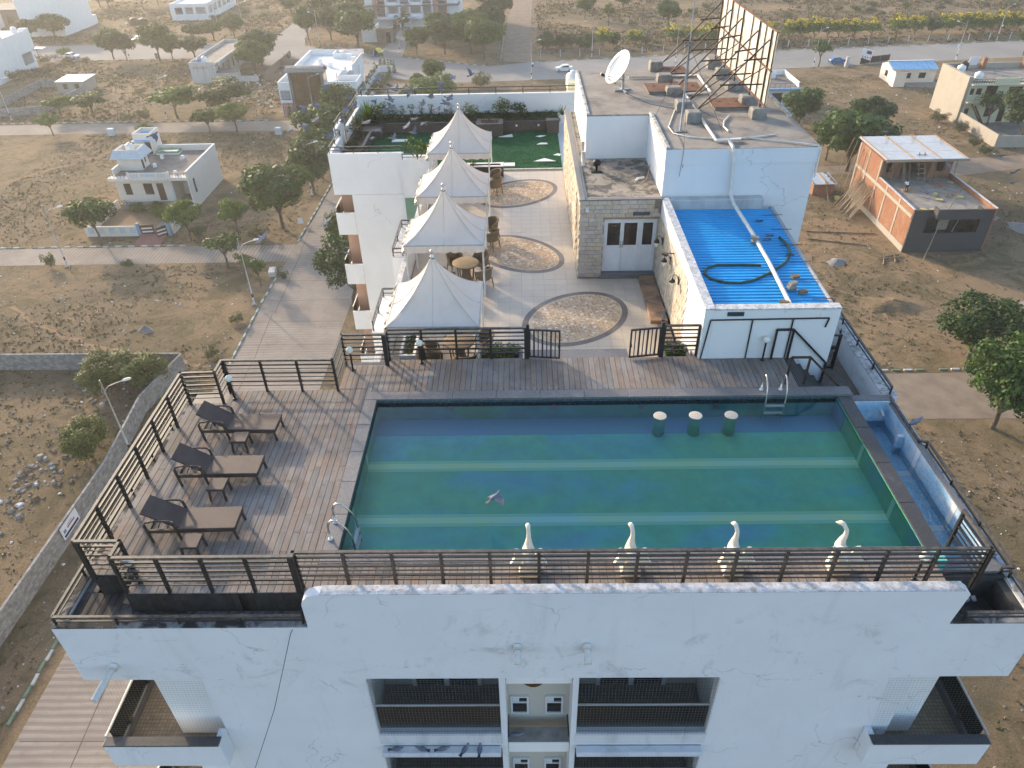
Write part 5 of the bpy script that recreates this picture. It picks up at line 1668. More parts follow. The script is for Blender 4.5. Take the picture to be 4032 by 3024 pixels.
for i,(x,y) in enumerate(BL):
    def blkf(b):
        s_ = [rnd.uniform(.25,.33),rnd.uniform(.22,.3),rnd.uniform(.30,.40)]
        b.cbox(x - s_[0],x + s_[0],y - s_[1],y + s_[1],zt,zt + s_[2],.05)
    one('concrete_block','concrete',blkf,'rough concrete footing block under a strut of the billboard' if i < 5 else 'rough concrete footing block under a post of the billboard','concrete block','strut blocks' if i < 5 else 'post blocks')
for lab,x0,x1,y0,y1 in (('rusty hatch cover farthest from the pool',6.05,7.15,33.0,34.2),('long rusty double hatch cover amid the struts',5.03,7.2,30.2,31.5),('rusty hatch cover near billboard posts',7.15,8.4,27.9,29.15)):
    t = thing('roof_hatch',lab,'hatch',(x0,y0,zt))
    bx(t,'kerb_frame','concrete',x0 + .04,x1 - .04,y0 + .04,y1 - .04,zt,zt + .10)
    xm = (x0 + x1) / 2
    bx(t,'cover_plate','rust',x0,xm - .005,y0,y1,zt + .101,zt + .125)
    bx(t,'cover_plate','rust',xm + .005,x1,y0,y1,zt + .101,zt + .128)
    for x in (x0 + .3,x1 - .3):
        part(t,'lift_ring','brown_steel',lambda b: b.tube([(x - .05,(y0 + y1) / 2,zt + .128),(x - .04,(y0 + y1) / 2,zt + .18),(x + .04,(y0 + y1) / 2,zt + .18),(x + .05,(y0 + y1) / 2,zt + .128)],.012,6))
def pipe(label,pts,r_,m='pvc_white',name='water_pipe',cat='pipe'):
    return one(name,m,lambda b: b.tube(pts,r_,10),label,cat)
zp = zt + .07
pipe('white water pipe round the rusty hatch',[(4.55,32.72,zp),(7.48,32.80,zp),(7.50,32.74,zp),(7.5,30.2,zp),(7.46,30.12,zp),(6.48,29.96,zp),(6.44,29.9,zp),(6.44,27.0,zp),(6.45,24.35,zp),(6.5,24.3,zp),(7.28,24.42,zp)],.05)
pipe('white pipe dropping down tower face to blue roof',[(6.86,24.36,zp),(6.86,23.75,zp),(6.86,23.64,zp - .05),(6.92,23.62,35.3),(6.98,23.62,34.2),(7.0,23.55,34.06)],.055)
pipe('long white pipe lying across the blue sheet roof',[(7.0,23.55,34.06),(7.05,23.25,33.9),(7.22,21.4,33.72),(7.28,19.6,33.60),(7.22,17.6,33.56),(7.20,17.1,33.54)],.06)
pipe('thin white hose looping below the mast',[(6.1,29.3,zt + .03),(5.6,27.6,zt + .03),(5.15,26.0,zt + .03),(5.2,25.3,zt + .03),(5.6,24.9,zt + .03),(6.6,24.6,zt + .03),(7.7,24.7,zt + .03),(8.6,25.0,zt + .03)],.022)
pipe('straight white pipe near right roof edge',[(7.5,24.7,zt + .04),(9.3,23.95,zt + .04),(9.65,23.80,zt + .03),(9.72,23.72,zt - .1),(9.72,23.70,34.6)],.025)
pipe('bent white hose beside post blocks',[(7.55,27.2,zt + .04),(7.2,26.5,zt + .04),(7.05,25.9,zt + .04),(7.1,25.4,zt + .04)],.03)
pipe('green garden hose curled on the blue roof',[(7.02,19.5,33.56),(6.47,19.53,33.56),(5.73,19.54,33.56),(5.40,19.36,33.55),(5.27,19.05,33.54),(5.40,18.74,33.53),(5.75,18.54,33.52),(6.20,18.50,33.52),(6.62,18.65,33.52),(7.29,19.13,33.54),(7.80,19.65,33.56),(8.10,20.2,33.58),(8.18,20.7,33.6),(8.05,21.22,33.62)],.042,'green_hose','garden_hose','hose')
mast = thing('antenna_mast','tall thin grey antenna mast with stay wires','mast',(5.49,25.59,zt))
part(mast,'mast_tube','grey_plastic',lambda b: (b.tube([(5.49,25.59,zt),(5.47,25.59,38.5)],.035,8),b.tube([(5.47,25.59,38.5),(5.46,25.59,41.2)],.018,7)))
part(mast,'foot_plate','concrete',lambda b: b.obox((5.49,25.59,zt + .02),(.35,.3,.04)))
for e in ((4.9,27.4,zt),(6.9,25.4,zt),(5.30,23.70,35.0)):
    part(mast,'stay_wire','cable_black',lambda b: b.tube([(5.47,25.59,38.4),e],.006,4))
for lab,pts in (('black cable hanging over tower edge',[(5.35,25.4,zt + .02),(5.30,24.2,zt + .02),(5.28,23.72,zt),(5.24,23.70,35.0),(5.22,23.70,34.7)]),('dark cable running from dish across the roof',[(4.2,30.4,zt + .02),(4.9,28.9,zt + .02),(5.6,28.3,zt + .02),(6.6,28.0,zt + .02),(7.2,26.6,zt + .02)]),('dark cable hanging down the front facade',[(-4.5,8.62,31.66),(-4.6,8.44,31.5),(-5.2,8.0,29.6),(-6.0,7.6,27.6),(-6.8,7.2,25.4)])):
    one('cable','cable_black',lambda b: b.tube(pts,.007,5),lab,'cable')
# bricks and rods weighing the blue sheet
for lab,x,y,n in (('stack of bricks under pipe on blue roof',7.2,20.85,3),('stack of pale bricks low on blue roof',7.50,18.10,3),('single reddish brick high on blue roof',7.82,18.79,1),('single reddish brick low on blue roof',7.78,17.95,1),('brick at front edge of blue roof under pipe',7.08,17.25,2)):
    def brk(b):
        for k in range(n):
            b.obox((x + rnd.uniform(-.04,.04),y + rnd.uniform(-.04,.04),33.50 + .012 * (y - 17) * 2.9 + k * .08),(.24,.13,.078),(0,0,rnd.uniform(-.5,.5)))
    one('brick_stack','stone_brown' if n < 3 else 'stone',brk,lab,'bricks')
for i,(x,y) in enumerate(((7.7,22.3),(7.75,21.2),(7.6,20.95),(8.0,19.9))):
    one('steel_hook','black_steel',lambda b: b.tube([(x - .15,y,33.68 - .01 * i),(x + .1,y + .02,33.68 - .01 * i),(x + .14,y + .09,33.68 - .01 * i),(x - .1,y + .12,33.68 - .01 * i)],.015,5),'bent black steel hook lying on the blue roof','hook','hooks on the blue roof')
for i in range(6):
    y = 17.6 + i * 1.05
    one('roof_rod','rust',lambda b: b.tube([(7.95,y,33.46 + .033 * (y - 17)),(8.62,y + .05,33.45 + .033 * (y - 17))],.012,5),'thin rusty rod tying the gutter to blue roof','rod','rods along the gutter')
one('roof_vent','black_plastic',lambda b: (b.lathe([(.04,0),(.04,.22),(.13,.26),(.16,.34),(.13,.42),(.05,.46)],(2.72,26.25,33.97),16),b.obox((2.72,26.2,33.985),(.4,.2,.03))),'black round vent on the mottled low roof','vent')
one('pipe_elbow','pvc_white',lambda b: b.tube([(4.0,25.1,34.02),(4.12,25.35,34.03),(4.35,25.42,34.03)],.05,8),'short white pipe elbow lying on low roof','pipe')
one('dry_branch','timber',lambda b: b.tube([(4.15,24.85,34.0),(4.4,25.2,34.05),(4.55,25.75,34.1),(4.62,26.0,34.3)],.02,5),'dry stick leaning on tower wall of low roof','stick')
for z_,y in ((34.05,27.3),(34.05,26.9)):
    one('vent_pipe','pvc_white',lambda b: b.tube([(2.28,y,33.96),(2.28,y,34.75 if y > 27 else 34.5)],.06,10),'taller white vent pipe in tower corner' if y > 27 else 'shorter white vent pipe in tower corner','pipe')
one('security_camera','white_plastic',lambda b: b.tube([(2.18,23.48,33.72),(2.18,23.34,33.69)],.05,10),'white round camera on stone wall corner','camera')
# beehive under the band
def hive(b):
    N = 14
    vs,fs = [],[]
    for s_ in (-1,1):
        for i in range(N + 1):
            f = i / N
            for k in range(7):
                g = k / 6
                drop = .58 * math.sin(math.pi * f) ** .8
                vs.append((-.32 + .84 * f,8.66 + s_ * .06 * math.sin(math.pi * f) * (1 - g * .8),29.84 - drop * g))
    n = (N + 1) * 7
    for i in range(N):
        for k in range(6):
            fs.append((i * 7 + k,i * 7 + k + 1,(i + 1) * 7 + k + 1,(i + 1) * 7 + k))
            fs.append((n + i * 7 + k,n + (i + 1) * 7 + k,n + (i + 1) * 7 + k + 1,n + i * 7 + k + 1))
    b.add(vs,fs,0,True)
one('honeycomb','beeswax',hive,'dark brown wild honeycomb hanging under the band','honeycomb')
roof_tank(3.0,44.9,32.2,.4,.8,label='white water tank behind the dish tower')

# ------------------------------------------------------------------ pigeons
def pigeon(pose):
    t = thing('pigeon','x','pigeon',(0,0,0),'pigeons')
    def bd(b):
        b.tube([(-.15,0,-.005),(-.10,0,0),(-.02,0,-.012),(.06,0,-.006),(.10,0,.012),(.125,0,.03),(.15,0,.034),(.172,0,.028),(.186,0,.024)],[.012,.035,.055,.05,.034,.028,.029,.016,.004],9)
    part(t,'body','pigeon_grey',bd)
    part(t,'tail','pigeon_dark',lambda b: b.add([(-.12,-.022,.004),(-.12,.022,.004),(-.25,.05,.0),(-.26,0,-.002),(-.25,-.05,.0),(-.12,-.022,-.004),(-.12,.022,-.004),(-.25,.05,-.006),(-.26,0,-.008),(-.25,-.05,-.006)],[(0,4,3,2,1),(5,6,7,8,9),(0,1,6,5),(1,2,7,6),(2,3,8,7),(3,4,9,8),(4,0,5,9)]))
    if pose == 'sit':
        for s_ in (-1,1):
            part(t,'wing','pigeon_wing',lambda b: b.tube([(.06,s_ * .04,.0),(-.03,s_ * .05,.006),(-.12,s_ * .035,-.002),(-.20,s_ * .015,-.006)],[.016,.024,.018,.004],6))
        part(t,'leg','flower_red',lambda b: (b.tube([(.0,-.02,-.05),(.01,-.02,-.105)],.005,4),b.tube([(.0,.02,-.05),(.01,.02,-.105)],.005,4)))
        return t
    up = {'flat': .12,'up': .85,'down': -.6}[pose]
    for s_ in (-1,1):
        def wing(b):
            pts = [(.07,.03,0),(.10,.13,0),(.075,.21,0),(-.03,.33,0),(-.045,.31,0),(-.03,.2,0),(-.075,.16,0),(-.08,.04,0)]
            vs = []
            for th in (.006,-.006):
                for x,y,z in pts:
                    bend = up * (1.0 if y < .14 else .75)
                    yy = .03 + (y - .03) * math.cos(bend)
                    zz = (y - .03) * math.sin(bend)
                    vs.append((x,s_ * yy,.012 + zz + th * (1 - y)))
            n = len(pts)
            f = [list(range(n)),[n + i for i in range(n)][::-1]] + [(i,n + i,n + (i + 1) % n,(i + 1) % n) for i in range(n)]
            b.add(vs,f)
        part(t,'wing','pigeon_wing',wing)
    return t
protos = {k: pigeon(k) for k in ('flat','up','down','sit')}
first = {k: True for k in protos}
def put_pigeon(kind,p,rot,label,group,scale=1.0,mat=None):
    if first[kind]:
        o = protos[kind]; first[kind] = False
        o.location = p; o.rotation_euler = rot; o['label'] = label; o['group'] = group
        o.scale = (scale,) * 3
    else:
        o = copy_tree(protos[kind],p,label=label,group=group)
        o.rotation_euler = rot; o.scale = (scale,) * 3
    return o
FLOCK = [(-6.8,36.6,35.9),(-6.8,36.4,34.9),(-9.2,35.8,34.8),(-6.3,36.4,34.6),(-6.0,36.3,34.4),(-5.5,36.4,34.4),(-5.4,36.4,34.2),(-5.1,36.5,34.4),(-8.2,35.9,34.2),(-7.1,36.1,34.3),(-7.1,36.1,34.0),(-6.3,36.2,34.0),(-4.4,36.5,34.0),(-3.9,36.6,34.3),(-3.9,36.7,34.6),(-3.3,36.8,34.8),(-2.4,36.9,34.9),(-3.5,36.6,33.9),(-10.3,35.2,34.0),(-9.7,35.4,34.0),(-8.0,35.8,33.8),(-8.4,35.7,33.7),(-6.6,36.0,33.6),(-6.3,36.1,33.7),(-4.8,36.4,33.7),(-5.3,36.2,33.6),(-4.1,36.4,33.5),(-3.7,36.5,33.7),(-3.7,36.4,33.3),(-9.8,35.2,33.4),(-10.3,35.0,33.2),(-10.9,34.8,33.1),(-8.6,35.5,33.2),(-7.5,35.7,33.1),(-7.0,35.7,32.7),(-5.6,36.0,32.8),(-5.3,35.9,32.5),(-5.2,36.1,33.1),(-4.8,36.1,32.9),(-7.3,35.5,32.4),(-6.3,35.7,32.3),(-9.2,35.1,32.7)]
for i,p in enumerate(FLOCK):
    put_pigeon(('up','flat','down','flat')[i % 4],p,(rnd.uniform(-.5,.5),rnd.uniform(-.3,.3),rnd.uniform(-.7,.9)),'grey pigeon flying in the flock over the roof garden','flock over the roof garden',rnd.uniform(1.0,1.15))
for p,r_,lab,k in (((-6.9,27.7,34.5),(.5,0,2.6),'grey pigeon gliding apart in front of garden wing','flat'),((-13.9,27.6,35.2),(.3,-.2,.5),'grey pigeon flying before roof of pale pink house','down'),((-10.0,25.7,31.8),(.55,.1,-.7),'blue-grey pigeon flying beside curved street lamp','flat'),((-7.7,26.6,32.0),(.6,.2,-1.2),'grey pigeon flying over the lane beside leafy tree','flat'),
                      ((-.66,10.87,32.74),(-.3,-.1,.75),'pale pigeon skimming low over the pool water','down')):
    put_pigeon(k,p,r_,lab,'single flying pigeons',.95 if 'pool' in lab else 1.08)
for p in [(21.2,43.1,29.8),(26.4,40.0,29.4),(24.3,41.0,28.5),(27.0,39.3,28.7),(27.0,39.1,28.2),(23.5,40.8,27.0)]:
    put_pigeon('flat',p,(rnd.uniform(-.8,.8),.2,rnd.uniform(.2,1.2)),'pale pigeon flying near the unfinished brick house','pigeons by the brick house',1.2)
for x,a in ((-3.0,.1),(-2.45,2.9),(-1.95,.2),(-1.45,1.0),(-1.12,1.5)):
    put_pigeon('sit',(x,8.36,27.26),(0,0,a),'grey pigeon sitting on ledge of the left front balcony','pigeons on the balcony ledge',.82)
put_pigeon('sit',(-.30,8.72,27.18),(0,.2,.2),'dark pigeon sitting on granite ledge of the shaft','lone sitting pigeons')
put_pigeon('sit',(9.72,14.1,31.98),(0,-.25,.4),'dark pigeon perched on rail above the overflow channel','lone sitting pigeons',1.1)
for z_,y in ((26.48,35.0),(26.48,35.6),(26.48,36.3)):
    put_pigeon('sit',(-9.35,y,z_ + .08),(0,0,2.8),'grey pigeon perched on side balcony handrail','pigeons on the side balcony')
# ------------------------------------------------------------------ foliage
DENS = 1.0
def leaves(b,clumps,n,size,g,flat=.8,mi=0,up=.35):
    """n small four-cornered leaves over every clump (x, y, z, r)"""
    for cx,cy,cz,r in clumps:
        m = max(6,int(n * DENS * (r ** 2)))
        for _ in range(m):
            z = g.uniform(-.75,1); a = g.uniform(0,6.283)
            h = math.sqrt(max(0,1 - z * z))
            d = Vector((h * math.cos(a),h * math.sin(a),z))
            rr = r * g.uniform(.55,1.06)
            p = Vector((cx + d.x * rr,cy + d.y * rr,cz + d.z * rr * flat))
            nrm = (d + Vector((g.gauss(0,.5),g.gauss(0,.5),g.gauss(0,.5) + up))).normalized()
            u = nrm.orthogonal().normalized()
            u = Matrix.Rotation(g.uniform(0,6.283),3,nrm) @ u
            v = nrm.cross(u)
            s_ = size * g.uniform(.6,1.25)
            b.add([p - u * s_,p - v * s_ * .55,p + u * s_,p + v * s_ * .55],[(0,1,2,3)],mi)

def crown_clumps(g,h,r,n,lo=.38,squash=.62,cr=(.26,.42)):
    out = []
    cz = h * (lo + 1) / 2
    hh = h * (1 - lo) / 2
    for i in range(n):
        a = i * 2.39996 + g.uniform(-.4,.4)
        f = math.sqrt((i + .5) / n)
        rad = r * f * .72
        zc = cz + hh * (g.uniform(-.6,.95) * (1 - f * .35) - .12 * f)
        out.append((rad * math.cos(a),rad * math.sin(a),zc,r * g.uniform(*cr)))
    return out

def tree_proto(name,h,r,seed,leafm,n_cl=22,n_leaf=70,size=.2,lo=.36,trunk_r=.16,limbs=7,cr=(.26,.42),flat=.8,lean=0,blossom=None,up=.35):
    g = random.Random(seed)
    t = thing(name,'x','tree',(0,0,0),'trees')
    cl = crown_clumps(g,h,r,n_cl,lo,cr=cr)
    def tk(b):
        fork = h * lo * .8
        b.tube([(0,0,-.1),(g.uniform(-.1,.1),g.uniform(-.1,.1),fork * .5),(lean,0,fork)],[trunk_r * 1.25,trunk_r,trunk_r * .85],8)
        for i in range(limbs):
            c = cl[(i * 3 + 1) % len(cl)]
            m = (c[0] * .45 + lean * .5 + g.uniform(-.2,.2),c[1] * .45 + g.uniform(-.2,.2),fork + (c[2] - fork) * .6)
            b.tube([(lean,0,fork * .92),m,(c[0],c[1],c[2])],[trunk_r * .6,trunk_r * .38,trunk_r * .14],6)
    part(t,'trunk','bark',tk)
    part(t,'crown',leafm,lambda b: leaves(b,cl,n_leaf,size,g,flat,up=up))
    if blossom:
        top = [(x,y,z + rr * .35,rr * .85) for x,y,z,rr in cl if z > h * .6]
        part(t,'blossom',blossom,lambda b: leaves(b,top,n_leaf * .7,size * .95,g,flat))
    t['h0'] = h; t['r0'] = r
    return t
DENS = 2.3
TP = {
    'n': [tree_proto('broad_tree',7,3.4,1,'leaf_green',26,62,.27,.26),tree_proto('broad_tree',7,3.4,2,'leaf_dark',24,66,.27,.24),tree_proto('broad_tree',7,3.4,3,'leaf_green',20,70,.28,.32)],
    'u': [tree_proto('street_tree',4.8,3.1,4,'leaf_bright',22,62,.24,.46,.12,8,(.24,.36),.55),tree_proto('street_tree',4.8,3.1,5,'leaf_green',22,62,.24,.44,.12,8,(.24,.36),.6)],
    's': [tree_proto('slim_tree',4.6,2.2,6,'leaf_green',14,60,.2,.45,.10,9,(.20,.32))],
    'a': [tree_proto('thorn_bush',3.6,2.4,7,'leaf_acacia',26,210,.11,.08,.10,12,(.26,.42),.8,up=.8)],
    'b': [tree_proto('leafy_bush',2.8,2.2,8,'leaf_bright',18,90,.17,.10,.08,6,(.30,.44))],
    'g': [tree_proto('grey_bush',2.6,2.2,9,'leaf_grey',20,120,.11,.10,.08,9,(.24,.38))],
    'y': [tree_proto('loose_tree',4.6,2.4,10,'leaf_yellowish',18,44,.2,.3,.1,8,(.2,.34))],
    'N': [tree_proto('leafy_tree',7.2,4.2,12,'leaf_dark',44,60,.19,.27,.18,12,(.17,.29),lean=.4),tree_proto('leafy_tree',7.2,4.2,13,'leaf_green',46,56,.19,.24,.18,12,(.17,.29))],
    'f': [tree_proto('flowering_shrub',4.4,2.1,14,'leaf_bright',18,72,.19,.10,.08,6,(.28,.42),blossom='flower_yellow')],
    'd': [tree_proto('dark_shrub',3.8,2.0,15,'leaf_dark',16,80,.19,.10,.08,5,(.30,.44))],
    'k': [tree_proto('scrub_bush',1.5,1.7,16,'leaf_grey',12,90,.15,.05,.06,5,(.26,.42))],
}
DENS = 1.0
used_tree = set()
def plant(kind,x,y,h,r,label,group,cat='tree',z=0,i=0,name=None):
    p = TP[kind][i % len(TP[kind])]
    k = {'n': 1.18,'u': 1.12,'N': 1.0,'f': 1.4,'d': 1.3,'s': 1.1}.get(kind,1.05)
    sc_ = (k * r / p['r0'],k * r / p['r0'],(1.06 if kind in 'nuNf' else 1.0) * h / p['h0'])
    rz = rnd.uniform(0,6.28)
    if p.name not in used_tree:
        used_tree.add(p.name)
        o = p
        o.location = (x,y,z); o.scale = sc_; o.rotation_euler = (0,0,rz)
        o['label'] = label; o['group'] = group
    else:
        o = copy_tree(p,(x,y,z),rz,sc_,label,group)
    o['category'] = cat
    return o
def row(kind,lst,label,group,cat='tree'):
    for j,q in enumerate(lst):
        plant(kind,q[0],q[1],q[2],q[3],label,group,cat,i=j)
row('n',[(-108.3,206.6,7.0,3.5),(-104,204.8,6.4,2.4),(-94.9,204,8.4,3.4),(-91.7,204.5,5.8,2.5),(-86.8,207.0,4.8,3.3)],'roadside tree in the row along the upper road kerb','trees along the upper road')
row('u',[(-91.4,142.4,3.9,2.4),(-60.6,142.4,4.2,2.8),(-55.1,141.9,5.3,3.1)],'small flat-topped tree on house side of the lane behind pink house','trees on near side of back lane')
row('u',[(-96.3,155.2,3.9,3.2),(-89.2,154.8,4.3,3.5),(-70.6,152.2,5.8,4.8)],'spreading flat-topped tree on far side of lane behind pink house','trees on far side of back lane')
plant('n',-61.3,155.0,6.2,5.5,'big dark round tree between back lane and rubbish plot','single trees',i=1)
row('n',[(-139.5,236.4,6.0,4.6),(-144.2,231.6,5.6,2.8)],'dark tree between the two tall white houses','trees by the tall white houses')
row('n',[(-84.3,232.9,5.6,3.0),(-94.1,227.4,4.5,2.8),(-88.5,227.6,5.1,2.9)],'tree on brown plot beyond the upper road','trees on the brown plot')
row('n',[(-64.6,187.2,7.2,3.7),(-65.8,196.4,7.6,4.0)],'tall green tree growing beside the old school','trees beside the old school')
row('n',[(-145.4,285.3,6,3.1),(-133.9,286.4,6,3.1),(-130.0,290.3,6,2.4),(-150,288,6,3)],'tree along the farthest lane near tall white house','trees on the farthest lane')
row('n',[(-60.8,225.8,8.2,3.1),(-54.0,224.9,8.2,3.7),(-44.4,214.6,9.0,5.0),(-61.0,251.4,8.0,5.4),(-46.5,246.5,6.5,3.2),(-52,238,7.5,4.0),(-74.6,262.0,7.0,3.2),(-55,262,8,5)],'tall tree left of the apartment gate house','trees left of the apartment gate')
row('n',[(-27.2,204.4,6.4,2.8),(-19.9,204.8,8.0,4.4),(-12.9,203.8,8.4,4.0),(-9.3,198.2,9.0,4.4),(-7.6,243.7,8.5,4.8),(-14,214,8.4,4.4),(-22,216,7.6,4.0),(-8.8,222,8.2,4.2)],'tall tree behind fence right of the apartment gate','trees right of the apartment gate')
plant('y',-35.0,236.5,5.4,2.5,'loose yellowing tree in front of apartment entrance','single trees')
row('n',[(-20.0,174.3,5.2,2.4),(-23.0,169.1,3.6,1.6)],'small tree beside lane corner near white villa','trees at the lane corner')
row('b',[(-20.6,161.5,4.6,3.4),(-17.0,163.5,5.0,2.9),(-24.0,160.5,3.4,2.2)],'yellow-green bush behind the roof garden rail','bushes beyond the roof garden','bush')
plant('g',-9.1,171.8,3.4,2.6,'dry grey bush on mound beside main road','single bushes','bush')
row('n',[(-35.1,144.1,7.6,3.3),(-34.9,134.6,6.0,3.0),(-34.7,126.3,8.4,3.7),(-33.6,117.5,7.4,3.0),(-33.0,110.5,7.6,3.4),(-34.5,97.4,8.6,4.2),(-37.0,139.5,5.4,3.0)],'leafy tree in the row along lane beside garden wing','trees along the lane')
plant('N',-20.3,75.5,8.4,4.3,'big leafy tree leaning over lane below white balconies','single trees')
plant('N',-23.6,86.8,7.0,2.3,'slim leafy tree next to wall with peach balconies','single trees',i=1)
for x,y,h,r_,lab in ((-59.5,93.9,5.7,3.3,'round green tree before garden wall of pink house'),(-46.6,93.9,5.4,2.7,'round green tree right of the open gate of pink house'),(-40.4,95.6,5.0,2.3,'small round tree on plot right of pink house')):
    plant('u',x,y,h,r_,lab,'single trees',i=int(x) % 2)
plant('s',-38.9,86.0,4.6,2.5,'scraggly tree at lane corner below curved street lamp','single trees')
plant('s',-32.9,80.4,3.9,1.3,'little tree beside stone block at lane corner','single trees')
plant('s',-36.0,84.6,2.4,1.3,'low green bush under the scraggly corner tree','single bushes','bush')
row('a',[(-42.4,59.4,3.9,2.6),(-38.4,59.6,4.1,2.5)],'feathery thorn bush inside corner of the block wall','thorn bushes in the wall corner','bush')
plant('a',-39.3,48.8,4.3,2.2,'feathery thorn bush beside block wall and street lamp','single bushes','bush')
plant('s',70.4,184.2,6.2,2.6,'thin roadside tree beside the blue car','single trees')
row('n',[(51.8,139.1,6.6,3.4),(60.5,129.9,7.2,3.3),(51.0,121.4,6.4,2.6)],'green tree right of tower near the blue-trimmed house','trees right of the tower')
plant('n',52.6,116.3,9.0,5.0,'big bright tree behind unfinished brick house','single trees')
plant('s',85.6,137.1,6.6,2.7,'thin tree in front of yellow house stairs','single trees')
plant('n',86.4,127.6,8.8,3.8,'dense tree at the yellow house courtyard wall','single trees',i=1)
plant('s',122.2,191.3,5.6,2.4,'thin roadside tree near far street lamp','single trees')
plant('N',46.0,62.8,6.4,5.2,'wide spreading tree on plot beside dirt road','single trees')
plant('N',42.6,51.5,9.2,4.9,'leafy tree between dirt road and right parapet','single trees',i=1)
row('f',[(72.2,214.7,4.9,2.0),(75.6,214.7,5.1,2.0),(79.3,214.8,5.2,2.2),(82.9,215.3,4.9,2),(86.0,215.3,4.7,2),(90.1,215.4,4.7,2.2),(95.0,215.8,4.6,2),(102.1,216.7,5.2,2.3),(107.3,217.5,4.8,2),(116.6,218.6,4.9,2.3),(121.7,218.5,5.2,2.5),(126.6,219.3,4.8,2.3),(131.2,219.7,4.9,2.5),(135.6,220.1,4.9,2.4),(140.5,220.6,5,2.5),(21.7,209.3,4.9,2.5),(30.4,211.5,3.8,1.9),(41.3,214.4,4.3,2.7),(46.3,215.5,3.6,1.8),(49.5,208.8,5.4,2.6),(54,211,4.6,2.2),(60,213,4.6,2.2),(66,214,4.8,2.2)],'yellow-flowering shrub in the hedge along the main road','yellow flowering shrubs','shrub')
row('d',[(6.9,207.6,4.4,2.4),(10.6,208.7,3.8,1.7),(13.3,210,3.6,1.7),(16.6,204.8,4.8,2.2),(24.6,209.8,3.6,1.6),(112.3,218.2,4.2,1.9)],'dark green shrub without flowers in roadside hedge','dark hedge shrubs','shrub')
plant('g',33.5,212,2.6,1.7,'silvery grey bush between yellow shrubs','single bushes','bush')
row('n',[(19.9,248.9,6.4,2.9),(32.9,260.2,6.0,2.8),(42.8,233.0,6.6,3.2)],'round lone tree on dry field beyond hedge','trees on the dry field')
row('s',[(26.0,237.5,6.2,2.0),(51.8,242.5,3.6,1.7),(116.9,246.5,3.4,1.2)],'thin small tree on dry field beyond hedge','thin trees on the dry field')
row('k',[(33.3,237.6,1.2,1.7),(99.4,253.7,1.6,1.8),(104.3,252.1,1.9,2.6),(112.2,260,1.5,2.0),(108,249.5,1.5,2.0),(109,244.3,1.5,1.5),(119.2,239.2,1.5,1.6),(137.3,262.8,1.4,2.4),(151.1,251,2.3,2.6),(80,242.4,2.0,2.2),(129.6,251.3,1.7,1.7),(146.4,257.1,1.2,1.5),(60,262,1.5,2),(88,268,1.6,2),(124,272,1.6,2.2),(70,234,1.2,1.5)],'low dull scrub bush on dry field beyond hedge','scrub on the dry field','bush')
row('g',[(78.7,141,2.2,1.9),(79.6,134.5,2.3,1.6),(78.4,127,2.0,1.3),(78.3,123.1,1.7,1.3)],'dusty bush along outer wall of yellow house','bushes by the yellow house wall','bush')
row('k',[(-45.9,95.2,1.6,1.3),(-41.5,93.2,1.3,1.2),(-37.2,94.3,1.5,1.6)],'dry brush on plot right of pink house','brush right of pink house','bush')
plant('b',-72.6,141.2,2.2,1.6,'dark round bush behind pink house stair head','single bushes','bush')
plant('b',-123.5,210.7,2.4,1.7,'round clipped bush beside the parked white car','single bushes','bush')
row('g',[(-125.5,203.6,1.9,1.8),(-119.5,204.0,1.7,1.8),(-114.5,203.8,1.5,1.4)],'scruffy bush on verge below parked white car','verge bushes','bush')
row('g',[(-80.0,151.2,2.0,1.9),(-77.0,151.4,2.6,1.4),(-44.9,156,1.6,1.3)],'pale bush on far verge of lane behind pink house','bushes on back lane verge','bush')
row('k',[(-121.5,189.5,2.0,2.4),(-118,192,1.8,2.2),(-123,186,2.2,2.4)],'overgrown bush along foot of big white house','bushes by big white house','bush')
row('k',[(-30.6,82.2,1.0,.8),(-52.0,86.0,1.0,.8),(-62.4,86.2,1.9,.9)],'small weed bush at lane edge','weeds at the lane edge','bush')
row('k',[(-33.2,71.6,1.1,.9),(-33.6,64.6,1.1,.9),(-56.0,47.5,1.0,.9),(-49.5,41.5,1.0,.9)],'small green weed on rough plot left of lane','weeds on the rough plot','bush')
row('k',[(-98,258,2.0,2.2),(-92,268,1.8,2.0),(-88,275,2.0,2.5),(-84,262,1.6,2),(-96,283,1.6,2.4)],'pale scrub right of the white school','scrub by the white school','bush')
for k,lst in TP.items():
    for p in lst:
        if p.name not in used_tree:
            for c in list(p.children): bpy.data.objects.remove(c)
            bpy.data.objects.remove(p)
# date palm before the apartments
pl = thing('date_palm','date palm in front of pink apartment block','palm',(-15.2,240.0,0))
part(pl,'trunk','bark',lambda b: b.tube([(-15.2,240,-.1),(-15.2,240,3.6)],[.35,.25],10))
def fronds(b):
    g = random.Random(5)
    for i in range(46):
        a = g.uniform(0,6.28); e = g.uniform(-.3,1.3); L = g.uniform(2.4,3.2)
        pts = []
        for k in range(6):
            f = k / 5
            rr = L * f * math.cos(e) ; zz = 3.6 + L * f * math.sin(e) - 1.3 * f * f
            pts.append(Vector((-15.2 + rr * math.cos(a),240 + rr * math.sin(a),zz)))
        s_ = Vector((-math.sin(a),math.cos(a),0)) * .28
        for k in range(5):
            w0,w1 = 1 - abs(k / 5 - .45),1 - abs((k + 1) / 5 - .45)
            b.add([pts[k] - s_ * w0 - Vector((0,0,.1)),pts[k],pts[k + 1],pts[k + 1] - s_ * w1 - Vector((0,0,.1))],[(0,1,2,3)])
            b.add([pts[k] + s_ * w0 - Vector((0,0,.1)),pts[k],pts[k + 1],pts[k + 1] + s_ * w1 - Vector((0,0,.1))],[(3,2,1,0)])
part(pl,'fronds','leaf_dark',fronds)

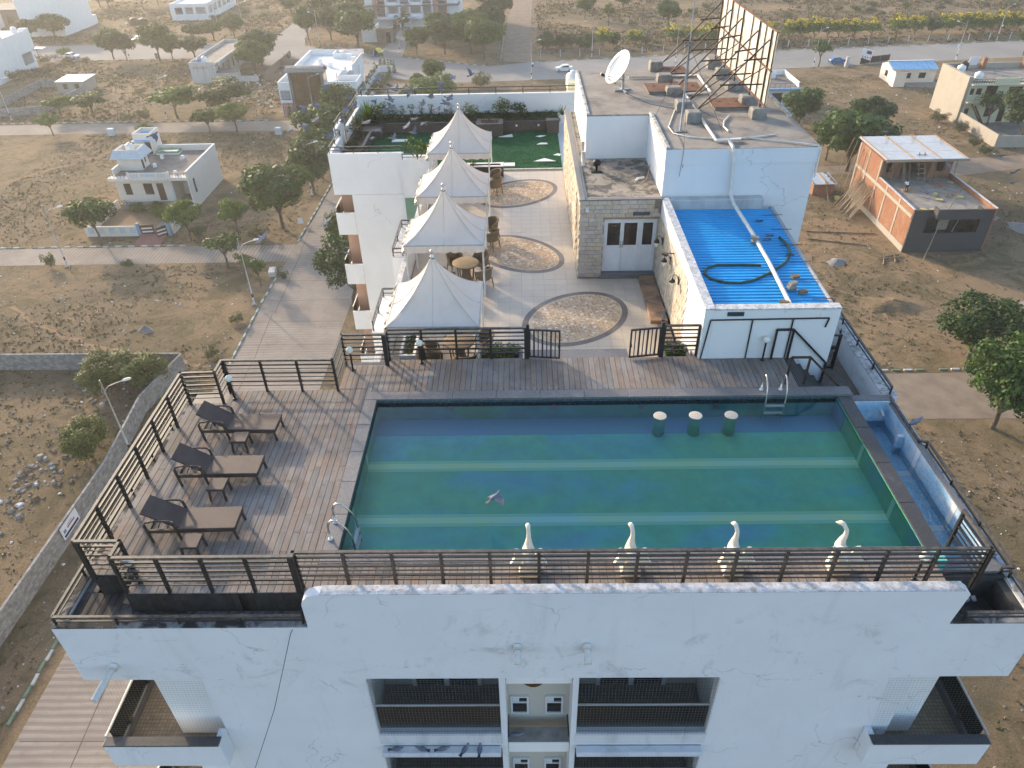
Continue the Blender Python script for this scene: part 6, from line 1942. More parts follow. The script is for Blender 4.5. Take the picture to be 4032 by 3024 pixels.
# ------------------------------------------------------------------ roof garden
turf = struct('garden_turf',MB().box(-8.05,1.93,34.58,40.35,30.91,ZT + .012),'turf','artificial green turf of the roof garden')
def fuzz(b):
    g = random.Random(3)
    for _ in range(9000):
        x,y = g.uniform(-8,1.9),g.uniform(34.6,40.3)
        a = g.uniform(0,6.28); s_ = .018
        h = g.uniform(.015,.035)
        b.add([(x - s_ * math.cos(a),y - s_ * math.sin(a),ZT + .012),(x + s_ * math.cos(a),y + s_ * math.sin(a),ZT + .012),(x + g.uniform(-.01,.01),y + g.uniform(-.01,.01),ZT + .012 + h)],[(0,1,2)])
tag(part(turf,'turf_pile','turf',fuzz),kind='stuff')
pb = thing('garden_planter','long granite planter along white garden wall','planter',(-3,40.9,ZT))
part(pb,'planter_wall','granite_brown',lambda b: (b.slab('x',-8.0,2.0,ZT,31.58,40.36,40.48),b.box(-2.42,-1.05,39.45,40.35,ZT,31.74),b.box(1.35,2.0,39.9,40.35,ZT,31.74),b.slab('y',36.9,40.355,ZT,31.5,-8.18,-8.06),b.box(-8.55,-7.6,39.45,40.35,ZT + .001,31.48)))
part(pb,'planter_cap','granite_dark',lambda b: (b.cbox(-7.58,-2.44,40.33,40.5,31.582,31.62,.008),b.cbox(-1.03,1.33,40.33,40.5,31.582,31.62,.008),b.slab('x',-2.45,-1.02,31.742,31.78,39.42,39.62),b.slab('x',-2.45,-1.02,31.742,31.78,40.2,40.38),b.slab('y',39.62,40.2,31.742,31.78,-2.45,-2.22),b.slab('y',39.62,40.2,31.742,31.78,-1.25,-1.02),b.cbox(1.33,2.02,39.88,40.37,31.742,31.78,.01),b.cbox(-8.6,-7.55,39.42,40.37,31.482,31.52,.01),b.cbox(-8.2,-8.04,36.88,39.4,31.502,31.54,.01)))
part(pb,'soil','soil',lambda b: (b.box(-9.1,2.0,40.49,42.38,30.95,31.52),b.box(-9.14,-8.19,34.9,40.48,30.95,31.42),b.box(-2.2,-1.27,39.63,40.19,31.741,31.755)))
part(pb,'step_light','sign_white',lambda b: (b.box(-.35,-.25,40.35,40.359,31.35,31.45),b.box(.85,.95,40.35,40.359,31.35,31.45)))
def cover(b):
    g = random.Random(8)
    cl = [(g.uniform(-8.3,1.95),g.uniform(40.55,42.2),31.55,g.uniform(.14,.24)) for _ in range(300)] + [(g.uniform(-2.15,-1.3),g.uniform(39.68,40.15),31.76,.09) for _ in range(14)] + [(g.uniform(-9.0,-8.3),g.uniform(35.2,39.3),31.45,g.uniform(.14,.22)) for _ in range(46)]
    leaves(b,cl,900,.045,g)
gc = MB(); cover(gc)
tag(gc.build('ground_cover','leaf_dark'),'low dark ground cover filling the garden planters','ground cover',None,'stuff')
def shrub(label,x,y,z,h,r_,m,n=10,leaf=.07,dens=500,seed=1,name='garden_shrub',group=None,stems=5,flower=None,cr=(.3,.5),up=.35):
    g = random.Random(seed)
    t = thing(name,label,'shrub',(x,y,z),group)
    cl = [(x + a,y + b_,z + c,d) for a,b_,c,d in crown_clumps(g,h,r_,n,.25,cr=cr)]
    part(t,'stem','bark',lambda b: [b.tube([(x,y,z),((x + c[0]) / 2,(y + c[1]) / 2,z + h * .35),c[:3]],[.02,.015,.006],5) for c in cl[:stems]])
    part(t,'foliage',m,lambda b: leaves(b,cl,dens,leaf,g,.9,up=up))
    if flower:
        part(t,'flower',flower,lambda b: leaves(b,[(c[0],c[1],c[2] + c[3] * .2,c[3]) for c in cl],dens * .22,leaf * .7,g,.9))
    return t
for i,x in enumerate((-7.05,-6.6,-6.1,-5.55,-5.0,-3.95,-3.15)):
    shrub('feathery pale green shrub in row along white garden wall',x,41.25,31.52,.95,.27,'leaf_sage',12,.035,1500,20 + i,group='feathery shrubs',cr=(.28,.42))
shrub('fuller feathery shrub left of square stone planter',-2.75,41.0,31.52,1.0,.42,'leaf_sage',14,.05,1100,31)
shrub('reddish green bush right of square stone planter',-1.1,41.4,31.52,1.1,.6,'leaf_green',14,.06,500,33,flower='flower_pink')
shrub('dark bush right of reddish bush on garden wall',-.2,41.3,31.52,.8,.6,'leaf_dark',12,.06,600,34)
shrub('dense dark shrub in left corner of garden planter',-7.8,41.2,31.52,.95,.6,'leaf_dark',14,.055,700,35)
shrub('dry reddish twiggy shrub in left garden bed',-8.75,38.6,31.42,.9,.5,'brush_brown',12,.05,500,36)
shrub('low red-flowering plants beside garden wing rail',-8.65,35.2,31.42,.4,.5,'leaf_green',10,.06,450,37,flower='flower_red')
shrub('bare little bonsai in the square stone planter',-1.75,39.9,31.75,.4,.16,'brush_brown',6,.03,700,38)
def blades(label,x,y,z,n,L,w,m,seed,cat='plant',arch=.8,name='spiky_plant',lo=.3,hi=1.4):
    g = random.Random(seed)
    def f(b):
        for i in range(n):
            a = g.uniform(0,6.28); e = g.uniform(lo,hi); l = L * g.uniform(.7,1.1)
            prev = None
            for k in range(5):
                q = k / 4
                rr = l * q * math.cos(e); zz = l * q * math.sin(e) - arch * .35 * l * q * q
                c = Vector((x + rr * math.cos(a),y + rr * math.sin(a),z + zz))
                s_ = Vector((-math.sin(a),math.cos(a),0)) * w * (1 - q * .92)
                if prev: b.add([prev[0],prev[1],c + s_,c - s_],[(0,1,2,3)])
                prev = (c - s_,c + s_)
    return one(name,m,f,label,cat)
blades('big bright arching leafy plant in garden corner',-8.55,41.3,31.5,150,1.5,.035,'leaf_bright',1)
blades('tall grey-green snake plants below the arching plant',-8.85,39.9,31.42,60,1.0,.035,'leaf_sage',2,lo=1.0,hi=1.5,arch=.2)
blades('spiky yucca at the tower end of the garden',2.2,40.9,31.75,46,.8,.03,'leaf_sage',3)
blades('low spiky plant in right part of garden planter',1.45,40.8,31.5,30,.5,.02,'leaf_sage',4)
blades('low spiky plant near reddish garden bush',.6,40.8,31.5,30,.45,.02,'leaf_green',5)
# plumeria in the box beside the farthest gazebo
pm = thing('plumeria','glossy plumeria bush in white box beside farthest gazebo','shrub',(-4.95,34.0,31.95))
part(pm,'stem','bark',lambda b: [b.tube([(-4.95 + dx * .3,34.0,31.9),(-4.95 + dx,34.0 + dy,32.2),(-4.95 + dx * 1.3,34 + dy * 1.2,32.4)],.025,5) for dx,dy in ((-.35,.05),(.3,.1),(-.1,.2),(.05,-.15))])
def pl_leaf(b):
    g = random.Random(6)
    for dx,dy,dz in ((-.45,.06,.55),(-.25,.2,.75),(.1,.25,.5),(.4,.1,.42),(.05,-.18,.4),(-.2,-.1,.45),(.25,-.1,.3)):
        for i in range(22):
            a = g.uniform(0,6.28); e = g.uniform(-.1,1.1); l = g.uniform(.22,.34)
            c = Vector((-4.95 + dx,34.0 + dy,31.95 + dz))
            d = Vector((math.cos(a) * math.cos(e),math.sin(a) * math.cos(e),math.sin(e)))
            s_ = Vector((-math.sin(a),math.cos(a),0)) * .05
            m_ = c + d * l * .55
            b.add([c,m_ - s_,c + d * l - Vector((0,0,.03)),m_ + s_],[(0,1,2,3)])
part(pm,'leaves','leaf_bright',pl_leaf)
# marble slabs lying on the turf
for i,(x,y,poly) in enumerate(((-6.53,39.0,[(-.42,-.18),(.4,-.18),(.42,.2),(-.38,.2)]),(-.85,39.5,[(-.42,-.18),(.1,.12),(.3,.25),(.36,-.2)]),(.98,39.3,[(-.25,0),(.0,-.12),(.3,.12),(.0,.13)]),(1.05,38.1,[(-.3,-.12),(.28,-.05),(.24,.12),(-.1,.13)]),(1.1,35.6,[(-.55,-.15),(.55,-.15),(0,.28)]),(1.75,36.35,[(-.2,-.02),(.1,-.15),(.2,.05),(.05,.2)]),(-.65,35.1,[(-.25,-.22),(.28,-.22),(.28,.22),(-.25,.22)]),(-2.2,34.9,[(-.4,-.1),(.4,-.1),(.4,.1),(-.4,.1)]))):
    labs = ['rectangular white marble slab on far left turf','white marble wedge near square planter','small white marble wedge close to the lit planter','white marble wedge on faint white line','broad white marble triangle near terrace edge','small white marble kite beside stone wall','square white marble slab beside low planter','white marble slab half under farthest gazebo']
    one('marble_slab','marble_slab',lambda b: b.prism([(x + u,y + v) for u,v in poly],ZT + .013,ZT + .045),labs[i],'stone slab')
lp = thing('low_planter','low granite trough planter beside farthest gazebo','planter',(-1.7,33.7,ZT))
part(lp,'trough','granite_dark',lambda b: (b.slab('x',-2.6,-.9,ZT + .001,31.62,33.45,33.53),b.slab('x',-2.6,-.9,ZT + .001,31.62,33.87,33.95),b.slab('y',33.53,33.87,ZT + .001,31.62,-2.6,-2.52),b.slab('y',33.53,33.87,ZT + .001,31.62,-.98,-.9)))
part(lp,'rim','marble_slab',lambda b: (b.slab('x',-2.62,-.88,31.622,31.65,33.43,33.58),b.slab('x',-2.62,-.88,31.622,31.65,33.82,33.97),b.slab('y',33.58,33.82,31.622,31.65,-2.62,-2.47),b.slab('y',33.58,33.82,31.622,31.65,-1.03,-.88)))
part(lp,'soil','soil',lambda b: b.box(-2.51,-.99,33.54,33.86,31.3,31.55))
shrub('small leafy plant in low granite trough',-2.3,33.7,31.55,.35,.25,'leaf_green',8,.05,700,41)
# flower beds at the pool gate
for lab,x0,x1,sd_ in (('pink flower bed in stone planter left of pool gate',-1.36,-.05,51),('pink flower bed in stone planter right of pool gate',3.90,4.70,52)):
    y0,y1 = 17.02,17.74
    t = thing('flower_bed',lab,'flower bed',((x0 + x1) / 2,17.4,ZT))
    part(t,'planter','granite_grey',lambda b: (b.slab('x',x0,x1,ZT + .001,31.95,y0,y0 + .12),b.slab('x',x0,x1,ZT + .001,31.95,y1 - .12,y1),b.slab('y',y0 + .12,y1 - .12,ZT + .001,31.95,x0,x0 + .12),b.slab('y',y0 + .12,y1 - .12,ZT + .001,31.95,x1 - .12,x1)))
    part(t,'soil','soil',lambda b: b.box(x0 + .12,x1 - .12,y0 + .12,y1 - .12,31.3,31.86))
    g = random.Random(sd_)
    cl = [(g.uniform(x0 + .2,x1 - .2),g.uniform(y0 + .16,y1 - .16),31.95 + g.uniform(0,.16),g.uniform(.10,.17)) for _ in range(22)]
    part(t,'foliage','leaf_bright',lambda b: leaves(b,cl,3200,.035,g))
    part(t,'flowers','flower_pink',lambda b: leaves(b,[(c[0],c[1],c[2] + .04,c[3]) for c in cl],520,.028,g))
one('terrace_plants','leaf_dark',lambda b: leaves(b,[(-3.46,17.85 + i * .12,31.66,.13) for i in range(10)],2600,.035,random.Random(4)),'strip of clipped green plants in white trough','hedge')

# ------------------------------------------------------------------ ground litter and dry grass
def on_road(x,y):
    if -32.6 < x < -20.0 and y < 176: return True
    if x < -30 and (86.3 < y < 92.6 or 142 < y < 151 or 204.8 < y < 227): return True
    if 175 + max(0,x) * .105 < y < 197 + max(0,x) * .09 and x > -33: return True
    if -5.5 < x < 5 and y > 190: return True
    if 51.5 < y < 61 and x > 12: return True
    if 112 < y < 123 and x > 30: return True
    if x < -30 and 176 < y < 232 and x > -76 and y > 197: return True
    return -9.8 < x < 10.2 and 8 < y < 46
KEEP = [(-66,-48,95,120),(-108,-98,172,181),(-142,-124,180,203),(-79,-70,175,207),(-50,-31,148,189),(48,62,86,107),(79,99,126,150),(79,92,164,176)]
def in_house(x,y):
    return any(a < x < b and c < y < d for a,b,c,d in KEEP)
def grass(b,n,box,smin,smax,mi_w,seed):
    g = random.Random(seed)
    i = 0
    while i < n:
        x = g.uniform(box[0],box[1]); y = g.uniform(box[2],box[3])
        i += 1
        # patchy
        if math.sin(x * .21 + 1.3 * math.sin(y * .13)) + math.sin(y * .17 + x * .05) + g.uniform(-1.3,1.3) < -.1: continue
        if on_road(x,y) or in_house(x,y): continue
        mi = g.choices((0,1,2),mi_w)[0]
        for _ in range(g.randint(3,6)):
            a = g.uniform(0,6.28); s_ = g.uniform(smin,smax)
            dx,dy = g.gauss(0,s_ * .7),g.gauss(0,s_ * .7)
            lx,ly = g.gauss(0,s_ * .6),g.gauss(0,s_ * .6)
            px_,py_ = math.cos(a) * s_ * .45,math.sin(a) * s_ * .45
            b.add([(x + dx - px_,y + dy - py_,0.0),(x + dx + px_,y + dy + py_,0.0),(x + dx + lx,y + dy + ly,s_ * g.uniform(.5,1.0))],[(0,1,2)],mi)
gm = MB()
grass(gm,22000,(-85,-32,14,142),.10,.24,(5,3,2),1)
grass(gm,11000,(-150,-32,150,205),.22,.45,(5,3,2),2)
grass(gm,7000,(-150,-70,226,300),.3,.55,(5,3,2),3)
grass(gm,20000,(10,100,20,175),.10,.24,(6,2,2),4)
grass(gm,15000,(4,175,203,300),.3,.6,(4,2,4),5)
grass(gm,1500,(-25,60,120,176),.2,.42,(4,2,3),6)
tag(gm.build('dry_grass',['grass_dry','grass_olive','brush_brown']),'dry grass tufts scattered over the open plots','grass',None,'stuff')
def litter(b,n,box,smin,smax,seed,dens=None,mw=(4,3,3)):
    g = random.Random(seed)
    for _ in range(n):
        x = g.uniform(box[0],box[1]); y = g.uniform(box[2],box[3])
        if dens and not dens(x,y,g): continue
        if on_road(x,y) or in_house(x,y): continue
        s_ = g.uniform(smin,smax) * g.choice((.5,.7,1))
        m = Matrix.Rotation(g.uniform(0,6.28),3,'Z')
        vs = []
        for k in range(5):
            a = k * 1.2566
            q = m @ Vector((math.cos(a) * s_ * g.uniform(.6,1.1),math.sin(a) * s_ * g.uniform(.5,1.0),0))
            vs.append((x + q.x,y + q.y,-.01))
        hgt = s_ * g.uniform(.3,.8)
        vs += [(x + (vx - x) * .6,y + (vy - y) * .6,hgt * g.uniform(.7,1.1)) for vx,vy,_z in vs]
        b.add(vs,[(5,6,7,8,9)] + [(k,(k + 1) % 5,5 + (k + 1) % 5,5 + k) for k in range(5)],g.choices((0,1,2),mw)[0])
lm = MB()
litter(lm,2400,(-72,-33,14,60),.05,.24,11,None,(1,6,5))
litter(lm,900,(-48,-36.8,20,62),.15,.5,12,lambda x,y,g: math.sin(x * .7) + math.sin(y * .45) + g.uniform(-1,1) > .6,(1,6,4))
litter(lm,1500,(-80,-32,62,88),.05,.2,13,None,(2,5,3))
litter(lm,700,(-85,-32,92,142),.05,.2,14,None,(1,4,4))
litter(lm,900,(-150,-32,150,300),.08,.3,15,None,(2,4,3))
litter(lm,500,(-67,-50,158,190),.15,.5,16,None,(3,5,2))
litter(lm,1300,(11,80,24,110),.05,.22,17,None,(2,5,4))
litter(lm,700,(60,100,105,165),.07,.3,18,None,(2,5,3))
litter(lm,500,(12,40,20,50),.06,.22,19,None,(3,4,2))
tag(lm.build('stones_and_litter',['litter_white','stone','stone_brown']),'stones and scraps of litter strewn over the plots','litter',None,'stuff')
# trodden paths
for lab,pts,w in (('pale trodden path across the rough plot',[(-74,55),(-66,52),(-58,46),(-50,42)],.35),('pale trodden path from plot corner to lane',[(-62,76),(-54,70),(-46,66.5),(-38,64),(-33,63)],.28),('trodden path on plot left of pink house',[(-90,112),(-84,121),(-78,128),(-72,139)],.4),('trodden path on plot right of wash room roof',[(36,79),(40,75),(41,70),(48,70.5),(58,74)],.25),('trodden path below the unfinished house',[(55,74),(52,68),(49,63),(47,61.5)],.25)):
    mb = MB()
    pv = [Vector((x,y,0)) for x,y in pts]
    fine = []
    for a,b_ in zip(pv,pv[1:]):
        for k in range(6):
            fine.append(a.lerp(b_,k / 6))
    fine.append(pv[-1])
    L_,R_ = [],[]
    for i,p in enumerate(fine):
        d = (fine[min(i + 1,len(fine) - 1)] - fine[max(i - 1,0)]).normalized()
        n_ = Vector((-d.y,d.x,0)) * w * rnd.uniform(.6,1.2)
        off = Vector((rnd.uniform(-.3,.3),rnd.uniform(-.3,.3),0))
        L_.append(p + n_ + off); R_.append(p - n_ + off)
    n = len(fine)
    mb.add([(p.x,p.y,.006) for p in L_ + R_],[(i,n + i,n + i + 1,i + 1) for i in range(n - 1)])
    struct('footpath',mb,'path_trodden',lab)
def heap(name,label,x,y,r_,h,m,seed,cat='heap'):
    g = random.Random(seed)
    def f(b):
        NR,NA = 7,22
        vs = []
        for i in range(NR + 1):
            q = i / NR
            for k in range(NA):
                a = 6.283 * k / NA
                rr = r_ * q * (1 + .22 * math.sin(a * 2 + seed) + .12 * math.sin(a * 5 + seed))
                vs.append((x + rr * math.cos(a),y + rr * math.sin(a) * .8,h * (math.cos(math.pi * q) + 1) / 2 * g.uniform(.85,1.12) - .05 * q))
        b.add(vs,[(i * NA + k,i * NA + (k + 1) % NA,(i + 1) * NA + (k + 1) % NA,(i + 1) * NA + k) for i in range(NR) for k in range(NA)],0,True)
    return one(name,m,f,label,cat)
heap('earth_heap','brown earth mound below unfinished brick house',58,84.5,4.5,.8,'ground_earth',1)
heap('earth_heap','sandy mound on plot right of blue roof',42.5,73.5,3.8,.7,'ground_earth',2)
heap('earth_heap','sandy spoil mound right of unfinished house',66,78,4.5,.8,'ground_earth',3)
heap('gravel_heap','grey gravel heap on the plot near unfinished house',58.5,72.6,2.0,.45,'gravel_heap',4)
heap('gravel_heap','grey gravel heap right of grey rendered wall',68.5,94,2.4,.5,'gravel_heap',5)
heap('gravel_heap','small grey rubble heap right of blue roof',40.0,84.5,1.6,.4,'gravel_heap',6)
heap('gravel_heap','cement-grey spoil beside unfinished house',64.5,97,2.8,.4,'gravel_heap',7)
heap('earth_heap','scrub-covered mound beside main road',-9,168,6.0,.9,'ground_earth',8)
heap('gravel_heap','dark grey boulder heap on rough plot',-43.2,70.2,1.0,.6,'gravel_heap',9)
# ------------------------------------------------------------------ street lamps
def lamp_proto():
    t = thing('street_lamp','x','street lamp',(0,0,0),'street lamps')
    part(t,'pole','lamp_metal',lambda b: b.tube([(0,0,0),(0,0,3),(0,0,8.2)],[.10,.08,.055],8))
    part(t,'foot','concrete',lambda b: b.box(-.28,.28,-.28,.28,-.05,.16))
    part(t,'arm','lamp_metal',lambda b: (b.tube([(0,0,6.9),(.14,0,7.25),(.45,0,7.5),(1.0,0,7.66),(1.7,0,7.8)],.035,6),b.tube([(.0,0,6.6),(-.18,0,6.9),(-.20,0,7.2),(-.04,0,7.6)],.02,5)))
    part(t,'lamp_head','white_plastic',lambda b: b.tube([(1.6,0,7.78),(1.78,0,7.83),(2.15,0,7.88),(2.35,0,7.88)],[.05,.12,.13,.05],8))
    part(t,'pole_band','black_plastic',lambda b: b.tube([(0,0,1.0),(0,0,1.45)],.105,8))
    return t
LP0 = lamp_proto()
lamps = [(-60.3,86.3,8.6,.2,'street lamp at the near edge of lane before pink house',0),(-32.3,75.7,8.6,.25,'street lamp at rough plot corner beside the lane',0),(-35.4,48.7,8.6,.3,'street lamp behind block wall left of deck railing',0),(-33.2,109.8,8.6,.25,'street lamp between trees left of garden wing',0),
         (-105.3,152.6,8.6,.4,'street lamp beside low grey compound wall',0),(-72.6,151.6,8.6,.4,'street lamp behind spreading tree on back lane',0),(-42.1,151.0,8.6,.3,'street lamp in front of amber glass villa',0),(-36.4,151.2,8.6,.3,'street lamp at lane end beside white villa',0),(-32.1,170.3,8.6,.3,'street lamp above the clipped hedge of villa',0),
         (-103.3,205.0,9,1.0,'street lamp among trees along upper road',0),(-55.5,216.9,9,2.8,'tall street lamp at fenced corner left of apartments',0),(-32.0,206.9,8.6,.6,'street lamp behind the parked rickshaw',0),(-31.5,228.0,8.6,3.0,'street lamp right of the apartment drive',0),(2.3,177.4,8.8,.3,'street lamp with small blue sign beside the white car',1),(17.9,198.1,8.8,3.3,'street lamp before dark hedge shrubs',0),
         (37.8,191.0,8.6,2.5,'street lamp behind satellite dish tower',0),(69.0,183.6,8.8,.5,'street lamp beside thin tree and blue car',0),(104.1,187.4,8.8,2.4,'street lamp with board behind the yellow house',1),(124.7,208.2,8.8,.3,'leaning street lamp before yellow hedge',1),(-87.3,229.7,8.8,3.3,'street lamp with blue board beyond old school',1),(-83.0,238.2,8.8,.3,'street lamp with white board on brown plot',1),(3.6,236,8.8,.3,'street lamp beside the dusty far lane',0)]
for i,(x,y,h,a,lab,sg_) in enumerate(lamps):
    o = LP0 if i == 0 else copy_tree(LP0)
    o.location = (x,y,0); o.rotation_euler = (0,0,a); o.scale = (1,1,h / 8.2)
    o['label'] = lab
    if sg_:
        bd = MB().box(-.08,.5,-.03,.03,0,.9).build('sign_board','sign_white',None)
        bd.parent = o; bd.location = (.06,0,2.6)
        bd2 = MB().box(-.05,.46,-.036,-.031,.0,.5).build('sign_print','sign_navy',None)
        bd2.parent = bd

# ------------------------------------------------------------------ walls of grey blocks
def block_wall(label,pts,h,name='block_wall',m='concrete_block',cap=True):
    t = thing(name,label,'wall',(pts[0][0],pts[0][1],0))
    part(t,'core','grout',lambda b: [b.bar((x0,y0,h / 2),(x1,y1,h / 2),.15,h - .02) for (x0,y0),(x1,y1) in zip(pts,pts[1:])])
    def blocks(b):
        for (x0,y0),(x1,y1) in zip(pts,pts[1:]):
            L = math.hypot(x1 - x0,y1 - y0)
            dx,dy = (x1 - x0) / L,(y1 - y0) / L
            z,r_ = 0.0,0
            while z < h - .05:
                u = -.2 if r_ % 2 else 0.0
                while u < L:
                    a,c = max(0,u),min(L,u + .4)
                    if c - a > .08:
                        b.bar((x0 + dx * (a + .008),y0 + dy * (a + .008),z + .1),(x0 + dx * (c - .008),y0 + dy * (c - .008),z + .1),.19 + rnd.uniform(-.012,.012),.185,rnd.randrange(3))
                    u += .4
                z += .2; r_ += 1
    tag(part(t,'blocks',['block_a','block_b','block_c'],blocks),kind='stuff')
    return t
for i,c in enumerate(((.27,.262,.25),(.22,.215,.205),(.31,.30,.285))):
    plain('block_%s' % 'abc'[i],c,.2,3.0,.95,bump=.5,stain=(.14,.13,.115),stain_scale=1.4)
block_wall('grey concrete block wall between rubble plot and lane',[(-36.7,16),(-36.3,36),(-36.1,46),(-37.0,55.2),(-35.7,62.4)],2.0)
block_wall('grey concrete block wall behind the thorn bushes',[(-35.9,62.5),(-96,63.2)],2.0)
block_wall('low block wall round plot of the tin-roofed shed',[(-99.8,173.2),(-101.4,157.0),(-109.4,155.4),(-128,155)],1.5)
block_wall('block wall running from shed to big white house',[(-106.2,178.8),(-113.3,179.0),(-113.0,161.3),(-128,160.8)],1.6)
one('painted_patch','kerb_green',lambda b: b.add([(-36.18,43.0,.5),(-36.18,45.2,.5),(-36.18,45.4,1.6),(-36.18,43.3,1.5)],[(0,1,2,3)]) and b.add([(-36.20,43.0,.5),(-36.20,45.2,.5),(-36.20,45.4,1.6),(-36.20,43.3,1.5)],[(3,2,1,0)]),'green painted patch on block wall left of railing','painted patch')
bn = thing('banner','white printed banner fixed to the block wall','banner',(-36.1,39.4,1.2))
for nm,m,d,y0,y1,z0,z1 in (('sheet','sign_white',0,38.2,40.6,.75,1.95),('navy_strip','sign_navy',.006,38.35,40.45,.85,1.07),('red_lettering_strip','sign_red',.006,39.0,40.1,1.32,1.46),('blue_lettering_strip','pallet_blue',.006,39.1,39.8,1.55,1.62),('round_mark','pallet_blue',.006,38.45,38.8,1.2,1.5)):
    bx(bn,nm,m,-36.02 - .004 + d,-36.02 + .004 + d,y0,y1,z0,z1)

# ------------------------------------------------------------------ pale pink house
h = thing('pink_house','pale pink flat-roofed house with two roof rooms','house',(-56,112,0))
def pinkw(b):
    b.slab('x',-61.6,-53.0,0,4.6,106.2,106.45,[(-60.5,-59.4,1.95,3.7),(-57.5,-56.1,1.95,3.7),(-55.5,-54.4,1.0,3.7)])
    b.slab('y',106.46,117.4,0,5.8,-61.6,-61.4)
    b.slab('y',104.9,117.4,0,5.8,-50.0,-49.8,[(106.4,107.3,1.9,4.2)])
    b.slab('x',-61.6,-49.8,0,5.8,117.42,117.6)
    b.slab('y',106.46,109.5,0,4.6,-53.2,-53.0)
    b.slab('x',-53.0,-50.01,0,4.6,109.5,109.7,[(-51.9,-50.5,.9,3.6)])
part(h,'wall','cream_wall',pinkw)
part(h,'floor_plinth','concrete',lambda b: (b.box(-61.39,-53.21,105.2,117.4,.0,.85),b.box(-52.99,-50.02,105.4,109.48,0,.7)))
room_dark(h,-61.3,-53.3,107.6,107.7,.9,4.5); room_dark(h,-52.9,-50.1,110.5,110.6,.7,4.5)
bx(h,'roof','roof_grey',-61.38,-50.02,106.3,117.4,4.61,4.9)
part(h,'front_slab','cream_wall',lambda b: (b.box(-62.0,-49.9,105.1,106.29,4.45,4.9)))
part(h,'front_parapet','cream_wall',lambda b: (b.slab('x',-58.7,-52.6,4.46,5.75,104.96,105.09),b.box(-58.8,-58.55,104.95,105.2,5.0,5.86),b.box(-52.75,-52.5,104.95,105.2,5.0,5.86)))
for q in [(-56.7,-54.6,5.2,5.6)] + [(a + i * .42,a + .25 + i * .42,5.1,5.62) for a in (-58.3,-54.2) for i in range(3)] + [(-58.5 + i * .5,-58.2 + i * .5,4.5,4.72) for i in range(12)]:
    bx(h,'parapet_panel','trim_pale',q[0],q[1],104.93,104.955,q[2],q[3])
part(h,'parapet_cap','white_clean',lambda b: (b.box(-61.64,-61.36,106.4,117.64,5.802,5.87),b.box(-50.04,-49.76,104.9,117.64,5.802,5.87),b.box(-61.35,-50.05,117.38,117.64,5.802,5.87)))
for x0,x1 in ((-60.5,-59.4),(-57.5,-56.1)):
    window(h,'x',x0,x1,1.95,3.7,106.2,-1,'door_brown','window_board',bars=2,sill='white_clean')
window(h,'y',106.4,107.3,1.9,4.2,-49.8,1,'trim_pale','glass_dark',bars=0)
dd = bx(h,'door','door_brown',-55.48,-54.42,106.25,106.30,1.0,3.69)
bx(h,'porch_door','door_brown',-51.85,-50.55,109.58,109.62,.92,3.58)
part(h,'quoins','trim_pale',lambda b: [b.box(-53.24 - (.14 if i % 2 else 0),-53.0,106.17,106.197,.9 + i * .28,1.1 + i * .28) for i in range(12)])
part(h,'roof_room','cream_wall',lambda b: (b.slab('x',-61.5,-58.0,4.9,8.0,108.5,108.65),b.slab('y',108.66,111.2,4.9,8.0,-58.15,-58.0,[(108.9,109.6,4.95,6.9),(110.0,110.5,5.6,6.8)]),b.slab('y',108.66,111.2,4.9,8.0,-61.38,-61.2),b.slab('x',-61.19,-58.16,4.9,8.0,111.05,111.2),b.box(-61.1,-58.2,108.7,111.0,7.2,7.3)))
part(h,'roof_room_door','door_brown',lambda b: (b.box(-58.10,-58.06,108.92,109.58,4.95,6.9),b.box(-58.10,-58.06,110.02,110.48,5.6,6.8)))
def skirt(b):
    a = [(-62.2,107.9),(-57.3,107.9),(-57.3,111.8),(-62.2,111.8)]
    c = [(-61.6,108.4),(-57.9,108.4),(-57.9,111.3),(-61.6,111.3)]
    for i in range(4):
        j = (i + 1) % 4
        for k in range(4):
            f0,f1 = k / 4,(k + 1) / 4
            L = lambda p,q,f: (p[0] + (q[0] - p[0]) * f,p[1] + (q[1] - p[1]) * f)
            z0,z1 = 6.85 + 1.2 * f0,6.85 + 1.2 * f1 - .02
            p0,p1,p2,p3 = L(a[i],c[i],f0),L(a[j],c[j],f0),L(a[j],c[j],f1),L(a[i],c[i],f1)
            b.add([(*p0,z0),(*p1,z0),(*p2,z1),(*p3,z1),(*p0,z0 - .06),(*p1,z0 - .06)],[(0,1,2,3),(4,5,1,0)])
part(h,'sloped_eave','trim_pale',skirt)
part(h,'stair_room','cream_wall',lambda b: (b.slab('x',-61.8,-59.0,4.9,8.2,115.7,115.85,[(-60.2,-59.25,4.92,7.0)]),b.slab('y',115.86,119.0,0,8.2,-59.15,-59.0),b.slab('y',115.86,119,0,8.2,-61.8,-61.62),b.slab('x',-61.61,-59.16,0,8.2,118.85,119.0)))
bx(h,'stair_door','door_brown',-60.18,-59.27,115.76,115.80,4.94,6.98)
part(h,'blue_sheet','sheet_blue',lambda b: (b.box(-61.55,-59.2,115.9,118.8,7.5,7.54),b.obox((-60.5,115.45,7.15),(3.0,.6,.03),(.25,0,0))))
part(h,'roof_terrace_rail','black_steel',lambda b: [(b.bar((x0,105.15,5.55),(x1,105.15,5.55),.05),b.bar((x0,105.15,5.2),(x1,105.15,5.2),.03),[b.bar((x0 + (x1 - x0) * k / 6,105.15,4.9),(x0 + (x1 - x0) * k / 6,105.15,5.55),.035) for k in range(7)]) for x0,x1 in ((-61.95,-58.85),(-52.45,-49.95))])
for x,y in ((-57.0,113.6),(-53.6,113.4),(-56.6,109.8),(-52.2,106.6)):
    bx(h,'roof_stub','white_clean',x - .2,x + .2,y - .2,y + .2,4.9,5.45)
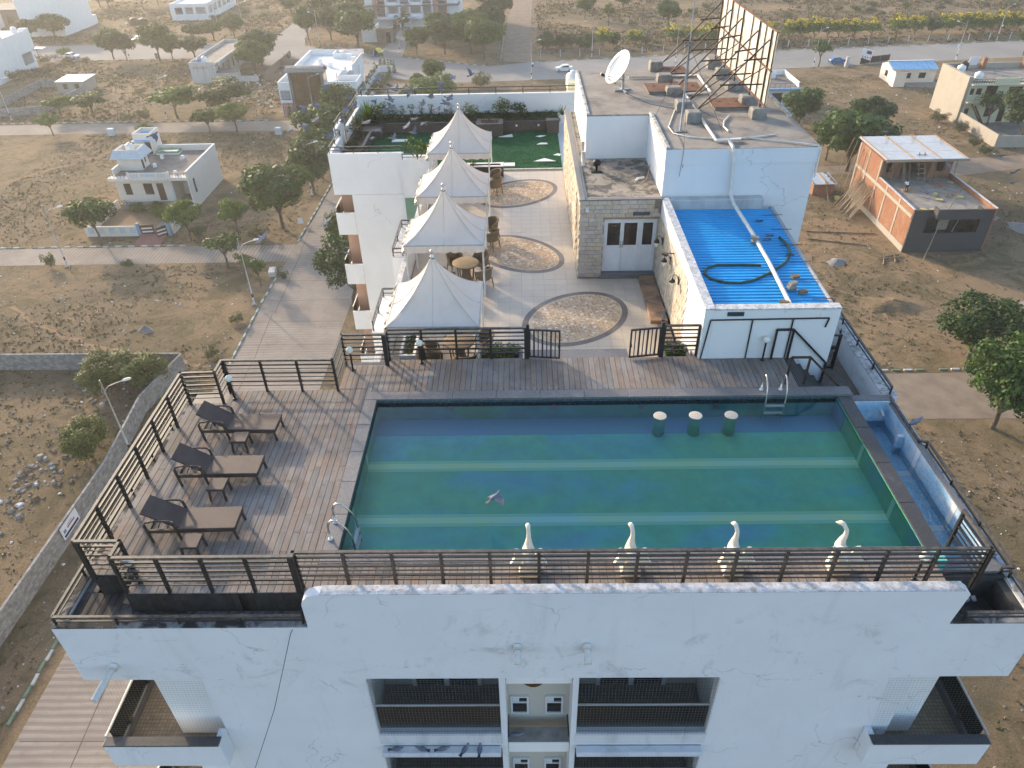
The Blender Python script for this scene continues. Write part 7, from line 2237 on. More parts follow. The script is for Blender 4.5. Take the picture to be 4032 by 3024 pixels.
part(h,'skylight','glass_green',lambda b: b.box(-58.6,-55.2,115.6,117.2,5.05,5.4)); bx(h,'skylight_base','white_clean',-58.7,-55.1,115.5,117.25,4.9,5.049)
roof_tank(-59.6,109.9,7.32,.6,1.25,label='white water tank on roof room of pink house')
cw = thing('compound_wall','low pink and blue garden wall of pink house','wall',(-57,95.6,0))
part(cw,'wall_panel','cream_wall',lambda b: (b.slab('x',-62.2,-54.4,0,1.5,95.6,95.8),b.slab('y',95.8,106.0,0,1.3,-62.2,-62.0),b.slab('y',96.2,104.8,0,1.3,-50.0,-49.82)))
for i in range(5):
    part(cw,'arch_panel','trim_pale',lambda b: b.box(-61.7 + i * 1.5,-60.9 + i * 1.5,95.57,95.598,.5,1.3))
for x in (-54.5,-50.2):
    bx(cw,'gate_pillar','trim_blue',x - .2,x + .2,95.5,95.9,0,1.9)
for lab,x0,y0,x1,y1 in (('left leaf of brown slatted garden gate',-54.25,95.7,-52.4,95.9),('right open leaf of brown slatted garden gate',-50.45,95.7,-51.6,94.6)):
    t = thing('garden_gate',lab,'gate',(x0,y0,0))
    part(t,'gate_leaf','door_brown',lambda b: b.bar((x0,y0,.85),(x1,y1,.85),.06,1.5))
    for zz in (.6,1.1):
        part(t,'pale_slat','marble_slab',lambda b: b.bar((x0 * .9 + x1 * .1,y0 * .9 + y1 * .1 - .04,zz),(x0 * .1 + x1 * .9,y0 * .1 + y1 * .9 - .04,zz),.03,.22))
struct('driveway_ramp',MB().add([(-54.2,92.4,.03),(-50.4,92.4,.03),(-50.6,95.6,.3),(-54.2,95.6,.3)],[(0,1,2,3)]),'red_ramp','red brick ramp at garden gate')
struct('house_path',MB().box(-52.6,-50.6,95.9,105.2,0,.22).box(-53.0,-52.61,95.9,105.2,0,.35),'roof_concrete','pale paved path beside house garden')
struct('house_yard',sheet([(-62,95.8),(-53,95.8),(-53,105.2),(-62,105.2)],.03),'path_trodden','bare earth garden of the pink house')
row('b',[(-58.6,104.4,1.2,1.2),(-55.6,104.4,1.4,1.4),(-54.4,102.2,1.6,1.2)],'bush in garden bed of pink house','garden bushes of pink house','bush')
mc = thing('parked_bicycle','bicycle with bags leaning by window of pink house','bicycle',(-60.5,105.0,.85))
for x in (-61.0,-59.9):
    part(mc,'wheel','rubber',lambda b: b.tube([(x + .33 * math.cos(a),104.9,1.2 + .33 * math.sin(a)) for a in [6.283 * k / 16 for k in range(17)]],.03,5))
part(mc,'frame','cloth_maroon',lambda b: (b.bar((-61,104.9,1.2),(-60.5,104.9,1.65),.05),b.bar((-60.5,104.9,1.65),(-59.9,104.9,1.2),.05),b.bar((-60.5,104.9,1.25),(-60.2,104.9,1.7),.05)))

# ------------------------------------------------------------------ shed with tin roof
h = thing('block_shed','grey block shed with pale tin roof','shed',(-103,176,0))
part(h,'wall','cement_wall',lambda b: (b.slab('x',-106.1,-99.7,0,2.4,173.3,173.5,[(-104.6,-103.6,.9,2.0),(-101.9,-100.9,.9,2.0)]),b.slab('y',173.51,178.9,0,2.5,-99.9,-99.7),b.slab('y',173.51,178.9,0,2.5,-106.1,-105.9),b.slab('x',-105.89,-99.91,0,2.5,178.7,178.9)))
part(h,'roof','iron_sheet',lambda b: [b.obox((-106.2 + .35 + i * .56,176.1,2.62),(.55,6.2,.05),(R(1.5),0,0)) for i in range(12)])
for x in (-104.6,-101.9):
    window(h,'x',x,x + 1.0,.9,2.0,173.3,-1,'door_brown','window_board',bars=0)
room_dark(h,-105.8,-100,174.6,174.7,0,2.4)

# ------------------------------------------------------------------ big white house at the left edge
h = thing('white_house','big blank white house beside row of motorcycles','house',(-133,190,0))
part(h,'wall','white_clean',lambda b: (b.slab('y',176.0,199.2,0,8.8,-124.85,-124.6,[(194.0,198.4,1.5,4.1)]),b.slab('y',176,189,8.8,10.4,-124.85,-124.6),b.box(-142,-124.87,176,192.5,0,8.7),b.slab('x',-142,-124.86,0,8.8,198.95,199.2),b.box(-142,-124.87,198.2,198.9,4.4,8.7),b.slab('x',-126.5,-124.6,4.3,9.1,199.21,200.6)))
bx(h,'roof','roof_white',-142,-124.9,192.51,198.19,8.3,8.6)
bx(h,'porch_floor','concrete',-142,-124.9,192.51,198.9,0,.4)
bx(h,'porch_back','cream_wall',-130,-129.8,192.51,198.9,.4,8.2)
roof_tank(-126.2,197.2,8.62,.7,1.3,label='white dome-topped tank on the big white house')
aw = thing('tin_awning','orange-edged tin awning over the motorcycles','awning',(-124,203,0))
part(aw,'awning_sheet','iron_sheet',lambda b: b.obox((-128.5,203.0,3.9),(9.0,2.6,.06),(0,.02,0)))
part(aw,'awning_edge','rust',lambda b: b.obox((-128.5,201.65,3.78),(9.0,.08,.3)))
for x in (-132,-126.5):
    part(aw,'awning_post','brown_steel',lambda b: b.bar((x,203.9,0),(x,203.9,3.8),.08))
# tall white house and the arched brown house beyond
h = thing('tall_white_house','tall plain white house at top of picture beside dark tree','house',(-143,248,0))
part(h,'wall','white_clean',lambda b: (b.box(-149.5,-137.0,238.4,256.6,0,9.4),b.box(-139,-137.1,256.61,259.2,0,2.6)))
part(h,'parapet','white_clean',lambda b: (b.slab('y',238.4,256.6,9.4,10.2,-137.2,-137.0),b.slab('x',-149.5,-137.21,9.4,10.2,238.4,238.6)))
h = thing('arched_house','old brown house with arched veranda','house',(-160,262,0))
def arch_front(b):
    b.slab('x',-172,-150.5,0,4.2,257.5,257.9,[(-169.5,-167,.5,2.9),(-165.5,-163.0,.5,2.9),(-161.5,-157.0,.5,2.9),(-155.2,-152.8,.5,2.9)])
    for c,w in ((-168.25,1.25),(-164.25,1.25),(-159.25,2.25),(-154.0,1.2)):
        pts = [(c - w,2.9)] + [(c + w * math.cos(math.pi - math.pi * k / 10),2.05 + .85 * math.sin(math.pi * k / 10)) for k in range(11)] + [(c + w,2.9)]
        for side in (0,1):
            half = [p for p in pts[1:-1]][:6] if side == 0 else [p for p in pts[1:-1]][5:]
            corner = (c - w,2.9) if side == 0 else (c + w,2.9)
            for p,q in zip(half,half[1:]):
                b.add([(corner[0],257.55,corner[1]),(p[0],257.55,p[1]),(q[0],257.55,q[1])],[(0,1,2)])
part(h,'arcade_wall','brown_stone',arch_front)
part(h,'wall','brown_stone',lambda b: b.box(-172,-150.5,261,270,0,4.2))
bx(h,'roof','roof_grey',-172.6,-150.2,257.0,270.2,4.21,4.7)
part(h,'plinth','brown_stone',lambda b: b.box(-172,-150.5,256.6,260.9,0,.45))
h = thing('white_cottage','small white house with crenellated parapet behind old wall','house',(-176,247,0))
part(h,'wall','white_clean',lambda b: b.slab('x',-190,-165.8,0,5.0,246.0,246.3,[(-179.5,-178.6,.3,2.6),(-176.4,-174.9,1.2,2.8),(-172.6,-171.7,.3,2.6)]))
part(h,'side_wall','white_clean',lambda b: b.box(-190,-166.0,247.5,256,0,5.0))
part(h,'parapet','pink_wall',lambda b: [b.box(-190 + i * 1.5,-189.2 + i * 1.5,246.0,246.25,5.0,6.0) for i in range(16)])
for x0,x1,z0,z1 in ((-179.5,-178.6,.3,2.6),(-176.4,-174.9,1.2,2.8),(-172.6,-171.7,.3,2.6)):
    window(h,'x',x0,x1,z0,z1,246.0,-1,'door_brown','window_board',bars=0)
one('old_wall','old_white',lambda b: b.slab('x',-190,-158,0,2.4,240.5,240.8),'stained old compound wall before small white house','wall')
one('shanty_hut','brush_brown',lambda b: [b.obox((-121.5 + rnd.uniform(-2.2,2.2),253.5 + rnd.uniform(-1,1),1.1 + rnd.uniform(-.2,.3)),(1.5,1.2,1.6),(rnd.uniform(-.3,.3),rnd.uniform(-.3,.3),rnd.uniform(0,3))) for _ in range(14)] and b.box(-124,-119,252.6,254.8,0,1.2),'low dark thatched hut on the brown plot','hut')
one('green_shade_net','glass_green',lambda b: [b.obox((-112 + rnd.uniform(-1.6,1.6),231 + rnd.uniform(-1.2,1.2),.5 + rnd.uniform(0,.5)),(1.6,1.2,.05),(rnd.uniform(-.4,.4),rnd.uniform(-.4,.4),rnd.uniform(0,3))) for _ in range(9)],'crumpled green shade net on upper plot','net')
# ------------------------------------------------------------------ white school with open corridor
h = thing('school_building','white school with open window bays at top of picture','school',(-107,272,0))
hx = [(-111.6,-109.2,1.8,3.8),(-108.2,-105.7,1.8,3.8),(-104.9,-101.5,1.8,3.8)]
part(h,'wall','white_clean',lambda b: (b.slab('x',-113.1,-101.0,0,4.9,260.0,260.3,hx),b.slab('y',260.31,288,0,4.9,-101.3,-101.0,[(261.5 + i * 4.4,264.7 + i * 4.4,1.8,3.9) for i in range(6)]),b.slab('y',260.31,288,0,4.9,-113.1,-112.8),b.slab('x',-112.79,-101.31,0,4.9,287.7,288)))
bx(h,'roof','roof_white',-112.75,-101.35,260.35,287.6,4.1,4.3)
bx(h,'corridor_back','cream_wall',-110,-103.5,263,286,0,4.09)
for a in hx:
    part(h,'bay_rail','lamp_metal',lambda b: (b.bar((a[0],260.15,2.3),(a[1],260.15,2.3),.08),b.bar((a[0],260.15,2.05),(a[1],260.15,2.05),.06)))
# ------------------------------------------------------------------ old school with red lettering
h = thing('old_school','weathered grey-white school block with faded red lettering','school',(-74,190,0))
part(h,'wall','old_white',lambda b: (b.slab('x',-77.4,-71.4,0,4.6,179.9,180.15),b.slab('y',180.16,205.4,0,4.6,-77.4,-77.15),b.slab('y',180.16,203,0,4.3,-71.65,-71.4,[(181.5 + i * 3.4,182.8 + i * 3.4,1.0,3.2) for i in range(6)]),b.slab('x',-77.14,-71.66,0,4.6,205.15,205.4)))
part(h,'eave_slab','old_white',lambda b: b.slab('y',179.9,203,3.75,4.65,-70.6,-70.4)); bx(h,'eave_deck','roof_grey',-71.39,-70.61,179.9,203,3.8,3.95)
bx(h,'roof','roof_concrete',-77.14,-71.66,180.16,205.14,3.7,3.95)
bx(h,'inside','dark_concrete',-74.6,-74.4,180.2,205,0,3.6)
for i in range(6):
    window(h,'y',181.5 + i * 3.4,182.8 + i * 3.4,1.0,3.2,-71.4,1,'pallet_blue','glass_dark',bars=1)
part(h,'annex','old_white',lambda b: (b.box(-71.38,-67.0,180.2,183.4,0,2.3),b.box(-66.98,-62.0,180.6,180.8,0,1.3)))
part(h,'annex_roof','roof_grey',lambda b: b.box(-71.38,-66.6,179.8,183.6,2.301,2.45))
for i,(dx,kind) in enumerate(((0,'o'),(.55,'a'),(1.0,'b'),(1.5,'d'),(2.0,'a'),(2.45,'o'),(2.95,'d'))):
    # brush-painted red script under a head line
    part(h,'red_letter','red_paint',lambda b: (b.box(-76.6 + dx,-76.2 + dx,179.885,179.897,3.62,3.68),b.box(-76.30 + dx,-76.24 + dx,179.885,179.897,3.1,3.62),
         (b.tube([(-76.45 + dx + .12 * math.cos(a),179.89,3.38 + .14 * math.sin(a)) for a in [6.283 * k / 9 for k in range(10)]],.03,4) if kind in 'oa' else b.obox((-76.45 + dx,179.891,3.36),(.28,.012,.06),(0,.6 if kind == 'b' else -.5,0)))))
roof_tank(-75.4,181.2,3.96,.55,1.2,'blue_plastic','blue water tank at corner of old school roof')
roof_tank(-74.0,181.3,3.96,.62,1.7,label='white water tank beside blue tank on old school roof')
one('school_yard_wall','brown_stone',lambda b: (b.slab('y',182,206,0,1.6,-61.0,-60.75),b.slab('x',-61.0,-52,0,1.4,181.7,181.95),b.slab('x',-60.74,-56,0,1.5,196.0,196.2)),'dark brown boundary wall right of the old school','wall')
# ------------------------------------------------------------------ white villa with amber glass
h = thing('white_villa','white villa with tall amber glass bay and roof terrace','house',(-41,165,0))
def vil(b):
    b.slab('x',-48.8,-46.3,0,6.5,152.4,152.65,[(-48.6,-46.6,3.1,5.0)])
    b.slab('y',152.66,181.0,0,6.5,-48.8,-48.55)
    b.slab('x',-48.54,-42.8,0,6.5,180.75,181.0)
    b.slab('y',166.0,177.0,0,6.5,-36.4,-36.15,[(167.5,169.0,.2,2.6),(171,173,3.6,5.2)])
    b.slab('x',-42.8,-36.16,0,6.5,177.2,177.45)
    b.slab('y',177.45,180.74,0,6.5,-42.8,-42.55)
    b.box(-46.2,-38.6,156,165.9,0,5.35)
    b.box(-48.5,-36.5,166,177,0,5.35)
    b.slab('x',-39.6,-32.9,5.2,6.5,152.3,152.5)
    b.slab('y',152.51,158.0,5.2,6.5,-33.1,-32.9)
    b.slab('x',-37.8,-33.11,5.2,6.4,157.8,158.0)
    b.slab('y',158.01,166,5.2,6.4,-37.8,-37.6)
part(h,'wall','white_clean',vil)
part(h,'roof_terrace','roof_white',lambda b: (b.box(-48.54,-38.6,155.5,180.7,5.36,5.5),b.box(-38.59,-33.12,152.52,157.78,5.25,5.4),b.box(-38.59,-37.0,157.79,166,5.36,5.5),b.box(-38.59,-36.5,166.01,177,5.36,5.5)))
part(h,'parapet','white_clean',lambda b: (b.box(-48.85,-48.5,152.4,181.05,6.501,6.6),b.box(-36.45,-36.1,166,177.5,6.501,6.6),b.slab('x',-48.49,-36.46,5.5,6.6,181.05,181.2)))
gb = part(h,'glass_bay','granite_grey',lambda b: (b.box(-46.3,-45.8,152.0,155.4,0,8.6),b.box(-39.9,-39.4,152.0,155.4,0,8.6),b.box(-45.79,-39.91,153.6,155.4,0,8.6)))
part(gb,'bay_roof','concrete',lambda b: [b.obox((-42.85,151.3 + k * .55,9.3 - .09 * (3 - k) ** 2 * .6),(7.6,.6,.25),(R(16 * (3 - k) * .5),0,0)) for k in range(8)])
for i in range(7):
    for k in range(3):
        bx(gb,'amber_pane','glass_amber',-45.76 + i * .832,-44.97 + i * .832,152.35,152.4,.9 + k * 2.5,3.36 + k * 2.5)
part(gb,'side_glass','glass_amber',lambda b: b.box(-39.39,-39.36,152.5,155,3,8.2))
for z0 in (3.3,4.2):
    part(h,'ribbon_window','grey_plastic',lambda b: [b.box(-48.58 + i * .66,-47.97 + i * .66,152.5,152.54,z0,z0 + .84) for i in range(3)])
part(h,'shutter','pink_wall',lambda b: (b.slab('x',-48.6,-46.4,.0,2.6,152.2,152.3,[(-48.3,-46.6,0,2.2)]),[b.box(-48.25,-46.65,152.33,152.36,.1 + i * .18,.24 + i * .18) for i in range(11)]))
for x,y,hh in ((-44.5,172,1.1),(-41.5,168.6,1.1),(-38.8,176.2,1.2),(-37.2,173,1.2),(-44.8,160,.8),(-37.4,162,1.0)):
    bx(h,'roof_stub','white_clean',x - .4,x + .4,y - .35,y + .35,5.5,5.5 + hh)
part(h,'rail','pink_wall',lambda b: (b.bar((-43,181.1,7.0),(-37,177.6,7.0),.1),b.bar((-36.2,166,6.9),(-36.2,177,6.9),.1)))
part(h,'porch_column','white_clean',lambda b: (b.box(-33.6,-33.2,153,153.4,0,5.19),b.box(-36.2,-35.8,153,153.4,0,5.19)))
bx(h,'porch_back','pink_wall',-38.5,-36.0,157.0,157.2,0,5.1)
one('roof_dish','white_plastic',lambda b: (b.lathe([(.02,.0),(.35,.05),(.6,.18),(.62,.2)],(-40.8,178.4,6.6),16),b.bar((-40.8,178.4,5.5),(-40.8,178.4,6.7),.06)),'small white dish on white villa roof','satellite dish')
hd = thing('hedge_wall','white wall draped with creeper beside white villa','wall',(-33,172,0))
part(hd,'wall_panel','white_clean',lambda b: (b.slab('y',160,187,0,2.0,-34.9,-34.7),b.slab('x',-34.69,-31,0,1.4,187.2,187.4)))
part(hd,'creeper','leaf_dark',lambda b: leaves(b,[(-34.8 + rnd.uniform(-.2,.25),160.3 + i * .42,1.9 + rnd.uniform(-.2,.25) - (1.0 if i % 5 == 0 else 0) * rnd.random(),.42) for i in range(62)],190,.13,random.Random(3)))
hg = thing('clipped_hedge','clipped green hedge along lane beside white villa','hedge',(-31.5,172,0))
part(hg,'hedge_mass','leaf_green',lambda b: leaves(b,[(-31.6 + rnd.uniform(-.25,.25),160 + i * .38,.6 + rnd.uniform(-.1,.2),.5) for i in range(64)] + [(-33.2 + rnd.uniform(-.8,.5),160 + i * .42,.3,.45) for i in range(56)],130,.13,random.Random(4)))
for i,(x,y,hh) in enumerate(((-34.9,192,3.6),(-33.6,190.6,3.6),(-31.6,188.2,3.4),(-30.6,186.0,3.6),(-31.6,183.6,4.4),(-31.0,181.6,4.2),(-47.0,151.4,3.0),(-43.6,151.2,3.0),(-40.5,151.2,3.0))):
    t = thing('cypress','small pointed cypress at hedge corner of white villa' if i < 6 else 'small pointed cypress before amber glass bay','tree',(x,y,0),'cypresses at hedge corner' if i < 6 else 'cypresses before the bay')
    part(t,'trunk','bark',lambda b: b.tube([(x,y,0),(x,y,hh * .8)],[.08,.03],5))
    part(t,'crown','leaf_dark',lambda b: leaves(b,[(x,y,hh * (.12 + .8 * k / 7),.62 * (1 - k / 8.2)) for k in range(8)],260,.11,random.Random(i),.9))
# ------------------------------------------------------------------ apartments with gate house
h = thing('apartment_block','pink and white apartment block with open balconies','apartment block',(-31,250,0))
AH = []
for fl in range(5):
    z = 3.2 + fl * 3.1
    for x0,x1 in ((-43.0,-41.0),(-39.6,-36.6),(-36.0,-33.4),(-33.0,-29.8),(-29.2,-26.4),(-24.6,-22.4)):
        AH.append((x0,x1,z,z + 2.3))
AH.append((-38.8,-35.6,0,2.5))
part(h,'wall','white_clean',lambda b: (b.slab('x',-46.6,-18.7,0,19,242.2,242.5,AH),b.box(-46.6,-18.7,246,262,0,19),b.slab('y',242.51,245.9,0,19,-46.6,-46.3),b.slab('y',242.51,245.9,0,19,-19,-18.7)))
for x0,x1 in ((-44.2,-40.6),(-26.2,-22.0)):
    part(h,'pink_pier','pink_wall',lambda b: b.slab('x',x0,x1,3.0,19,241.7,242.19,[(max(x0,a[0]),min(x1,a[1]),a[2],a[3]) for a in AH if a[0] < x1 and a[1] > x0]))
for fl in range(5):
    z = 3.0 + fl * 3.1
    part(h,'floor_slab','roof_grey',lambda b: b.box(-47.0,-18.4,240.9,245.99,z - .28,z))
    part(h,'balcony_parapet','white_clean',lambda b: (b.slab('x',-39.8,-36.4,z,z + .85,240.95,241.1),b.slab('x',-33.2,-29.6,z,z + .85,240.95,241.1)))
for x in (-40.2,-36.3,-33.2,-29.5,-26.4):
    part(h,'column','white_clean',lambda b: b.box(x - .2,x + .2,240.95,241.35,0,18.5))
sgn = bx(h,'entrance_canopy','sign_white',-43.0,-25.4,240.2,240.88,2.45,3.1)
text('lettering','ARAM','sign_maroon',(-32.2,240.19,2.75),(R(90),0,0),.72,sgn,.01)
g_ = thing('gate_house','brown and white gate house at apartment entrance','gate house',(-40,221,0))
part(g_,'wall','white_clean',lambda b: (b.box(-44.5,-40.2,221.5,226,0,3.6),b.slab('x',-44.5,-40.2,3.6,4.2,221.5,221.7),b.slab('y',221.7,226,3.6,4.2,-44.5,-44.3),b.slab('y',221.7,226,3.6,4.2,-40.4,-40.2)))
part(g_,'gate_pier','brown_stone',lambda b: (b.slab('x',-40.19,-36.0,0,3.7,220.3,220.7,[(-38.9,-38.1,1.1,2.6),(-37.6,-36.2,0,2.7)]),b.box(-40.19,-36,221.4,224,0,3.2),b.box(-36.2,-35.5,219.9,220.9,0,3.9)))
part(g_,'steel_gate','glass_dark',lambda b: (b.box(-37.6,-36.2,220.6,220.66,.1,2.6),b.box(-35.4,-35.3,220.5,224.5,.1,2.4)))
struct('apartment_drive',sheet([(-38.4,205.6),(-31.0,202.4),(-31.8,219.6),(-31.5,240),(-36,240),(-36.4,219.8)],.034),'road_surface','paved drive up to the apartment gate')
one('pink_outhouse','pink_wall',lambda b: b.box(-57,-50,240,245,0,3.4),'small pink outbuilding behind trees left of apartments','building')
one('blue_tarpaulin','sheet_blue',lambda b: b.obox((-51.0,233.8,2.6),(3.4,2.6,.06),(.15,.2,.3)),'blue tarpaulin shade between trees left of gate','tarpaulin')
# fence posts of the apartment corners and the hedge
for lab,pts,n in (('green fence posts round trees left of the drive',[(-60.0,220.6),(-55,215.6),(-38.6,207.2)],14),('green fence posts round lawn right of the drive',[(-29.4,202.6),(-8.8,192.3),(-5.9,197.4),(-5.6,228)],22),('pale fence posts in front of the roadside hedge',[(5,199.5),(20,199.8),(64,204.6),(112,208.4),(140,210.4)],26)):
    t = thing('wire_fence',lab,'fence',(pts[0][0],pts[0][1],0))
    tot = sum(math.hypot(b_[0] - a[0],b_[1] - a[1]) for a,b_ in zip(pts,pts[1:]))
    d = 0
    prev = None
    for a,b_ in zip(pts,pts[1:]):
        L = math.hypot(b_[0] - a[0],b_[1] - a[1])
        k = max(1,round(n * L / tot))
        for i in range(k):
            x,y = a[0] + (b_[0] - a[0]) * i / k,a[1] + (b_[1] - a[1]) * i / k
            part(t,'post','trim_pale' if 'pale' in lab else 'kerb_green',lambda b: b.bar((x,y,0),(x + rnd.uniform(-.1,.1),y,1.7),.13))
    part(t,'wire','cable_black',lambda b: [b.bar((a[0],a[1],z),(b_[0],b_[1],z),.02) for a,b_ in zip(pts,pts[1:]) for z in (.5,1.0,1.5)])
# ------------------------------------------------------------------ unfinished brick house
h = thing('unfinished_house','unfinished red brick house with grey rendered front','house',(54,96,0))
part(h,'front_wall','grey_render',lambda b: (b.slab('x',49.3,59.4,0,5.75,87.0,87.25,[(51.2,57.9,2.65,4.6)]),b.slab('x',51.6,57.2,5.0,6.3,85.8,86.0),b.slab('y',86.01,86.99,5.0,6.3,51.6,51.8),b.slab('y',86.01,86.99,5.0,6.3,57.0,57.2),b.box(51.81,56.99,86.01,86.98,5.0,5.1)))
part(h,'side_wall','brick_wall',lambda b: (b.slab('y',87.26,106.4,.8,5.75,49.3,49.53),b.slab('y',98.5,106.4,5.75,8.1,49.3,49.53),b.slab('y',87.26,106.4,0,5.75,59.6,59.83),b.slab('x',49.54,59.59,0,8.1,106.2,106.4)))
part(h,'inner_wall','brick_wall',lambda b: (b.slab('x',49.54,52.6,5.1,8.1,99.7,99.93,[(50.6,51.6,6.0,7.4)]),b.slab('y',99.94,105,5.1,8.1,52.4,52.6)))
part(h,'inner_wall','brick_wall',lambda b: (b.slab('x',56.6,59.6,5.1,8.1,99.7,99.93,[(57.4,58.7,6.0,7.6)]),b.slab('y',99.94,105,5.1,8.1,56.6,56.8),b.slab('y',99.94,106.1,5.1,8.1,59.4,59.59)))
room_dark(h,49.6,59.3,105.1,105.2,5.1,8.1)
part(h,'concrete_frame','cement_wall',lambda b: [b.box(49.24,49.299,y,y + .35,.8,5.7 if y < 98 else 8.0) for y in (91.0,95.2,98.6,102.6,106.0)] + [b.box(49.23,49.298,87.3,106.4,4.6,5.0),b.box(49.22,49.297,87.1,106.4,0,.8)])
bx(h,'upper_floor','roof_concrete',49.54,59.59,87.26,106.19,4.85,5.1)
room_dark(h,49.6,59.5,90.5,90.6,0,4.8)
part(h,'window_post','concrete',lambda b: (b.box(53.3,54.6,88.0,88.1,2.65,4.6),b.bar((55.0,87.3,2.65),(55.4,87.3,4.6),.08)))
part(h,'wall_cap','coping_white',lambda b: (b.box(49.28,49.55,87.26,98.4,5.752,5.80),b.box(59.58,59.85,87.26,106.4,5.752,5.80)))
form = part(h,'roof_form','timber',lambda b: [b.box(49.7 + i * 3.6,49.82 + i * 3.6,98.21,108.2,8.26,8.36) for i in range(4)])
for i in range(3):
    for k in range(3):
        bx(form,'ply_panel','form_ply',49.78 + i * 3.6,53.24 + i * 3.6,98.26 + k * 3.32,101.5 + k * 3.32,8.16,8.25)
bx(form,'steel_edge','chrome',49.5,60.7,98.0,98.2,7.98,8.34)
bx(form,'ply_lip','form_ply',49.55,60.65,98.21,108.25,8.12,8.155)
h['label'] = 'unfinished red brick house with grey rendered front'
for i in range(34):
    x = 50.0 + rnd.uniform(0,10.4); y = rnd.choice((98.2,99.5,101,102.5)) + rnd.uniform(-.4,.4)
    lean = rnd.uniform(-.9,.9)
    one('bamboo_prop','bamboo',lambda b: b.tube([(x,y,5.1 if x < 59.4 else 0),(x + lean * .5 + rnd.uniform(-.1,.1),y + .1,6.6),(x + lean,y + .3,8.1)],.055,5),'crooked bamboo prop holding up the new roof','prop','props under the new roof')
for i in range(5):
    y = 103 + i * 1.7
    one('bamboo_pole','bamboo',lambda b: (b.tube([(48.6 - i * .2,y,0),(48.8,y,4),(49.0 + .2 * i,y + .2,7.6)],.06,5)),'upright scaffold pole at back of brick side wall','pole','scaffold poles')
for i in range(26):
    dy = i * .22
    one('bamboo_pole','bamboo',lambda b: b.tube([(46.3 + rnd.uniform(-.5,.4),97.0 + dy + rnd.uniform(-.6,.6),.05),(47.8,98.0 + dy,1.8),(49.15,98.8 + dy * .95,3.6 + rnd.uniform(-.4,.5))],.065,5),'bamboo pole leaning in sheaf on brick side wall','pole','leaning bamboo poles')
one('bamboo_pole','bamboo',lambda b: b.tube([(51.0,84.6,0),(52.3,86.0,4),(53.8,86.6,8.6)],.06,5),'single long pole leaning against grey rendered front','pole')
ld = thing('bamboo_ladder','bamboo ladder standing in the unfinished house','ladder',(54.6,97.2,5.1))
for dx in (0,.8):
    part(ld,'ladder_rail','bamboo',lambda b: b.tube([(54.2 + dx,97.0,5.1),(54.7 + dx * .9,100.0,8.6)],.06,5))
for i in range(7):
    f = (i + .5) / 7
    part(ld,'rung','bamboo',lambda b: b.bar((53.9 + .5 * f,97.0 + 3 * f,5.1 + 3.5 * f),(55.3 + .4 * f,97.0 + 3 * f,5.1 + 3.5 * f),.08))
def rebar(x,y,z):
    one('rebar','rust',lambda b: [b.tube([(x + dx,y + dy,z),(x + dx * 1.4 + rnd.uniform(-.1,.1),y + dy * 1.4,z + rnd.uniform(.9,1.3))],.015,4) for dx in (-.12,.12) for dy in (-.12,.12)],'bundle of rusty bars sticking up from unfinished house','rebar','bars of the unfinished house')
for p in ((49.5,91.2,5.8),(59.7,88.5,5.8),(59.7,95.0,5.8),(53.0,92.5,5.1),(56,105,8.26),(52,104.5,8.26),(59.5,104,8.26)):
    rebar(*p)
heap('sand_pile','small sand pile on floor of unfinished house',52.2,95.0,1.2,.5,'sand_heap',21)
bpy.data.objects[-1] if False else None
for o in COL.objects:
    if o.name.startswith('sand_pile'): o.location.z = 5.1
heap('brick_pile','pile of red bricks on floor of unfinished house',57.0,97.0,1.3,.25,'brick_wall',22)
for o in COL.objects:
    if o.name.startswith('brick_pile'): o.location.z = 5.1
for i,(x,y,m) in enumerate(((55.0,93.6,'sack_yellow'),(57.6,92.4,'sack_yellow'),(51.2,88.6,'sack_yellow'),(52.4,88.4,'sack_yellow'),(58.9,97.6,'sack_yellow'),(54.6,91.6,'sack_yellow'))):
    one('cement_sack',m,lambda b: b.obox((x,y,5.2),(.8,.5,.18),(.1,.1,rnd.uniform(0,3))),'empty yellow cement sack on the unfinished floor','sack','cement sacks')
one('plank_pile','timber',lambda b: [b.obox((57 + rnd.uniform(-.7,.7),93.6 + rnd.uniform(-.7,.7),5.14 + .03 * i),(1.6,.12,.04),(0,0,rnd.uniform(0,3))) for i in range(7)],'scattered short planks on the unfinished floor','planks')
# hut of bricks with tin roof
h = thing('brick_hut','small brick hut with weighted tin roof','hut',(45.3,108,0))
part(h,'wall','brick_wall',lambda b: b.box(43.9,47.0,106.4,110.2,0,1.85))
part(h,'roof','iron_sheet',lambda b: [b.obox((43.95 + i * .75,108.2,1.95),(.73,4.4,.04),(R(2),0,0)) for i in range(5)])
part(h,'roof_timber','timber',lambda b: (b.obox((45.6,108.2,2.05),(.2,4.2,.12)),b.obox((43.6,108.2,2.03),(.18,4.2,.1))))
for i in range(9):
    bx(h,'weight_stone','stone_brown',46.6 + rnd.uniform(-.2,.2),46.9,106.2 + i * .48,106.5 + i * .48,2.02,2.16)
one('bamboo_pole','bamboo',lambda b: b.tube([(45.6,104.0,0),(45.2,105.9,2.6)],.05,5),'thin pole leaning on brick hut','pole')
one('yellow_sack','sack_yellow',lambda b: [b.obox((47.0 + rnd.uniform(-.3,.3),104.8 + rnd.uniform(-.3,.3),.25),(.7,.5,.35),(rnd.uniform(0,.5),0,rnd.uniform(0,3))) for _ in range(3)],'heap of yellow sacks beside brick hut','sacks')
for lab,p,q in (('long dark pole lying on bare ground',(39.0,93.5,.1),(48.0,92.5,.1)),('second dark pole lying on bare ground',(38.5,91.2,.1),(45.5,89.0,.1))):
    one('ground_pole','bark',lambda b: b.tube([p,q],.07,5),lab,'pole')
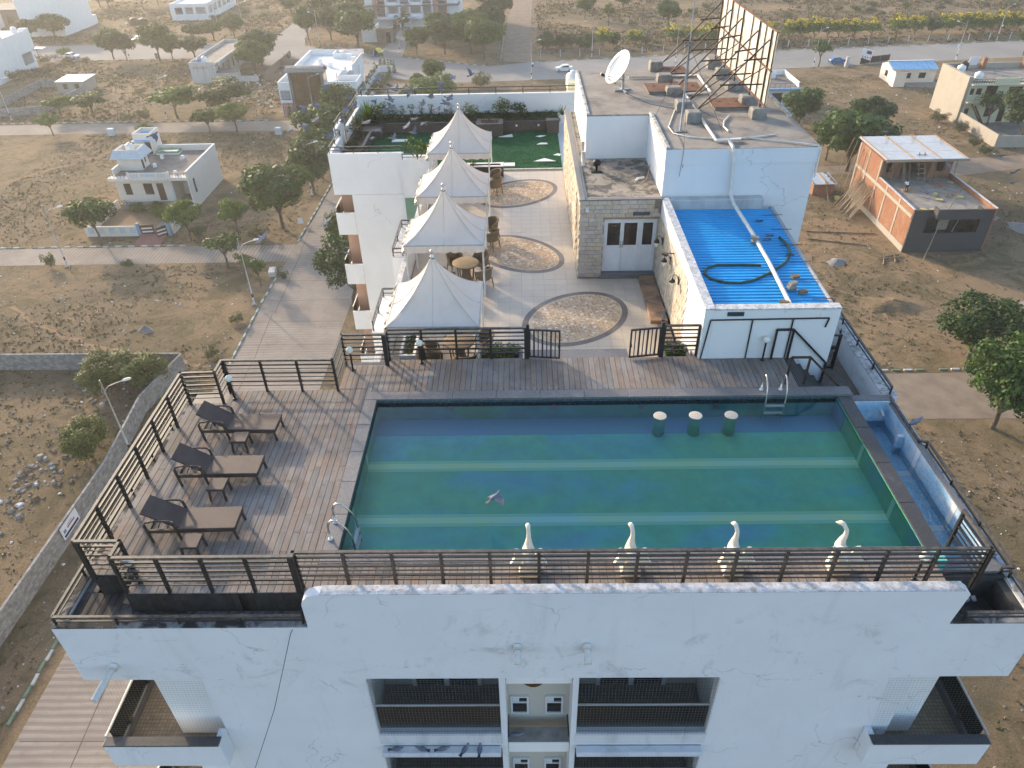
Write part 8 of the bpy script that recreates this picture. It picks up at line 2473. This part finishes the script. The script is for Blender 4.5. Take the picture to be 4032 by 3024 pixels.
one('broken_ladder','bamboo',lambda b: (b.tube([(45.5,83.5,.1),(46.8,86.4,.15)],.07,5),b.tube([(47.3,84.2,.1),(48.2,86.9,.15)],.07,5),b.tube([(45.6,85.4,.15),(48.8,86.2,.2)],.06,5),b.tube([(45.4,84.8,.15),(48.4,85.4,.2)],.06,5)),'broken bamboo ladder lying below brick side wall','ladder')
# ------------------------------------------------------------------ small office with blue tin roof
h = thing('office_cabin','small white cabin with pale blue tin roof','cabin',(85,170,0))
part(h,'wall','cream_wall',lambda b: (b.slab('x',80.6,90.2,0,3.0,168.4,168.6,[(83.4,84.9,1.0,2.2),(86.6,88.1,1.0,2.2)]),b.slab('y',168.61,174.0,0,3.0,80.6,80.8,[(170.2,171.6,1.0,2.2)]),b.slab('y',168.61,174.0,0,3.0,90.0,90.2),b.slab('x',80.81,89.99,0,3.0,173.8,174.0)))
def gable(b):
    for x in (80.6,90.0):
        b.add([(x,168.4,3.0),(x,174.0,3.0),(x,171.2,3.9),(x + .2,168.4,3.0),(x + .2,174.0,3.0),(x + .2,171.2,3.9)],[(0,1,2),(5,4,3),(0,2,5,3),(1,4,5,2)])
part(h,'gable','cream_wall',gable)
part(h,'roof','sheet_blue',lambda b: [b.add([(80.4 + i * 1.0,167.9,2.98),(81.36 + i * 1.0,167.9,2.98),(81.36 + i * 1.0,171.2,4.02),(80.4 + i * 1.0,171.2,4.02),(80.4 + i * 1.0,174.5,2.98),(81.36 + i * 1.0,174.5,2.98)],[(0,1,2,3),(3,2,5,4)]) for i in range(10)])
part(h,'ridge','white_plastic',lambda b: b.bar((80.4,171.2,4.05),(90.4,171.2,4.05),.4,.06))
for x in (83.4,86.6):
    w = window(h,'x',x,x + 1.5,1.0,2.2,168.4,-1,'door_brown','glass_dark',bars=1)
    bx(w,'hood','white_clean',x - .2,x + 1.7,167.9,168.39,2.3,2.38)
window(h,'y',170.2,171.6,1.0,2.2,80.6,-1,'door_brown','glass_dark',bars=1)
part(h,'toilet','cream_wall',lambda b: (b.box(80.2,82.6,165.5,167.6,0,2.9),b.slab('x',80.0,82.9,2.9,3.1,165.3,167.8)))
part(h,'toilet_roof','roof_grey',lambda b: b.box(80.1,82.8,165.4,167.7,3.101,3.15))
struct('cabin_apron',MB().box(83,91,164.8,168.3,0,.15),'roof_concrete','concrete apron before the small white cabin')
# ------------------------------------------------------------------ yellow house
h = thing('yellow_house','two-storey pale yellow house with outside stair','house',(90,144,0))
part(h,'wall','yellow_wall',lambda b: (b.slab('x',81.8,104,0,7.2,139.7,139.95,[(82.1,82.8,5.2,6.3),(83.2,84.2,5.2,6.3),(84.9,87.0,4.6,6.9),(89.0,91.5,5.0,6.5),(94,97,5.0,6.5),(82.2,83.0,1.4,2.8),(86,87.4,1.2,2.8),(88.6,89.8,0.2,2.6)]),b.box(82.2,104,142.5,150,0,7.2)))
part(h,'side_wall','cement_wall',lambda b: (b.slab('y',139.7,150.2,0,8.3,81.2,81.79),b.slab('x',81.8,104,7.2,8.3,149.9,150.2)))
bx(h,'roof','roof_concrete',81.8,104,139.96,149.89,7.21,7.35)
part(h,'parapet','yellow_wall',lambda b: (b.slab('x',85.6,90.0,6.9,8.2,138.9,139.1),b.box(81.7,104,138.7,139.69,7.0,7.2),b.box(81.7,104,138.7,139.69,3.9,4.1)))
part(h,'roof_rail','brown_steel',lambda b: [(b.bar((x0,138.9,z + .9),(x1,138.9,z + .9),.07),b.bar((x0,138.9,z + .45),(x1,138.9,z + .45),.05),[b.bar((x0 + (x1 - x0) * k / 8,138.9,z),(x0 + (x1 - x0) * k / 8,138.9,z + .9),.05) for k in range(9)]) for x0,x1,z in ((81.8,85.5,7.2),(90.1,97,7.2),(83.0,98,4.1))])
for x0,x1,z0,z1 in ((82.1,82.8,5.2,6.3),(83.2,84.2,5.2,6.3),(89.0,91.5,5.0,6.5),(94,97,5.0,6.5),(82.2,83.0,1.4,2.8),(86,87.4,1.2,2.8)):
    window(h,'x',x0,x1,z0,z1,139.7,-1,'brown_steel','glass_dark',bars=2)
room_dark(h,82.3,103,142.3,142.4,0,7.1)
stp = part(h,'outside_stair','brown_steel',lambda b: (b.bar((82.2,138.0,4.0),(85.0,137.6,.2),.12,.3),b.bar((82.2,137.0,4.0),(85.0,136.6,.2),.12,.3)))
for i in range(14):
    f = (i + .5) / 14
    bx(stp,'tread','brown_steel',82.0 + 2.8 * f,82.35 + 2.8 * f,136.7,137.9,4.0 - 3.8 * f,4.05 - 3.8 * f)
part(h,'roof_column','brick_wall',lambda b: (b.box(88.2,88.9,149,149.7,7.35,9.4),b.box(96,96.8,149,149.7,7.35,9.4)))
part(h,'courtyard_wall','cement_wall',lambda b: (b.slab('y',126.2,139.69,0,2.2,81.5,81.75),b.slab('x',81.76,104,0,2.0,126.2,126.4)))
bx(h,'courtyard','roof_grey',81.76,104,126.41,139.69,0,.12)
for lab,x,y,z,m in (('white water tank at corner of yellow house roof',83.0,146.5,7.36,'white_plastic'),('second white water tank at front of yellow house roof',83.6,141.2,7.36,'white_plastic'),('black water tank behind yellow house parapet',84.8,149.0,7.36,'black_plastic')):
    roof_tank(x,y,z,.75,1.4,m,lab)
one('solar_panel','sign_white',lambda b: b.obox((86.0,148.5,9.0),(1.8,.1,1.6),(.3,0,0)),'pale panel standing on the yellow house roof','panel')
# house with blue trim behind the tower
h = thing('blue_trim_house','white house with blue trim behind the billboard','house',(51,156,0))
part(h,'wall','white_clean',lambda b: (b.box(44,55.0,151.4,161.5,0,4.0),b.slab('x',44,55,4.0,5.0,161.3,161.5),b.slab('y',151.4,161.29,4.0,5.0,54.8,55.0)))
part(h,'trim','trim_blue',lambda b: (b.box(43.8,55.3,150.6,151.38,3.6,4.0),b.box(54.6,55.2,150.7,151.3,0,3.59)))
bx(h,'roof','roof_grey',44.1,54.75,151.5,161.2,4.001,4.06)
part(h,'rail','black_steel',lambda b: (b.bar((44,150.9,4.9),(55,150.9,4.9),.06),[b.bar((44 + i,150.9,4.0),(44 + i,150.9,4.9),.05) for i in range(12)]))
part(h,'window','glass_dark',lambda b: b.box(47,52,151.36,151.39,.8,3.0))
roof_tank(51.5,158.5,4.07,.8,1.5,label='white water tank on the blue-trimmed house')
# signs, plinths beside the road
s_ = thing('advert_board','white advertisement board by the black gate','sign',(81.9,185.6,0))
part(s_,'board','sign_white',lambda b: b.bar((80.9,186.6,2.4),(82.8,184.9,2.1),.06,2.2))
part(s_,'picture','sign_maroon',lambda b: b.bar((81.75,185.78,2.75),(82.6,185.02,2.6),.07,.7))
part(s_,'dots','sign_red',lambda b: [b.bar((81.1 + i * .45,186.36 - i * .4,1.75 - i * .07),(81.3 + i * .45,186.18 - i * .4,1.72 - i * .07),.075,.28) for i in range(4)])
part(s_,'post','brown_steel',lambda b: b.bar((81.8,185.8,0),(81.8,185.8,1.5),.1))
s_ = thing('black_gate','low black sheet gate beside advertisement board','gate',(85,186.8,0))
for x0 in (80.8,83.6,86.3):
    part(s_,'gate_panel','black_plastic',lambda b: b.bar((x0,185.9 + (x0 - 80.8) * .37,.75),(x0 + 2.6,186.85 + (x0 - 80.8) * .37,.75),.06,1.4))
one('stone_pillar','old_white',lambda b: (b.box(76.3,77.1,183.2,184.0,0,1.0),b.box(76.4,77.0,183.3,183.9,1.0,2.3)),'stained square pillar beside the blue car','pillar')
for lab,x,y in (('grey service box behind pink house',-46.6,140.6),('grey service box between back lane trees',-79.5,141.8)):
    one('service_box','trim_pale',lambda b: b.cbox(x - .6,x + .6,y - .4,y + .4,0,1.3,.05),lab,'service box')
one('stone_block','old_white',lambda b: b.obox((-32.2,83.4,.35),(.8,1.6,.7),(0,0,.15)),'white stone block at plot corner beside lane','stone block')
one('small_sign','sign_white',lambda b: b.obox((-29.2 - 3.0,98.5,.7),(.7,.05,.9),(.2,0,.2)),'small white sign in grass beside tree row','sign')
for i,(x,y,lab) in enumerate(((-96.5,206.2,'grey stub post among upper road trees'),(-98.9,230,'white stub post beyond the upper road'))):
    one('stub_post','concrete',lambda b: b.box(x - .35,x + .35,y - .35,y + .35,0,1.5),lab,'post')

# ------------------------------------------------------------------ vehicles
def car(label,loc,rz,body_m,L=4.2,hatch=False):
    t = thing('parked_car' if 'white' not in label or 'parked' in label else 'moving_car',label,'car',(0,0,0))
    hw = .84
    prof = [(-L / 2,.42),(-L / 2 + .02,.75),(-L / 2 + .12,.90),(-L / 2 + .95,.99),(-L / 2 + 1.75,1.45),(-L / 2 + 2.2,1.51),(-L / 2 + 3.1,1.48),(L / 2 - (.35 if hatch else .75),1.06 if not hatch else 1.12),(L / 2 - .08,1.0),(L / 2,.78),(L / 2 - .02,.42),(L / 2 - .2,.28),(-L / 2 + .2,.28)]
    def bodyf(b):
        n = len(prof)
        secs = []
        for y,inset in ((-hw,.0),(-hw + .10,.0),(hw - .10,0),(hw,0)):
            sec = []
            for x,z in prof:
                yy = y
                if z > 1.0:
                    yy = y * (1 - .16 * (z - 1.0) / .5)
                if abs(y) == hw and z < 1.0:
                    yy = y
                zz = z - (.05 if abs(y) == hw and z > .9 else 0)
                sec.append((x,yy,zz))
            secs.append(sec)
        vs = [p for s2 in secs for p in s2]
        fs = []
        for s2 in range(3):
            for i in range(n):
                j = (i + 1) % n
                fs.append((s2 * n + i,s2 * n + j,(s2 + 1) * n + j,(s2 + 1) * n + i))
        fs.append(list(range(n))[::-1]); fs.append([3 * n + i for i in range(n)])
        b.add(vs,fs,0,False)
    part(t,'body',body_m,bodyf)
    def glass(b):
        w = hw - .02
        for sy in (-1,1):
            b.add([(-L / 2 + 1.15,sy * (w + .01),1.0),(-L / 2 + 1.85,sy * (w * .89),1.40),(-L / 2 + 3.0,sy * (w * .89),1.42),(L / 2 - (.55 if hatch else .95),sy * (w + .01),1.02)],[(0,1,2,3) if sy > 0 else (3,2,1,0)])
        b.add([(-L / 2 + .98,-w * .86,1.015),(-L / 2 + .98,w * .86,1.015),(-L / 2 + 1.72,w * .80,1.45),(-L / 2 + 1.72,-w * .80,1.45)],[(0,3,2,1)])
        b.add([(L / 2 - (.42 if hatch else .80),-w * .84,1.10),(L / 2 - (.42 if hatch else .80),w * .84,1.10),(-L / 2 + 3.15,w * .78,1.48),(-L / 2 + 3.15,-w * .78,1.48)],[(0,1,2,3)])
    part(t,'windows','car_glass',glass)
    for x in (-L / 2 + .78,L / 2 - .82):
        for sy in (-1,1):
            w = part(t,'wheel','rubber',lambda b: b.tube([(x,sy * (hw - .20),.31),(x,sy * (hw + .012),.31)],.31,18))
            part(w,'rim','alloy',lambda b: b.tube([(x,sy * (hw + .0),.31),(x,sy * (hw + .025),.31)],.19,12))
    for sy in (-1,1):
        part(t,'headlight','globe_glass',lambda b: b.obox((-L / 2 + .06,sy * .62,.76),(.14,.32,.13)))
        part(t,'tail_light','flower_red',lambda b: b.obox((L / 2 - .03,sy * .66,.86),(.1,.26,.2)))
        part(t,'mirror',body_m,lambda b: b.obox((-L / 2 + 1.35,sy * (hw + .08),1.03),(.1,.18,.12)))
    part(t,'bumper','black_plastic',lambda b: (b.obox((-L / 2 + .01,0,.42),(.1,1.3,.16)),b.obox((L / 2 - .01,0,.42),(.1,1.3,.14))))
    t.location = loc; t.rotation_euler = (0,0,rz)
    return t
car('white saloon car driving on the main road',(10.2,184.6,.03),R(4),'car_white',4.15)
car('blue hatchback parked on main road edge',(75.8,187.0,.03),R(185),'car_blue',4.0,True)
car('white car parked behind round clipped bush',(-120.4,208.2,.03),R(170),'car_white',4.1)
rk = thing('auto_rickshaw','yellow and green three-wheeled rickshaw parked at apartment drive','rickshaw',(0,0,0))
def rbody(b):
    b.add([(-1.3,-.35,.4),(-1.3,.35,.4),(-1.15,.45,.95),(-1.15,-.45,.95),(-.6,-.62,.35),(-.6,.62,.35),(-.6,.62,.95),(-.6,-.62,.95)],[(0,3,2,1),(0,4,7,3),(1,2,6,5),(3,7,6,2),(0,1,5,4)])
    b.box(-.6,1.2,-.64,.64,.32,.95)
part(rk,'body','rickshaw_green',rbody)
def hood(b):
    prof = [(-.95,1.0),(-.8,1.55),(-.5,1.72),(.7,1.75),(1.1,1.6),(1.22,1.2),(1.22,.96)]
    n = len(prof)
    vs = [(x,y * (1 if k in (1,2) else .92),z - (0 if k in (1,2) else .1)) for k,y in enumerate((-.64,-.5,.5,.64)) for x,z in prof]
    b.add(vs,[(s2 * n + i,s2 * n + i + 1,(s2 + 1) * n + i + 1,(s2 + 1) * n + i) for s2 in range(3) for i in range(n - 1)])
    for y in (-.63,.63):
        b.add([(.35,y,.96),(1.2,y,.96),(1.18,y * .93,1.45),(.7,y * .93,1.64),(.35,y * .93,1.64)],[(0,1,2,3,4)])
part(rk,'hood','rickshaw_yellow',hood)
part(rk,'windscreen','car_glass',lambda b: b.add([(-1.1,-.42,.98),(-1.1,.42,.98),(-.86,.46,1.5),(-.86,-.46,1.5)],[(0,3,2,1)]))
part(rk,'seat','black_plastic',lambda b: (b.box(.1,.9,-.55,.55,.6,.8),b.box(.85,1.0,-.55,.55,.8,1.3)))
for x,y in ((-1.05,0),(.85,-.6),(.85,.6)):
    part(rk,'wheel','rubber',lambda b: b.tube([(x,y - .06,.22),(x,y + .06,.22)],.22,14))
rk.location = (-37.2,204.3,.03); rk.rotation_euler = (0,0,R(-62)); rk.scale = (1.08,1.08,1.08)
mb0 = None
for i,(x,y) in enumerate(((-131.2,209.4),(-129.8,209.6),(-127.4,208.9),(-126.0,208.9),(-125.0,208.8))):
    lab = 'dark motorcycle parked in row beside big white house'
    if mb0 is None:
        mb0 = thing('motorcycle',lab,'motorcycle',(0,0,0),'parked motorcycles')
        for wx in (-.62,.62):
            part(mb0,'wheel','rubber',lambda b: b.tube([(wx + .26 * math.cos(a),0,.3 + .26 * math.sin(a)) for a in [6.283 * k / 14 for k in range(15)]],.06,6))
        part(mb0,'tank','black_plastic',lambda b: b.tube([(-.3,0,.8),(-.05,0,.9),(.2,0,.82)],[.08,.16,.1],8))
        part(mb0,'seat','rubber',lambda b: b.obox((.42,0,.82),(.6,.24,.12)))
        part(mb0,'frame','brown_steel',lambda b: (b.bar((-.62,0,.3),(-.35,0,1.0),.07),b.bar((.62,0,.3),(0,0,.5),.08),b.obox((0,0,.45),(.45,.24,.36)),b.bar((-.38,-.32,1.05),(-.38,.32,1.05),.04)))
        o = mb0
    else:
        o = copy_tree(mb0)
    o.location = (x,y,.02); o.rotation_euler = (0,0,R(70 + rnd.uniform(-15,15)))

# ------------------------------------------------------------------ people
def person(label,loc,rz,top,legs,pose='walk',bag=None):
    """one continuous skinned figure; clothes as its children"""
    t = thing('person',label,'person',(0,0,0))
    J = {'pel': (0,0,.92),'waist': (0,0,1.08),'chest': (.01,0,1.32),'neck': (.02,0,1.48),'head': (.035,0,1.62),'crown': (.03,0,1.74),
         'ls': (0,.17,1.40),'le': (-.02,.23,1.14),'lw': (.06,.24,.92),'lh': (.09,.24,.82),'rs': (0,-.17,1.40),'re': (-.06,-.23,1.14),'rw': (.0,-.24,.92),'rh': (.02,-.24,.82),
         'lhip': (0,.09,.88),'lk': (.10,.10,.48),'la': (.02,.10,.08),'lt': (.16,.11,.03),'rhip': (0,-.09,.88),'rk': (-.03,-.10,.48),'ra': (-.18,-.10,.10),'rt': (-.06,-.11,.03)}
    if pose == 'stoop':
        J.update({'waist': (.06,0,1.06),'chest': (.20,0,1.26),'neck': (.30,0,1.40),'head': (.37,0,1.50),'crown': (.40,0,1.61),'ls': (.22,.17,1.33),'le': (.38,.2,1.12),'lw': (.52,.12,1.0),'lh': (.6,.08,.96),'rs': (.22,-.17,1.33),'re': (.34,-.22,1.10),'rw': (.5,-.14,.96),'rh': (.58,-.1,.92),'lk': (.06,.12,.48),'la': (0,.13,.08),'lt': (.16,.14,.03),'rk': (-.04,-.12,.48),'ra': (-.12,-.13,.08),'rt': (.03,-.14,.03)})
    rad = {'pel': .14,'waist': .13,'chest': .155,'neck': .06,'head': .095,'crown': .07,'ls': .07,'le': .048,'lw': .035,'lh': .04,'rs': .07,'re': .048,'rw': .035,'rh': .04,'lhip': .10,'lk': .068,'la': .045,'lt': .04,'rhip': .10,'rk': .068,'ra': .045,'rt': .04}
    E_ = [('pel','waist'),('waist','chest'),('chest','neck'),('neck','head'),('head','crown'),('chest','ls'),('ls','le'),('le','lw'),('lw','lh'),('chest','rs'),('rs','re'),('re','rw'),('rw','rh'),('pel','lhip'),('lhip','lk'),('lk','la'),('la','lt'),('pel','rhip'),('rhip','rk'),('rk','ra'),('ra','rt')]
    def skinned(name,keys,grow,m):
        ks = [k for k in J if k in keys]
        me = bpy.data.meshes.new(name)
        me.from_pydata([J[k] for k in ks],[(ks.index(a),ks.index(b_)) for a,b_ in E_ if a in keys and b_ in keys],[])
        o = bpy.data.objects.new(name,me); COL.objects.link(o)
        md = o.modifiers.new('skin','SKIN')
        for i,k in enumerate(ks):
            me.skin_vertices[0].data[i].radius = (rad[k] * grow,) * 2
            me.skin_vertices[0].data[i].use_root = (k == ('pel' if 'pel' in keys else 'chest'))
        o.modifiers.new('sub','SUBSURF').levels = 2
        dg = bpy.context.evaluated_depsgraph_get()
        m2 = bpy.data.meshes.new_from_object(o.evaluated_get(dg))
        bpy.data.objects.remove(o)
        m2.materials.clear(); m2.materials.append(MATS[m])
        for p in m2.polygons: p.use_smooth = True
        q = bpy.data.objects.new(name,m2); COL.objects.link(q); q.parent = t
        return q
    skinned('body',set(J),1.0,'skin')
    skinned('shirt',{'pel','waist','chest','ls','rs','le','re'},1.16,top)
    skinned('trousers',{'pel','lhip','rhip','lk','rk','la','ra'},1.18,legs)
    hx_,hy_,hz_ = J['head']
    part(t,'hair','hair',lambda b: b.lathe([(.098,.02),(.108,.06),(.098,.12),(.05,.155),(.005,.165)],(hx_ - .015,hy_,hz_ - .03),12))
    part(t,'nose','skin',lambda b: b.obox((hx_ + .10,hy_,hz_ - .01),(.03,.025,.04)))
    if bag:
        part(t,'bag',bag,lambda b: b.cbox(-.16,.16,-.36,-.27,.52,.86,.03))
    t.location = loc; t.rotation_euler = (0,0,rz)
    return t
person('person in dark olive clothes walking beside another near school wall',(-61.2,201.0,.03),R(150),'cloth_olive','cloth_dark')
person('person in black clothes walking and carrying a dark bag',(-60.3,201.6,.03),R(150),'cloth_dark','cloth_dark',bag='cloth_maroon')
person('person in white shirt and dark trousers working on unfinished house',(51.5,94.6,5.1),R(100),'cloth_white','cloth_dark','stoop')

# ------------------------------------------------------------------ evening haze
hz = MB().box(-1500,1500,-1200,1800,-1.0,47.0).build('haze','haze_air')
tag(hz,'thin warm evening haze over the whole neighbourhood','haze',None,'stuff')
